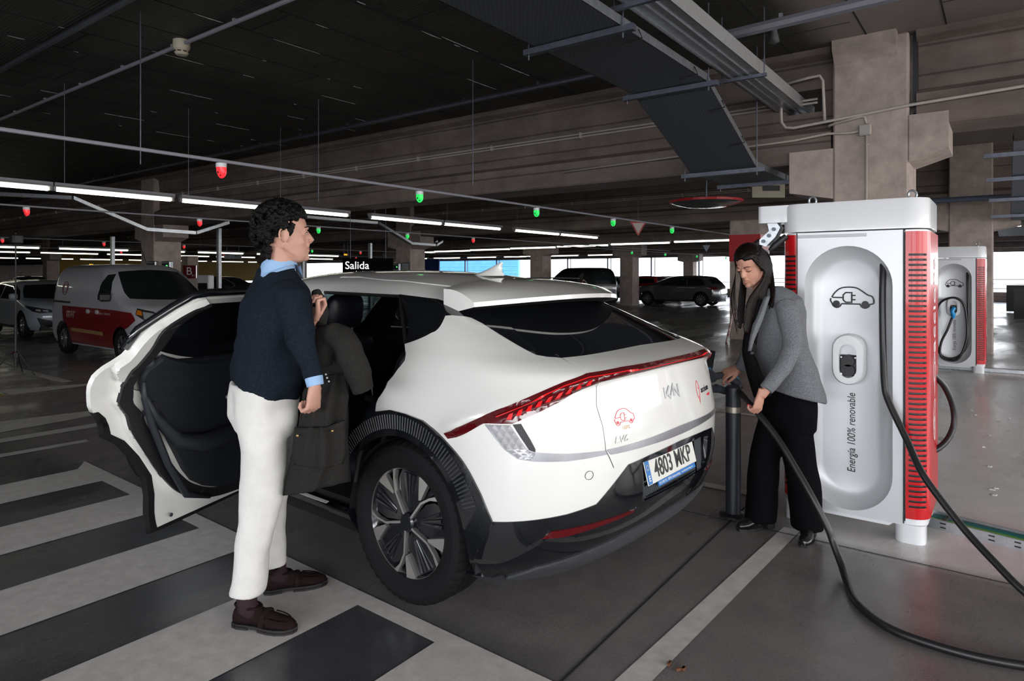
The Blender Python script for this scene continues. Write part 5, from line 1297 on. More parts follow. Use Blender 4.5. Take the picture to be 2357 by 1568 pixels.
HR=[(-.004,.066,.030,.022),(.004,.086,-.005,.038),(.022,.093,-.035,.052),(.043,.091,-.056,.060),(.064,.0905,-.070,.066),(.085,.089,-.081,.070),(.105,.087,-.090,.073),(.122,.084,-.094,.074),(.140,.090,-.096,.075),(.160,.091,-.097,.077),(.182,.084,-.093,.075),(.203,.070,-.080,.066),(.220,.045,-.056,.048),(.231,.014,-.022,.020)]
def head_shape(b,M,female=False):
    k=len(b.v); R=[]
    for z,xf,xb,hw in HR:
        if female: hw*=.93; xf*=.96 if z<.05 else .98
        ring=[]
        for t in np.linspace(0,2*PI,30,endpoint=False):
            cs,sn=math.cos(t),math.sin(t); cx=(xf+xb)/2; a=(xf-xb)/2
            ring.append(Vector((cx+a*math.copysign(abs(cs)**.92,cs),hw*math.copysign(abs(sn)**.9,sn)*(1-.20*max(cs,0)**2),z)))
        R.append(ring)
    b.loft(R)
    ns=.85 if female else 1.0
    b.tube([(.084,0,.136),(.094,0,.122),(.104*1,0,.106),(.111*1,0,.094),(.104,0,.086),(.092,0,.082)],[.0075*ns,.0078*ns,.0095*ns,.0115*ns,.010*ns,.007],10)
    b.tube([(.078,0,.138),(.085,0,.120),(.090,0,.104),(.090,0,.088)],[.010,.012,.014,.013],10)
    for s in(-1,1):
        b.sphere((.099,s*.0115,.0885),(.009,.0072,.0068),10,7)
        if not female: b.sphere((.060,s*.034,.088),(.022,.024,.030),12,8)
        b.tube([(.088,s*.012,.140),(.089,s*.028,.143),(.078,s*.046,.139)],[.007,.0085,.006],8)
        # lids
        b.sphere((.0765,s*.031,.122),(.0125,.0165,.0105),12,8)
        b.tube([(.070,s*.024,.020),(.03,s*.046,.036),(-.010,s*.060,.068)],[.014,.015,.014],8)
        E=Matrix.Rotation(s*.30,3,'Z')
        if female: continue
        b.sphere((-.008,s*.077,.108),(.017,.007,.028),12,8,E)
        q=[Vector((-.010+.019*math.cos(t),s*(.081+.006*(1-math.cos(t))),.111+.029*math.sin(t))) for t in np.linspace(-.9*PI/2,1.25*PI,12)]; b.tube(q,.0045,7)
    b.tube([(.084,-.021,.0555),(.0935,-.009,.0580),(.0950,0,.0572),(.0935,.009,.0580),(.084,.021,.0555)],[.003,.0047,.005,.0047,.003],8)
    b.tube([(.084,-.020,.0500),(.0935,-.008,.0470),(.0955,0,.0462),(.0935,.008,.0470),(.084,.020,.0500)],[.0035,.0062,.0068,.0062,.0035],8)
    b.tube([(.092,0,.086),(.090,0,.072),(.088,0,.060)],[.011,.012,.011],10); b.tube([(.084,0,.048),(.082,0,.032),(.081,0,.018)],[.013,.014,.014],10)
    b.sphere((.083,0,.016),(.017,.020,.015),12,8)
    b.xf(M,k)
def face_parts(M,loc,par,female=False,closed=False):
    def tb(b): b.xf(M); return tob(b,loc)
    for s in(-1,1):
        if not closed:
            b=MB().sphere((.0795,s*.031,.1205),(.0115,.0125,.0062),14,9); tb(b).build('eye',M_eye,par,smooth=True)
            b=MB().sphere((.0885,s*.0305,.1205),(.0032,.0050,.0050),10,7); tb(b).build('iris',M_iris,par,smooth=True)
        b=MB().tube([(.0835,s*.017,.1195),(.0905,s*.025,.1245 if not closed else .117),(.0895,s*.036,.125 if not closed else .1155),(.079,s*.047,.1195)],[.0012,.0019,.0019,.001],6); tb(b).build('eyelash',M_hair,par,smooth=True)
        b=MB().tube([(.0965,s*.013,.1440),(.0975,s*.027,.1500),(.0905,s*.041,.1490),(.078,s*.052,.1430)],[.0028,.0042 if not female else .0032,.0036,.0015],6,sq=.6); tb(b).build('eyebrow',M_hair,par,smooth=True)
    b=MB(); b.tube([(.0855,-.021,.0555),(.0960,-.009,.0584),(.0982,0,.0572),(.0960,.009,.0584),(.0855,.021,.0555)],[.0016,.003,.0033,.003,.0016],8); b.tube([(.0855,-.020,.0498),(.0950,-.008,.0472),(.0975,0,.0465),(.0950,.008,.0472),(.0855,.020,.0498)],[.0016,.0038,.0042,.0038,.0016],8)
    tb(b).build('lips',M_lip,par,smooth=True)
def shoe(b,s,Ln=.285,loafer=True,hh=1.0):
    # toe +x, ground z=0
    rows=[(0,.020,.060),(.012,.030,.075),(.04,.036,.084),(.08,.035,.088),(.115,.037,.082),(.15,.043,.068),(.19,.048,.056),(.225,.047,.048),(.255,.040,.042),(.275,.028,.034),(.285,.012,.026)]
    R=[]
    for x,w,h in rows:
        R.append([Vector((x*Ln/.285,w*math.cos(t)*(1 if math.sin(t)<0 else 1-.25*abs(math.sin(t))),.014+max(0,h*.5+h*.5*math.sin(t))*hh)) for t in np.linspace(0,2*PI,18,endpoint=False)])
    b.loft(R)
def sole(Ln=.285,heel=.02,th=.014):
    b=MB(); out=[]
    pr=[(-.006,.0),(.0,.026),(.03,.038),(.08,.036),(.13,.041),(.18,.051),(.22,.052),(.26,.042),(.285,.022),(.293,0)]
    P=[(x*Ln/.285,y) for x,y in pr]+[(x*Ln/.285,-y) for x,y in pr[-2:0:-1]]
    b.prism(P,heel*.55,heel*.55+th,'z'); H=[p for p in P if p[0]<.085*Ln/.285]; b.prism([(max(x,-.004),y) for x,y in H],0,heel,'z')
    F=[p for p in P if p[0]>.12*Ln/.285]; b.prism(F,0,heel*.6+.004,'z'); return b
def placed(b,M,loc): b.xf(M); return tob(b,loc)
# ================= man
mloc=tuple(C(-1.07,3.0)); man=empty('person',mloc,0,'person in navy sweater and ecru trousers holding a dark coat at the open car door','person')
FM=math.radians(42)   # facing, camera-aligned
YH=2.95
hM=frame(q3(657,600,YH)+Vector((0,0,-.005)),(math.cos(.40),math.sin(.40),.02),(0,0,1))
hM=hM@Matrix.Scale(1.04,4)
b=MB(); head_shape(b,hM)
nk=q3(637,620,2.97)
b.tube([hM@Vector((-.02,0,.06)),hM@Vector((-.022,0,.0)),nk,nk+Vector((-.02,0,-.08))],[.060,.060,.064,.075],16)
b.loft(erings([(q3(608,980,2.97),.06,.09),(q3(610,900,2.97),.09,.12),(q3(622,800,2.97),.10,.13),(q3(642,700,2.96),.09,.14),(q3(645,660,2.96),.06,.08)],FM))
armR=[q3(668,680,2.79),q3(684,735,2.75),q3(699,790,2.73),q3(712,840,2.71),q3(725,880,2.70)]
b.tube(armR,[.034,.030,.028,.027,.028],12)
armL=[q3(655,680,3.12),q3(690,755,3.20),q3(712,785,3.18),q3(716,770,3.02),q3(716,745,2.94)]
b.tube(armL,[.034,.030,.028,.028,.027],12)
b.tube([q3(603,950,2.92),q3(602,1140,2.89),q3(567,1375,2.865)],[.06,.045,.028],12); b.tube([q3(625,950,3.03),q3(624,1140,3.10),q3(633,1300,3.135)],[.06,.045,.026],12)
cu=[(.9,1.2,.7)]*4
mR=frame(q3(725,884,2.70),Vector((-.10,.02,-1)),Vector((.9,-.40,-.1)))
hand(b,mR,[(1.0,1.3,.8),(1.0,1.3,.8),(.95,1.3,.8),(.9,1.25,.7)],thumb=(.75,.5,-.5),tcurl=.4,sc=1.03)
mL=frame(q3(716,742,2.915),Vector((.42,.12,.9)),Vector((.55,.80,-.2)))
hand(b,mL,[(.9,1.4,.9),(.9,1.4,.9),(.85,1.35,.9),(.8,1.3,.8)],thumb=(.85,.35,-.5),tcurl=.4,sc=1.0)
tob(b,mloc); o=b.build('body',M_skin,man,recalc=False); fuse(o,.0032,5,.5)
face_parts(hM,mloc,man)
# hair: many overlapping curls over crown and back
rr=random.Random(5); b=MB()
for i in range(1500):
    az=rr.uniform(0,2*PI); el=rr.uniform(-.55,1.55)
    cx,cz=-.006,.135
    d=Vector((math.cos(el)*math.cos(az),math.cos(el)*math.sin(az),math.sin(el)))
    if d.x>.52 and d.z<.50+.0*d.x: continue
    if d.x>.22 and d.z<.34: continue
    if abs(d.y)>.55 and d.x>-.30 and d.x<.16 and d.z<.02: continue
    if d.x>.12 and d.z<-.12: continue
    if d.z<-.55: continue
    p=Vector((cx+d.x*.088,d.y*.073,cz+d.z*.094)); back=max(0,-d.x)
    p+=d*(.010+.026*back+.016*max(0,d.z)+rr.uniform(-.006,.008))
    b.sphere(p,rr.uniform(.007,.0125),7,5)
for s in(-1,1): b.tube([(.028,s*.074,.16),(.020,s*.077,.13),(.016,s*.077,.105)],[.012,.009,.004],8)
b.sphere((-.022,0,.150),(.092,.079,.096),18,12,Matrix.Rotation(-.40,3,'Y'))
for i in range(26): 
    a=rr.uniform(-.9,.9); b.sphere((-.088+.02*abs(a),a*.07,rr.uniform(.02,.07)),rr.uniform(.012,.017),8,6)
b.xf(hM); tob(b,mloc); o=b.build('hair',M_hair,man,recalc=False); fuse(o,.0035,1,.4); crease(o,.012,.010,2,name='curls')
# sweater
b=MB()
b.loft(erings([(q3(611,896,2.96),.142,.186,Vector((.26,0,1))),(q3(613,880,2.96),.147,.188,Vector((.2,0,1))),(q3(616,850,2.96),.146,.186),(q3(622,790,2.96),.142,.192),(q3(632,735,2.96),.140,.200),(q3(638,695,2.955),.132,.205),(q3(640,668,2.955),.112,.200),(q3(640,648,2.96),.085,.150),(q3(637,630,2.965),.074,.098),(q3(637,619,2.965),.070,.078)],FM,36,2.4))
b.tube([q3(655,676,2.85),q3(671,690,2.80),q3(683,735,2.765),q3(697,790,2.735),q3(711,840,2.715),q3(722,872,2.705)],[.070,.074,.066,.058,.047,.040],18)
b.tube([q3(652,676,3.05),q3(660,690,3.12),q3(690,755,3.20),q3(708,782,3.17),q3(719,765,3.06),q3(724,748,2.98)],[.070,.068,.060,.056,.046,.040],16)
tob(b,mloc); o=b.build('sweater',M_sweat,man,recalc=False); fuse(o,.009,7,.5); crease(o,.034,.13,1,name='knit_folds')
# collar and cuffs
b=MB(); R_=[]
for k,t in enumerate(np.linspace(0,2*PI,40,endpoint=False)):
    pass
cc=q3(640,604,2.955)
cr=erings([(q3(638,632,2.96),.078,.086,Vector((-.35,0,1))),(q3(637,612,2.96),.072,.074,Vector((-.40,0,1))),(q3(636,594,2.96),.068,.068,Vector((-.45,0,1))),(q3(637,600,2.96),.074,.075,Vector((-.45,0,1))),(q3(641,625,2.96),.086,.092,Vector((-.38,0,1)))],FM-.15,40,2.1)
b.loft(cr,cap=False); 
pF=Vector((math.cos(FM-.15),math.sin(FM-.15),0)); pl_=Vector((-pF.y,pF.x,0)); base=q3(641,622,2.96)
for s in(-1,1):
    a0=base+pF*.080+pl_*s*.018; b.add([a0+Vector((0,0,.01)),a0+pl_*s*.05+Vector((0,0,.02)),a0+pF*.018+pl_*s*.028+Vector((0,0,-.045)),a0-pF*.01+Vector((0,0,.01))],[(0,1,2),(0,2,3),(1,3,2)])
tob(b,mloc); o=b.build('shirt_collar',M_shirt,man,smooth=50); q=o.modifiers.new('t','SOLIDIFY'); q.thickness=.003
b=MB(); b.tube([q3(722,868,2.705),q3(726,888,2.70)],[.037,.034],18); tob(b,mloc); b.build('shirt_cuff',M_shirt,man,smooth=50)
# trousers
b=MB()
b.loft(erings([(q3(608,885,2.96),.135,.172,Vector((.10,0,1))),(q3(607,915,2.96),.142,.182),(q3(607,955,2.965),.140,.185),(q3(610,995,2.97),.120,.170)],FM,32,2.4))
f_=FM
b.loft(erings([(q3(603,930,2.90),.125,.10),(q3(607,985,2.89),.112,.098),(q3(611,1040,2.885),.100,.092),(q3(607,1100,2.88),.090,.084),(q3(603,1150,2.88),.088,.080),(q3(597,1200,2.875),.080,.076),(q3(584,1270,2.87),.074,.072),(q3(565,1365,2.86),.072,.072)],.0,28,2.2))
b.loft(erings([(q3(628,935,3.04),.115,.10),(q3(630,1000,3.06),.098,.09),(q3(628,1060,3.08),.088,.085),(q3(624,1130,3.10),.076,.078),(q3(622,1190,3.11),.070,.072),(q3(625,1250,3.12),.060,.066),(q3(629,1298,3.125),.056,.064)],.2,28,2.2))
tob(b,mloc); o=b.build('trousers',M_pant,man,recalc=False); fuse(o,.009,5,.5); crease(o,.034,.17,1,name='denim_folds')
# hollow hems
# pocket outline on the seat
b=MB()
# socks and loafers
for nm,(cx_,cy_,Y_),top,(hd,td) in (('near',(573,1395,2.865),(565,1355,2.865),((536,2.862),(0,0))),('far',(640,1335,3.14),(630,1290,3.13),((0,0),(0,0)))):
    pass
hN=Vector((q3(541,1440,2.856).x,2.856,0)); dN=Vector((.97,-.20,0))
hFv=Vector((q3(608,1368,3.135).x,3.135,0)); dF=Vector((.93,.37,0))
for h_,d_,leg,lab in ((hN,dN,q3(570,1360,2.862),'near'),(hFv,dF,q3(632,1290,3.13),'far')):
    M=frame(h_,d_,(0,0,1))
    b=MB(); b.tube([leg,M@Vector((.055,0,.15)),M@Vector((.06,0,.085)),M@Vector((.10,0,.055))],[.045,.042,.044,.035],14); tob(b,mloc); b.build('sock',M_sock,man,smooth=True)
    b=MB(); shoe(b,1); 
    b.v=[(x,y,z) for x,y,z in b.v]
    placed(b,M,mloc); sh=b.build('loafer',M_suede,man,smooth=60)
    placed(sole(),M,mloc).build('shoe_sole',M_sole,sh)
    b=MB(); b.tube([(.150,-.046,.03),(.148,-.036,.066),(.148,0,.082),(.148,.036,.066),(.150,.046,.03)],.010,8,sq=1.0)
    b.v=[(.148+(x-.148)*1.6,y,z) for x,y,z in b.v]
    placed(b,M,mloc).build('strap',M_suede,sh,smooth=True)
    b=MB(); 
    q=[Vector((.12+.14*(1-math.cos(t))/2*1.0 if False else .20+.065*math.cos(t),.040*math.sin(t),.060-.012*math.cos(t))) for t in np.linspace(-PI*.62,PI*.62,17)]; b.tube(q,.0028,6)
    q=[Vector((.065+.060*math.cos(t),.036*math.sin(t),.095-.004*math.cos(t))) for t in np.linspace(0,2*PI,21)]; b.tube(q,.005,6,cap=False)
    placed(b,M,mloc).build('shoe_stitching',M_suede,sh,smooth=True)
# coat held in both hands
cloc=tuple(C(-.95,2.85)); coat=empty('coat',cloc,0,'dark olive waxed coat hanging from the man\'s hands','coat')
def sheet(rows,n=26,wv=1):
    # rows: list of (y px, [(x px, Y)...]) -> smooth grid
    R=[]
    for py,pts in rows:
        xs=[p[0] for p in pts]; Ys=[p[1] for p in pts]; pyy=[(p[2] if len(p)>2 else py) for p in pts]; s_=np.linspace(0,1,len(pts)); u=np.linspace(0,1,n)
        fx=pchip(s_,xs);fy=pchip(s_,Ys);fp=pchip(s_,pyy)
        R.append([q3(float(fx(t)),float(fp(t)),float(fy(t))+wv*.012*math.sin(t*17+py*.013)*(1 if py>900 else .5)) for t in u])
    return R
def grid(rows,n=26,m=40,wv=1):
    R=sheet(rows,n,wv); 
    k=len(R); s_=np.linspace(0,1,k); out=[]
    A=np.array([[list(p) for p in r] for r in R])
    f=[[pchip(s_,A[:,j,c]) for c in range(3)] for j in range(n)]
    for t in np.linspace(0,1,m): out.append([Vector([float(f[j][c](t)) for c in range(3)]) for j in range(n)])
    b=MB(); b.loft(out,closed=False,cap=False); return b
# main body panel: hangs from the lower hand, hem at the bottom
b=grid([(862,[(742,2.86),(760,2.84),(790,2.86)]),(905,[(705,2.80),(745,2.77),(800,2.85)]),(960,[(690,2.82),(740,2.76),(797,2.86)]),(1040,[(672,2.84),(740,2.78),(803,2.88)]),(1142,[(650,2.86,1142),(700,2.78,1135),(745,2.80,1124),(808,2.90,1108)])],30,44)
tob(b,cloc); o=b.build('front_panel',M_coat,coat,smooth=True); q=o.modifiers.new('t','SOLIDIFY'); q.thickness=.022; crease(o,.018,.09,1,name='coat_folds')
b=grid([(760,[(735,2.98),(760,2.96),(792,2.98)]),(860,[(720,2.98),(770,2.94),(800,2.98)]),(980,[(690,2.98),(745,2.95),(800,2.99)]),(1135,[(655,2.99,1135),(745,2.95,1120),(806,3.0,1100)])],26,36)
tob(b,cloc); o=b.build('back_panel',M_coat,coat,smooth=True); q=o.modifiers.new('t','SOLIDIFY'); q.thickness=.015; crease(o,.014,.10,1,name='coat_folds')
# pocket with flap line
b=grid([(985,[(678,2.775),(720,2.742),(742,2.735),(795,2.80,968)]),(1040,[(672,2.78),(735,2.738),(797,2.81)]),(1078,[(676,2.785,1070),(735,2.745,1080),(790,2.81,1068)])],20,16)
tob(b,cloc); o=b.build('pocket',M_coat,coat,smooth=True); q=o.modifiers.new('t','SOLIDIFY'); q.thickness=.012
b=MB()
for x_,y_ in((685,1003),(765,992)): b.sphere(q3(x_,y_,2.745),.0065,10,7)
tob(b,cloc).build('pocket_snap',M_brass,coat,smooth=True)
b=MB()
for x_,y_ in((750,862),(753,870),(757,878)): b.sphere(q3(x_,y_,2.815),.005,8,6)
tob(b,cloc).build('sleeve_button',M_chrb,coat,smooth=True)
# sleeve bending over
b=MB(); b.tube([q3(742,775,2.88),q3(768,772,2.85),q3(795,790,2.83),q3(812,830,2.82),q3(828,868,2.82),q3(838,900,2.83)],[.048,.060,.062,.058,.054,.048],20); b.tube([q3(740,838,2.86),q3(752,800,2.86),q3(775,782,2.86)],[.045,.05,.05],16)
tob(b,cloc); o=b.build('sleeve',M_coat,coat,recalc=False); fuse(o,.007,4,.5); crease(o,.025,.10,1,name='coat_folds')
b=MB(); b.tube([q3(726,668,2.96),q3(733,690,2.95),q3(741,720,2.94),q3(738,745,2.93)],[.020,.030,.034,.026],16); b.tube([q3(738,740,2.94),q3(745,770,2.93),q3(755,800,2.92)],[.02,.03,.035],14)
tob(b,cloc); o=b.build('collar',M_coat,coat,recalc=False); fuse(o,.006,3,.5)
# ================= woman
wloc=tuple(C(1.55,3.88)); wom=empty('person',wloc,0,'person in grey tweed blazer and black trousers plugging in the car','person')
FW=math.radians(180+33)
# head bent forward and down
fd=Vector((math.cos(FW+.12),math.sin(FW+.12),0)); up=Vector((0,0,1)); tilt=math.radians(30)
xh=fd*math.cos(tilt)-up*math.sin(tilt); zh=fd*math.sin(tilt)+up*math.cos(tilt)
hc=q3(1726,606,3.86)
wM=frame(hc-zh*.125*.97-xh*.0,xh,zh)@Matrix.Scale(.97,4)
b=MB(); head_shape(b,wM,True)
nk=q3(1762,690,3.90)
b.tube([wM@Vector((-.02,0,.05)),wM@Vector((-.035,0,.0)),nk,nk+Vector((.02,0,-.08))],[.048,.048,.052,.07],16)
b.loft(erings([(q3(1815,985,3.90),.05,.09),(q3(1815,920,3.90),.07,.10),(q3(1800,830,3.90),.095,.12),(q3(1782,740,3.90),.10,.14),(q3(1775,700,3.90),.07,.09)],FW))
b.tube([q3(1812,715,3.72),q3(1828,795,3.66),q3(1795,860,3.62),q3(1752,912,3.62)],[.03,.028,.026,.024],12)
b.tube([q3(1745,715,4.05),q3(1728,800,4.12),q3(1708,840,4.20),q3(1694,858,4.24)],[.03,.026,.025,.023],12)
b.tube([q3(1828,960,3.86),q3(1850,1080,3.83),q3(1858,1200,3.82)],[.05,.04,.03],12); b.tube([q3(1792,960,3.93),q3(1762,1080,3.95),q3(1754,1185,3.95)],[.05,.04,.03],12)
wl=frame(q3(1752,906,3.62),Vector((-.25,.03,-1)),Vector((.55,-.85,0)))
t1=hand(b,wl,[(.75,1.25,.8),(.75,1.2,.8),(.7,1.2,.7),(.65,1.1,.7)],thumb=(.8,.3,-.55),tcurl=.35,sc=.92)
wr=frame(q3(1700,848,4.20),Vector((-1,.05,-.42)),Vector((.05,-.6,.8)))
t2=hand(b,wr,[(.8,1.2,.7),(.8,1.2,.7),(.75,1.1,.7),(.5,.6,.3)],thumb=(.85,.35,-.4),tcurl=.3,sc=.92)
tob(b,wloc); o=b.build('body',M_skin2,wom,recalc=False); fuse(o,.0032,5,.5)
face_parts(wM,wloc,wom,True,True)
for a_,c_ in t2+t1:
    d_=(a_-c_).normalized(); b=MB().sphere(a_+d_*.001,(.0072,.0062,.0072),8,6); tob(b,wloc).build('fingernail',M_nail,wom,smooth=True)
# hair: smooth cap and long strands
b=MB(); 
for i in range(1100):
    az=rr.uniform(0,2*PI); el=rr.uniform(-.5,1.55); d=Vector((math.cos(el)*math.cos(az),math.cos(el)*math.sin(az),math.sin(el)))
    if d.x>.34 and d.z<.50+.10*(abs(d.y)<.2): continue
    if d.x>.16 and d.z<.05: continue
    p=Vector((-.008+d.x*.088,d.y*.072,.135+d.z*.094))+d*.009; b.sphere(p,.013,7,5)
b.sphere((-.020,0,.150),(.092,.079,.092),18,12,Matrix.Rotation(-.45,3,'Y')); b.xf(wM)
def hp(x,y,z): return wM@Vector((x,y,z))
def strand(b,P,r): b.tube(smooth_path(P,5),[r*(1-.55*i/(5*(len(P)-1))) for i in range(5*(len(P)-1)+1)],7)
for i in range(170):
    s_=-1 if rr.random()<.35 else 1
    a=rr.uniform(0,1)
    if s_>0:   # camera side: from the parting over the temple, down in front of the shoulder
        r0=hp(.050-.11*a,.040+.02*a,.212-.01*a); r1=hp(.044-.11*a,.080,.13); r2=hp(.030-.10*a,.086,.05)
        e0=q3(1722+34*a+rr.uniform(-3,3),700+rr.uniform(-8,8),3.74+.06*a); e1=q3(1712+26*a+rr.uniform(-5,5),752+34*a+rr.uniform(-15,12),3.72+.05*a)
        strand(b,[r0,r1,r2,e0,e1],rr.uniform(.006,.010))
    else:
        r0=hp(.04-.09*a,-.05,.20); r1=hp(.035-.09*a,-.075,.12); r2=hp(.02-.08*a,-.076,.04)
        e0=q3(1702+12*a+rr.uniform(-3,3),690+rr.uniform(-6,6),3.93); e1=q3(1700+8*a+rr.uniform(-4,4),735+rr.uniform(-10,24),3.92)
        strand(b,[r0,r1,r2,e0,e1],rr.uniform(.005,.008))
for i in range(90):
    a=rr.uniform(-1,1); r0=hp(-.06,.05*a,.20); r1=hp(-.100,.07*a,.13); r2=hp(-.105,.070*a,.06); c_=q3(1772+8*a+rr.uniform(-3,3),668+rr.uniform(-4,4),3.88-.08*a); e=q3(1764+14*a+rr.uniform(-4,4),705+rr.uniform(-8,14),3.86-.10*a)
    strand(b,[r0,r1,r2,c_,e],rr.uniform(.007,.011))
tob(b,wloc); o=b.build('hair',M_hair2,wom,recalc=False); fuse(o,.0045,3,.4)
b=MB()
for i in range(16):
    x0=rr.uniform(-6,6); strand(b,[hp(.05,-.06,.17),hp(.055,-.078,.09),q3(1687+x0,690,3.93),q3(1698+x0*.6,740+rr.uniform(-10,30),3.92)],.0016)
tob(b,wloc).build('loose_hair',M_hair2,wom,smooth=True)
# blazer
b=MB()
b.loft(erings([(q3(1822,908,3.88),.135,.200,Vector((.22,0,1))),(q3(1820,890,3.88),.134,.198,Vector((.18,0,1))),(q3(1812,850,3.88),.122,.178,Vector((.08,0,1))),(q3(1797,800,3.88),.112,.158,Vector((-.05,0,1))),(q3(1787,760,3.88),.118,.168,Vector((-.12,0,1))),(q3(1783,720,3.885),.118,.182,Vector((-.15,0,1))),(q3(1779,695,3.89),.100,.178,Vector((-.2,0,1))),(q3(1775,676,3.895),.076,.125,Vector((-.2,0,1))),(q3(1770,662,3.90),.060,.075,Vector((-.2,0,1)))],FW,36,2.4))
b.tube([q3(1806,700,3.76),q3(1812,715,3.73),q3(1822,760,3.69),q3(1826,800,3.66),q3(1800,850,3.635),q3(1763,898,3.62)],[.058,.062,.056,.053,.047,.040],18)
b.tube([q3(1752,700,4.0),q3(1742,720,4.05),q3(1728,800,4.12),q3(1712,835,4.18),q3(1703,848,4.20)],[.056,.058,.050,.042,.038],16)
tob(b,wloc); o=b.build('blazer',M_tweed,wom,recalc=False); fuse(o,.008,6,.5); crease(o,.016,.13,1,name='blazer_folds')
# dark top visible between the lapels
fw=Vector((math.cos(FW),math.sin(FW),0)); lw=Vector((-fw.y,fw.x,0))
b=grid([(688,[(1728,3.80),(1740,3.77),(1752,3.77)]),(740,[(1716,3.80),(1728,3.755),(1742,3.745)]),(800,[(1708,3.85),(1716,3.76),(1728,3.745)]),(850,[(1716,3.88),(1726,3.77),(1738,3.735)]),(915,[(1735,3.90),(1748,3.78),(1765,3.73)])],14,24)
tob(b,wloc); o=b.build('black_top',M_top,wom,smooth=True); q=o.modifiers.new('t','SOLIDIFY'); q.thickness=.03
b=grid([(682,[(1760,3.77),(1767,3.745),(1773,3.75)]),(715,[(1745,3.765),(1755,3.73),(1763,3.735)]),(752,[(1731,3.745),(1740,3.712),(1750,3.715)]),(785,[(1724,3.74),(1729,3.715),(1736,3.712)]),(808,[(1721,3.735),(1724,3.722),(1729,3.712)])],12,22,0)
tob(b,wloc); o=b.build('lapel',M_tweed,wom,smooth=True); q=o.modifiers.new('t','SOLIDIFY'); q.thickness=.005
b=MB().sphere(q3(1731,813,3.705),(.011,.006,.011),14,9); tob(b,wloc).build('blazer_button',M_black,wom,smooth=True)
b=grid([(828,[(1800,3.640),(1812,3.66),(1824,3.69,822)]),(836,[(1801,3.640),(1813,3.66),(1825,3.69,829)])],8,4)
tob(b,wloc); o=b.build('pocket_welt',M_tweed,wom,smooth=True); q=o.modifiers.new('t','SOLIDIFY'); q.thickness=.008
# trousers
b=MB()
b.loft(erings([(q3(1812,872,3.88),.10,.14),(q3(1815,905,3.88),.115,.165),(q3(1815,940,3.88),.118,.165),(q3(1815,985,3.88),.11,.16)],FW,30,2.3))
b.loft(erings([(q3(1830,930,3.83),.10,.09),(q3(1833,1000,3.82),.092,.082),(q3(1838,1050,3.82),.094,.080),(q3(1850,1110,3.815),.092,.082),(q3(1855,1160,3.81),.088,.084),(q3(1858,1216,3.81),.086,.088)],PI,26,2.2))
b.loft(erings([(q3(1795,935,3.94),.10,.09),(q3(1772,1000,3.95),.092,.082),(q3(1760,1060,3.95),.090,.080),(q3(1754,1120,3.95),.088,.082),(q3(1751,1198,3.95),.087,.088)],PI,26,2.2))
tob(b,wloc); o=b.build('trousers',M_bpant,wom,recalc=False); fuse(o,.009,5,.5); crease(o,.016,.18,1,name='trouser_folds')
for hx_,hy_,Y_,d_ in((1778,1212,3.97,Vector((-1,-.28,0))),(1868,1232,3.86,Vector((-.55,-.83,0)))):
    h0=Vector((q3(hx_,hy_,Y_).x,Y_,0)); M=frame(h0,d_,(0,0,1))
    b=MB(); shoe(b,1,.245,False,1.0); b.v=[(x,y*.82,z+.03*max(0,1-x/.18)+.0) for x,y,z in b.v]; b.tube([(.06,0,.07),(.055,0,.20)],[.04,.042],14)
    placed(b,M,wloc); bt=b.build('boot',M_boot,wom,smooth=60)
    b=MB(); P_=[(.0,.024),(.02,.030),(.055,.028),(.055,-.028),(.02,-.030),(0,-.024)]; b.prism(P_,0,.05,'z'); b.prism([(.09,.03),(.15,.040),(.20,.038),(.24,.016),(.24,-.016),(.20,-.038),(.15,-.040),(.09,-.03)],0,.016,'z')
    placed(b,M,wloc).build('boot_heel',M_sole,bt)
# ------------------------------------------------------------ parked vehicles
M_silver_p=mat('silver_paint',(.36,.37,.39),.32,.3,coat=1)
M_whitep=mat('white_van_paint',(.34,.34,.37),.30,coat=1)
M_bluewhite=mat('pale_blue_white_paint',(.27,.30,.34),.28,coat=1)
M_vanred=mat('van_red',(.15,.005,.008),.3,coat=1)
M_darkp=mat('dark_grey_paint',(.060,.060,.066),.22,.2,coat=1)
M_blackp=mat('black_van_paint',(.008,.008,.010),.2,coat=1)
M_redp=mat('red_car_paint',(.28,.01,.015),.25,coat=1)
M_hglass=mat('vehicle_glass',(.010,.014,.014),.04,coat=.5)
M_amber=mat('amber_lens',(.5,.14,.01),.15,coat=1)
M_hl=mat('headlamp_glass',(.6,.62,.64),.12,.6,coat=1)
def makeS(T,NR_=2.8):
    c=list(zip(*T)); f=[pchip(c[0],c[i]) for i in range(1,7)]
    def SS(th,v,side=1):
        th=np.asarray(th,float);v=np.asarray(v,float); z,xr,w,xf,ar,af=[g(v) for g in f]
        xm=xr+ar;xn=xf-af; a=np.clip(th/.22,0,1)*np.pi/2;b=np.clip((th-.22)/.53,0,1);c_=np.clip((th-.75)/.25,0,1)*np.pi/2
        ca=np.maximum(np.cos(a),0);sa=np.maximum(np.sin(a),0);cc=np.maximum(np.cos(c_),0);sc=np.maximum(np.sin(c_),0); e=2/NR_
        x=np.where(th<.22,xm-ar*ca**e,np.where(th<.75,xm+(xn-xm)*b,xn+af*sc**e)); y=np.where(th<.22,w*sa**e,np.where(th<.75,w,w*cc**e))
        return x,y*side,z
    return SS,f[0]
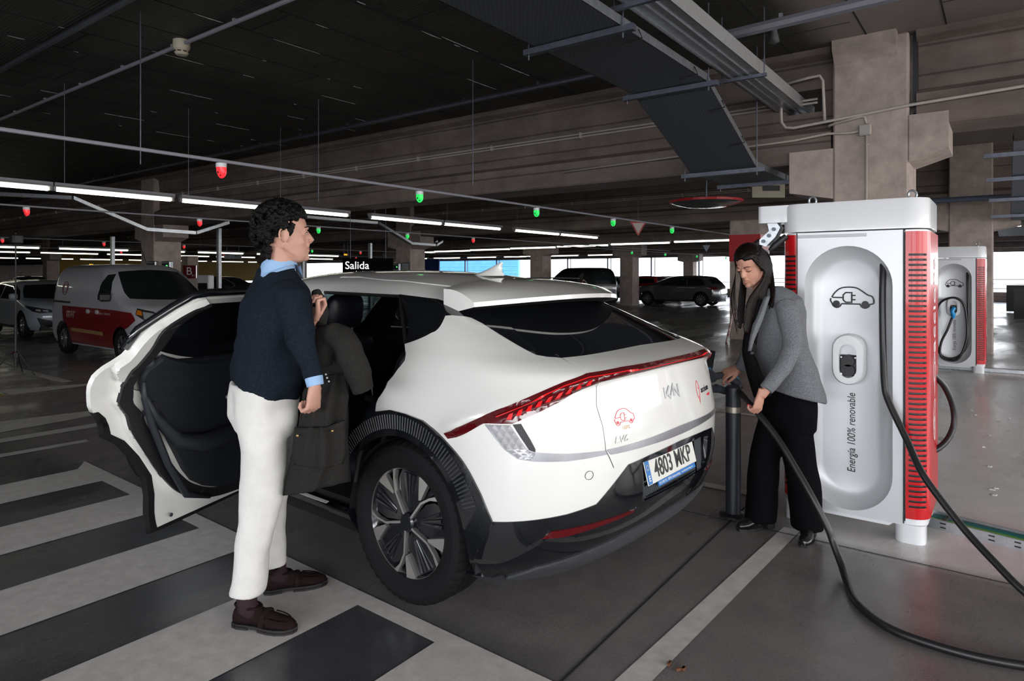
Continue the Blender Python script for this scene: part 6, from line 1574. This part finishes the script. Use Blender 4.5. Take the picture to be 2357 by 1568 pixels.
def vehicle(name,T,loc,rz,paint,label,cat,wheels,R=.31,tW=.2,polys=(),wheel_style=7,grp=None,dark=False,track=None,NR_=2.8,sc=1):
    SS,zf=makeS(T,NR_); sh=Shell(SS,zf,nt=100,nv=60,dense=np.concatenate([np.linspace(0,.22,26),np.linspace(.23,.75,46),np.linspace(.76,1,30)]))
    root=empty(name,loc,rz,label,cat,grp); root.scale=(sc,)*3
    P=[]
    for nme,kind,pts,sides in polys: P.append((nme,sh.xz(pts) if kind=='xz' else [(a,sh.v(z)) for a,z in pts],sides))
    holes=[]
    for cx in wheels:
        holes.append(('hole',sh.xz(arc(cx,R,R*1.13,-20,200,24)+[(cx-R*.95,T[0][1]+.005),(cx+R*.95,T[0][1]+.005)]),'LR'))
    P=P+holes
    sh.cut([(a,b_,True) for a,b_,_ in P])
    names=[];res={}
    for sd in'LR':
        lab=np.zeros(len(sh.F),int); nm=['body_shell']
        for a,b_,s_ in P:
            if sd in s_:
                if a not in nm: nm.append(a)
                lab[sh.inside(sh.Cn,b_)]=nm.index(a)
        res[sd]=(lab,nm)
    mats={'body_shell':paint,'side_window':M_hglass,'rear_window':M_hglass,'windscreen':M_hglass,'lower_panel':M_vanred,'bumper':M_black,'headlamp':M_hl,'headlamp_surround':M_black,'indicator':M_amber,'tail_lamp':M_lens,'grille':M_black,'bumper_opening':M_black,'rub_strip':mat('wood_strip',(.22,.13,.05),.5),'panel_gap':M_black,'grille_bar':M_chrb,'track_rail':M_black,'sill':M_black,'door_handle':M_hl,'plate':M_plate,'lamp_projector':M_chrb}
    offs={'rub_strip':.012,'lower_panel':.0005,'headlamp':.004,'tail_lamp':.003,'grille_bar':.012,'indicator':.006,'plate':.006,'bumper':.003,'lamp_projector':.008,'door_handle':.012}
    for nme in dict.fromkeys(res['L'][1]+res['R'][1]):
        if nme=='hole': continue
        mk_=[]
        for sd in'LR':
            lab,nm=res[sd]; mk_.append(lab==nm.index(nme) if nme in nm else None)
        if nme in('body_shell','windscreen','rear_window','grille','bumper','grille_bar','plate'):
            sh.mesh(nme,mk_[0],mk_[1],mats[nme],root,offs.get(nme,0))
        else:
            if mk_[0] is not None and mk_[0].any(): sh.mesh(nme,mk_[0],None,mats[nme],root,offs.get(nme,0))
            if mk_[1] is not None and mk_[1].any(): sh.mesh(nme,None,mk_[1],mats[nme],root,offs.get(nme,0))
    w=max(t[3] for t in T); L0=min(t[2] for t in T); L1=max(t[4] for t in T)
    b=MB().box(((L0+L1)/2,0,.30),(L1-L0-.3,w*1.5,.16))
    for cx in wheels: b.box((cx,0,.45),(R*2.2,w*1.35,.4))
    b.build('underbody',M_int,root)
    for cx in wheels:
        for s in(1,-1): wheel(root,(cx,s*(w-tW/2-.01),R),s<0,R=R,W=tW,rim=R*.66,spokes=wheel_style,detail='dark' if dark else False)
    return root,sh
def TBL(z,xr,w,xf,ar,af):
    n=len(z); v=[0]
    for i in range(1,n): v.append(v[-1]+math.sqrt((z[i]-z[i-1])**2+(.35*(xr[i]-xr[i-1]))**2+(w[i]-w[i-1])**2+(.35*(xf[i]-xf[i-1]))**2)+1e-4)
    return [(v[i]/v[-1],z[i],xr[i],w[i],xf[i],ar[i],af[i]) for i in range(n)]
# x: rear axle at 0, front axle at wheelbase
Tvan=TBL([.22,.35,.55,.80,1.00,1.10,1.20,1.35,1.60,1.74,1.80,1.82],[-.68,-.76,-.78,-.78,-.77,-.76,-.75,-.73,-.68,-.60,-.35,.3],[.80,.84,.86,.86,.85,.84,.83,.81,.75,.66,.50,0],
 [3.40,3.50,3.54,3.52,3.36,3.05,2.75,2.48,2.05,1.75,1.5,.9],[.3]*9+[.3,.25,.1],[.55,.6,.65,.7,.8,.75,.7,.6,.5,.45,.3,.1])
gx=lambda *p:list(p)
vanP=[('lower_panel','xz',gx((-.05,.98),(2.35,.96),(3.0,.93),(3.15,.80),(2.72,.58),(2.72,.25),(.35,.25),(.02,.7)),'LR'),
('rub_strip','xz',gx((.45,.56),(1.95,.54),(1.95,.47),(.45,.49)),'LR'),
('side_window','xz',gx((1.62,1.13),(1.66,1.40),(1.78,1.60),(1.88,1.62),(2.02,1.47),(2.14,1.26),(2.18,1.13)),'LR'),
('windscreen','tz',gx((.86,1.17),(.855,1.30),(.865,1.48),(.875,1.66),(1,1.70),(1,1.14)),'LR'),
('panel_gap','xz',gx((1.55,.3),(1.56,1.65),(1.565,1.65),(1.555,.3)),'LR'),('panel_gap','xz',gx((2.43,.3),(2.40,1.1),(2.405,1.1),(2.435,.3)),'LR'),
('track_rail','xz',gx((-.55,1.08),(.35,1.07),(.35,1.03),(-.55,1.04)),'LR'),
('bumper','tz',gx((.80,.24),(.80,.50),(.84,.62),(.885,.72),(1,.74),(1,.24)),'LR'),
('headlamp_surround','tz',gx((.815,.90),(.84,1.01),(.90,.95),(.93,.80),(.89,.78),(.85,.80)),'LR'),('headlamp','tz',gx((.85,.83),(.855,.95),(.895,.92),(.922,.82),(.885,.79)),'LR'),('indicator','tz',gx((.82,.905),(.838,.98),(.852,.96),(.846,.88)),'LR'),
('grille','tz',gx((.94,.80),(.93,.86),(1,.88),(1,.78)),'LR'),('grille_bar','tz',gx((.945,.825),(.945,.845),(1,.855),(1,.835)),'LR'),
('tail_lamp','tz',gx((.16,.9),(.17,1.4),(.215,1.38),(.21,.9)),'LR'),('rear_window','tz',gx((0,1.1),(.12,1.1),(.12,1.5),(0,1.55)),'LR')]
def vang(p_rear,p_front,off):
    # heading and rear-axle centre from two ground points of the near-side wheels (vehicle's right side)
    d=Vector(p_front)-Vector(p_rear); a=math.atan2(d.y,d.x); n=Vector((-math.sin(a),math.cos(a)))
    return a,Vector(p_rear)+n*off
van_a,van_o=0.0,Vector((-14.5,5.76))
van,vsh=vehicle('delivery_van',Tvan,(van_o.x,van_o.y,0),van_a,M_whitep,'small white delivery van with a red lower band and black bumper','van',(0,2.65),R=.315,polys=vanP,wheel_style=6,sc=.945)
def on_side(sh,root,name,body,size,x,z,m,side=-1,sx=1,shear=0):
    o=text_mesh(name,body,size,(0,0,0),(0,0,0),m,None,sx=sx)
    for v in o.data.vertices:
        xx=x+v.co.x; zz=z+v.co.y; t=sh.xz([(xx,zz)])[0]; v.co=Vector(sh.pos(np.array([t]),side,.004)[0])
    o.parent=root; return o
M_vtxt=mat('van_lettering',(.6,.55,.5),.5)
on_side(vsh,van,'side_lettering','mar',.30,.42,.84,M_vtxt,sx=.9)
on_side(vsh,van,'side_note','Limpieza y Servicios',.07,1.95,.88,M_vtxt)
for x_ in(1.25,1.66): 
    t=vsh.xz([(x_,.90)])[0]; MB().sphere(tuple(vsh.pos(np.array([t]),-1,.01)[0]),(.075,.025,.045),12,8).build('door_handle',M_whitep,van,smooth=True)
def ringtxt():
    b=MB()
    for r_,w_ in((.13,.008),(.085,.006)):
        n_=30
        q=[]
        for k in range(n_+1):
            a=2*PI*k/n_; t=vsh.xz([(.02+r_*math.cos(a),1.33+r_*math.sin(a))])[0]; q.append(Vector(vsh.pos(np.array([t]),-1,.003)[0]))
        b.tube(q,w_,6,cap=False)
    return b
ringtxt().build('round_emblem',mat('emblem_plum',(.10,.02,.03),.5),van)
# mirror
def mirror(root,x,y,z,m,s):
    mm=MB().box((x-.02,y+s*.10,z+.03),(.10,.18,.15),bev=.03).build('wing_mirror',m,root,smooth=30)
mirror(van,2.22,-.84,1.16,M_black,-1); mirror(van,2.22,.84,1.16,M_black,1)
MB().tube([(1.75,0,1.80),(1.45,0,2.20)],.006,6).build('aerial',M_black,van)
Tsuv=TBL([.22,.35,.55,.80,.95,1.02,1.10,1.25,1.38,1.44,1.47],[-.70,-.82,-.86,-.84,-.78,-.72,-.66,-.50,-.35,-.1,.3],[.82,.88,.90,.90,.885,.86,.83,.77,.68,.5,0],[3.5,3.60,3.64,3.56,3.25,2.75,2.50,2.10,1.75,1.4,.9],[.4]*9+[.3,.1],[.6,.65,.7,.8,1.0,.8,.7,.6,.5,.3,.1])
def carP(zb=.98,zt=1.36,x0=-.15,x1=2.35):
    return [('side_window','xz',gx((x0,zb+.03),(x0+.12,zt-.06),(x0+.42,zt),(.66,zt),(.66,zb)),'LR'),('side_window','xz',gx((.72,zb),(.72,zt),(1.50,zt-.01),(1.95,zb+.22),(x1,zb)),'LR'),
 ('windscreen','tz',gx((.83,zb+.05),(.84,zb+.22),(.86,zt-.02),(1,zt),(1,zb+.02)),'LR'),('rear_window','tz',gx((0,zb+.08),(.15,zb+.08),(.14,zt-.06),(0,zt-.03)),'LR'),
 ('tail_lamp','tz',gx((.10,.80),(.12,.92),(.215,.94),(.235,.88),(.20,.80)),'LR'),('headlamp','tz',gx((.80,.70),(.79,.80),(.88,.74),(.94,.66),(.90,.62)),'LR'),
 ('bumper_opening','tz',gx((.90,.30),(.92,.45),(1,.46),(1,.28)),'LR'),('sill','xz',gx((.3,.30),(2.4,.30),(2.4,.225),(.3,.225)),'LR'),('panel_gap','xz',gx((1.53,.3),(1.53,1.0),(1.536,1.0),(1.536,.3)),'LR'),('panel_gap','xz',gx((.69,.34),(.69,1.0),(.696,1.0),(.696,.34)),'LR')]
# dark estate car in the bay by the far facade: seen from its left flank, nose to the left
def place2(px0,px1,Y0,Y1,wb): pass
a_,o_=vang((-11.75,30.15),(-14.45,30.15),0)
def side_place(rear,front,w):
    # vehicle's left side faces the camera; wheels' outer contact points given
    d=Vector(front)-Vector(rear); a=math.atan2(d.y,d.x); n=Vector((-math.sin(a),math.cos(a))); return a,Vector(rear)-n*w
a_,o_=side_place((-11.56,30.28),(-14.15,30.20),.88)
vehicle('estate_car',Tsuv,(o_.x,o_.y,0),a_,M_darkp,'dark grey estate car parked side-on before the bright far facade','car',(0,2.72),R=.34,polys=carP(),wheel_style=10)
Thatch=TBL([.22,.35,.55,.78,.92,.98,1.06,1.22,1.36,1.42,1.45],[-.66,-.76,-.80,-.78,-.72,-.68,-.62,-.50,-.38,-.2,.2],[.82,.88,.90,.90,.88,.85,.82,.76,.67,.5,0],[3.35,3.46,3.50,3.42,3.15,2.75,2.50,2.12,1.75,1.4,.9],[.4]*9+[.3,.1],[.6,.7,.75,.85,1.1,.8,.7,.6,.5,.3,.1])
hat=[p for p in carP(.95,1.33) if p[0] not in('headlamp','bumper_opening')]+[('headlamp_surround','tz',gx((.795,.78),(.80,.83),(.87,.78),(.935,.72),(.935,.66),(.88,.645),(.84,.68)),'LR'),('lamp_projector','tz',gx((.86,.70),(.86,.735),(.885,.725),(.885,.68)),'LR'),('lamp_projector','tz',gx((.895,.685),(.895,.72),(.92,.71),(.92,.665)),'LR'),('bumper_opening','tz',gx((.86,.54),(.93,.46),(.95,.32),(.91,.27),(.88,.33)),'LR'),('grille','tz',gx((.965,.30),(.955,.50),(1,.52),(1,.28)),'LR')]
# pale hatchback left of the van
hh=vehicle('hatchback_car',Thatch,(-21.15,6.45,0),math.radians(-2),M_bluewhite,'pale silver-white hatchback with a black smile-shaped bumper vent at the left edge','car',(0,2.65),R=.33,polys=hat,wheel_style=5,sc=.96)[0]
mirror(hh,2.25,-.85,1.0,M_bluewhite,-1); mirror(hh,2.25,.85,1.0,M_bluewhite,1)
# black van, seen from behind
Tvan2=TBL([.25,.40,.60,.85,1.05,1.15,1.25,1.40,1.62,1.76,1.82,1.84],[-.85,-.90,-.92,-.92,-.91,-.90,-.89,-.86,-.80,-.70,-.45,.3],[.82,.88,.90,.90,.89,.88,.86,.83,.77,.68,.52,0],[3.45,3.52,3.55,3.50,3.30,3.0,2.75,2.45,2.0,1.7,1.4,.9],[.25]*9+[.3,.25,.1],[.55,.6,.65,.7,.8,.75,.7,.6,.5,.45,.3,.1])
v2P=[('side_window','xz',gx((-.55,1.15),(-.5,1.55),(.30,1.58),(.30,1.13)),'LR'),('side_window','xz',gx((.4,1.13),(.4,1.58),(1.1,1.58),(1.1,1.13)),'LR'),('side_window','xz',gx((1.2,1.13),(1.2,1.58),(1.75,1.58),(2.25,1.13)),'LR'),('windscreen','tz',gx((.83,1.18),(.86,1.62),(1,1.66),(1,1.16)),'LR'),('rear_window','tz',gx((0,1.1),(.13,1.1),(.125,1.6),(0,1.63)),'LR'),('tail_lamp','tz',gx((.155,.85),(.16,1.25),(.215,1.25),(.215,.85)),'LR'),('plate','tz',gx((0,.88),(.07,.88),(.07,.98),(0,.98)),'LR')]
def at_px(px_,Y): X=(px_-1178.5)*Y/1517; return C(X,Y,0)
vehicle('black_van',Tvan2,(-15.0,26.0,0),math.radians(150.6),M_blackp,'black van with tinted windows behind the white car\'s roof spoiler','van',(0,2.8),R=.33,polys=v2P,wheel_style=6,dark=True)
vehicle('hatchback_car',Thatch,(-18.0,32.3,0),math.radians(90),mat('white_far_paint',(.45,.46,.48),.3,coat=1),'white hatchback half hidden between the black van and a concrete column','car',(0,2.6),R=.32,polys=carP(),wheel_style=6,dark=True)
vehicle('red_car',Thatch,(-15.7,33.0,0),math.radians(90),M_redp,'small red car peeking out behind the concrete column','car',(0,2.55),R=.31,polys=carP(),wheel_style=6,dark=True)
vehicle('silver_car',Thatch,(-17.4,38.8,0),math.radians(80),M_silver_p,'silver car behind the red car near the far railing','car',(0,2.6),R=.31,polys=carP(),wheel_style=6,dark=True)
p=at_px(62,42); vehicle('dark_car',Thatch,(p.x,p.y,0),math.radians(20),M_darkp,'dark car deep in the hall at the far left','car',(0,2.6),R=.32,polys=carP(),wheel_style=6,dark=True)
p=at_px(470,30); vehicle('dark_car',Thatch,(p.x,p.y,0),math.radians(10),M_darkp,'dark car behind the van beneath the letter B sign','car',(0,2.6),R=.32,polys=carP(),wheel_style=6,dark=True)
# ------------------------------------------------------------ light stand
t=empty('light_stand',tuple(at_px(36,9.95)),0,'thin black tripod light stand at the left edge','tripod')
MB().tube([(0,0,.10),(0,0,.75)],.020,8).tube([(0,0,.75),(0,0,2.15)],.011,8).build('pole',M_black,t)
MB().box((0,0,.30),(.06,.06,.10),bev=.01).build('collar',M_black,t)
for k in range(3):
    a=2*PI*k/3+.5; MB().tube([(0,0,.42),(.32*math.cos(a),.32*math.sin(a),.01)],.010,6).build('leg',M_black,t)
    MB().tube([(0,0,.12),(.16*math.cos(a),.16*math.sin(a),.21)],.006,6).build('brace',M_black,t)
MB().sphere((-.06,-.03,.34),.016,8,6).build('red_knob',M_red,t)
MB().box((.02,0,2.05),(.20,.14,.16),bev=.03).build('lamp_head',M_black,t)
# ------------------------------------------------------------ signs
def sign(name,label,cat,px0,px1,py0,py1,Y,m,items,frame_m=None,hang=True):
    ps=[px(px0,py1,Y),px(px1,py1,Y),px(px0,py0,Y)]; w=(ps[1]-ps[0]).length; h=(ps[2]-ps[0]).length; c=(px(px0,py0,Y)+px(px1,py1,Y))/2
    t=empty(name,tuple(c),math.radians(36.87),label,cat)
    MB().box((0,0,0),(w,.06,h),bev=.004).build('board',m,t)
    for i,(bd,sz,x,z,mm) in enumerate(items): text_mesh('lettering',bd,sz*h,(x*w/2,-.033,z*h/2),(PI/2,0,0),mm,t,align='CENTER')
    if hang: MB().tube([(-w*.35,0,h/2),(-w*.35,0,ZC-c.z)],.008,6).tube([(w*.35,0,h/2),(w*.35,0,ZC-c.z)],.008,6).build('hanger',M_galvd,t)
    return t,w,h
M_lit=mat('lit_white',(.9,.9,.9),.5,emit=(1,1,1),es=1.0)
sign('exit_sign','black hanging sign reading Salida in white','sign',789,905,595,668,17.5,mat('sign_black',(.003,.003,.003),.9,spec=.05),[('Salida',.34,-.42,.54,M_lit),('Centro Industrial',.20,-.42,.05,M_lit)])
sign('letter_sign','dark red square sign with a white letter B on a column','sign',422,452,611,641,24,M_vanred,[('B',.85,-.05,.06,M_inkw),('P1',.26,.62,-.62,M_inkw)],hang=False)
b=MB().box((0,0,0),(.45,.4,2.2)); p=at_px(437,24.33); b.xf(Matrix.Translation((p.x,p.y,1.1))); tag(b.build('sign_post',M_conc),'narrow concrete pier carrying the letter B sign','pier')
sign('direction_sign','white pictogram sign with a blue parking square','sign',516,556,585,596,30,mat('sign_grey',(.30,.32,.34),.5),[('P',.9,0,0,M_blue2),('T',.8,-.55,0,M_black),('WC',.8,.55,0,M_black)])
for a0,a1,b0,b1,Y,lab,tx in((1540,1556,522,530,26,'small amber number display left of the red-banded column','02'),(790,802,583,590,28,'small amber number display behind the man','006'),(206,216,606,614,40,'tiny amber number display above the van roof','004')):
    sign('number_display',lab,'display',a0,a1,b0,b1,Y,M_black,[(tx,.8,0,0,mat('amber_led',(1,.5,.02),.5,emit=(1,.55,.03),es=1.6))])
# framed car pictogram on the concrete column
t=empty('charging_notice',(-15.93,15.375,1.55),0,'white framed sign with a car outline on the concrete column beside Salida','sign')
MB().box((0,0,0),(.34,.05,.72),bev=.004).build('frame',M_black,t); MB().box((0,-.03,0),(.30,.01,.68)).build('board',mat('notice_white',(.5,.5,.52),.5),t)
ic=strokes(car_icon(.24),.014,.002); o=ic.build('car_outline',M_ink2,t); o.location=(0,-.037,.02); o.rotation_euler=(PI/2,0,0)
# yield sign hanging
c_=px(1469,522,15.0); t=empty('yield_sign',tuple(c_),math.radians(36.87),'red-bordered white triangular sign hanging point down','sign')
def tri(s): return [(-s,s*.62),(s,s*.62),(0,-s*1.12)]
MB().prism(tri(.19),0,.02,'y').build('red_border',M_red,t); MB().prism(tri(.135),-.004,0,'y').build('white_field',mat('sign_cream',(.55,.47,.42),.5),t)
MB().tube([(0,.01,.10),(0,.01,ZC-c_.z)],.006,6).build('hanger',M_galvd,t)
c_=px(1626,570,24.0); t=empty('yield_sign',tuple(c_),math.radians(36.87),'dark back of a small triangular sign near the red-banded column','sign'); MB().prism(tri(.14),0,.02,'y').build('sign_plate',M_galvd,t)
MB().tube([(0,.01,.08),(0,.01,ZC-c_.z)],.006,6).build('hanger',M_galvd,t)
# domed aluminium panel and alarm box between tray and red-banded column
c_=px(1625,466,11.5); t=empty('round_mirror',tuple(c_),math.radians(36.87),'large shallow round mirror seen edge-on beneath the cable tray','mirror')
b=MB().lathe([(0,-.10),(.30,-.085),(.50,-.04),(.60,0),(.60,.02),(0,.03)],'z',n=40); b.v=[(x,y,z) for x,y,z in b.v]; b.build('dome',mat('mirror_dome',(.16,.18,.17),.12,.7),t,smooth=40)
b=MB().lathe([(.60,-.01),(.62,-.01),(.62,.03),(.60,.03)],'z',n=40,close=True); b.build('rim',M_red,t)
MB().tube([(0,0,.02),(0,0,ZC-c_.z)],.02,8).build('stem',M_galvd,t)
c_=px(1768,440,12.5); t=empty('notice_panel',tuple(c_),math.radians(36.87),'cream notice panel with small black pictograms left of the big pillar','sign')
MB().box((0,0,0),(.62,.05,.25)).build('board',mat('notice_cream',(.42,.38,.28),.6),t); MB().box((.05,-.03,.05),(.32,.01,.10)).build('pictogram_strip',M_black,t); MB().tube([(0,0,.1),(0,0,ZC-c_.z)],.01,6).build('hanger',M_galvd,t)
# charger wall boxes on distant pillars
for k,(px_,py_,Y) in enumerate(((352,615,16.4),(385,615,16.4),(893,618,21.5),(912,617,21.5))):
    c_=px(px_,py_,Y); t=empty('wall_charger',tuple(c_),math.radians(20),('grey wall charger with a blue light' if k%2==0 else 'grey wall charger with a green light')+(' on the pillar behind the van' if k<2 else ' beside the framed car sign'),'wall charger')
    MB().box((0,0,0),(.28,.12,.30),bev=.02).build('box_body',M_galv,t); MB().box((0,-.065,.02),(.20,.01,.14)).build('screen',M_black,t)
    MB().sphere((.06,-.08,.03),.02,8,6).build('status_led',mat('led_%d'%(k%2),(0,.3,.9) if k%2==0 else (0,.8,.1),.3,emit=(.1,.5,1) if k%2==0 else (.1,1,.2),es=2),t)
# white charging cabinet and low pieces near the letter B sign
c_=at_px(473,21); t=empty('charging_cabinet',tuple(c_),math.radians(30),'white charging cabinet behind the car door top','cabinet'); MB().box((0,0,.75),(.42,.3,1.5),bev=.03).build('box_body',M_white,t); MB().box((0,-.16,1.1),(.3,.02,.3)).build('screen',M_black,t)
# gutter-like cable trays zigzagging in the hall
def ztray(pts,label):
    t=empty('cable_tray',pts[0],0,label,'cable tray'); o0=Vector(pts[0]); b=MB(); P=[Vector(p)-o0 for p in pts]
    for a,c in zip(P,P[1:]):
        d=(c-a); w=Vector((-d.y,d.x,0)).normalized()*.09; h=Vector((0,0,.07))
        b.add([a-w,a+w,c+w,c-w],[(0,1,2,3)]); b.add([a-w,a-w+h,c-w+h,c-w],[(0,1,2,3)]); b.add([a+w,a+w+h,c+w+h,c+w],[(0,1,2,3)])
    b.build('tray_floor',M_galv,t,recalc=False)
    b=MB()
    for a,c in zip(P,P[1:]):
        n_=max(1,int((c-a).length/.5))
        for i in range(n_): q=a+(c-a)*((i+.5)/n_); b.box((q.x,q.y,q.z+.035),(.05,.05,.02))
    b.build('tray_slot',M_black,t); return t
ztray([tuple(px(-60,448,13)),tuple(px(170,460,13.3)),tuple(px(338,532,14)),tuple(px(450,540,14.5)),tuple(px(525,516,15))],'zigzag steel cable tray dipping towards the pillar behind the van')
ztray([tuple(px(700,502,18)),tuple(px(868,516,19)),tuple(px(945,563,20)),tuple(px(1000,567,20.5)),tuple(px(1014,558,21))],'zigzag steel cable tray dipping left of the antenna')
for p0,lab in(((259,545,640,16.2),'white steel cable riser left of the pillar behind the van'),((504,526,672,15),'white steel cable riser between the letter B sign and the man'),((852,560,645,19),'white steel cable riser right of the exit sign'),((697,596,640,19),'short white cable riser just right of the man\'s collar')):
    x_,y0,y1,Y=p0; top=px(x_,y0,Y); b=MB().box((0,0,top.z/2),(.10,.07,top.z)); 
    b.xf(Matrix.Translation((top.x,top.y,0))); tag(b.build('cable_riser',M_galv),lab,'cable riser')
# barrier on the red column, low walls to the right
b=MB(); a0=px(1688,715,15.0);a1=px(1672,790,14.6)
b.tube([a0,a1],.03,6); b.box(tuple(px(1690,725,15.1)),(.10,.06,.2)); tag(b.build('barrier_tape',mat('barrier_red_white',(.45,.10,.09),.6,var=.6,vs=9,var2=(.7,.6,.55))),'red and white barrier tape leaning on the red-banded column','barrier')
for i,(y,x0,x1,h) in enumerate(((19,.4,5,.55),(23.5,.4,6,.7),(27.5,.2,7,1.0),(33,.0,8,1.05))):
    b=MB().box(((x0+x1)/2,y,h/2+.05),(x1-x0,.25,h)); tag(b.build('ramp_parapet',mat('dark_parapet',(.07,.068,.066),.8)),['nearest','second','third','farthest'][i]+' dark low ramp parapet beyond the distant charger','parapet','ramp parapets')
b=MB().box((-60,30,2.2),(.2,20,2.6)); b2=b.box((-60,8,1.7),(.2,12,1.4)); tag(b.build('yellow_wall',mat('yellow_wall_paint',(.30,.17,.02),.7)),'mustard yellow painted wall deep in the hall at the left','painted wall')
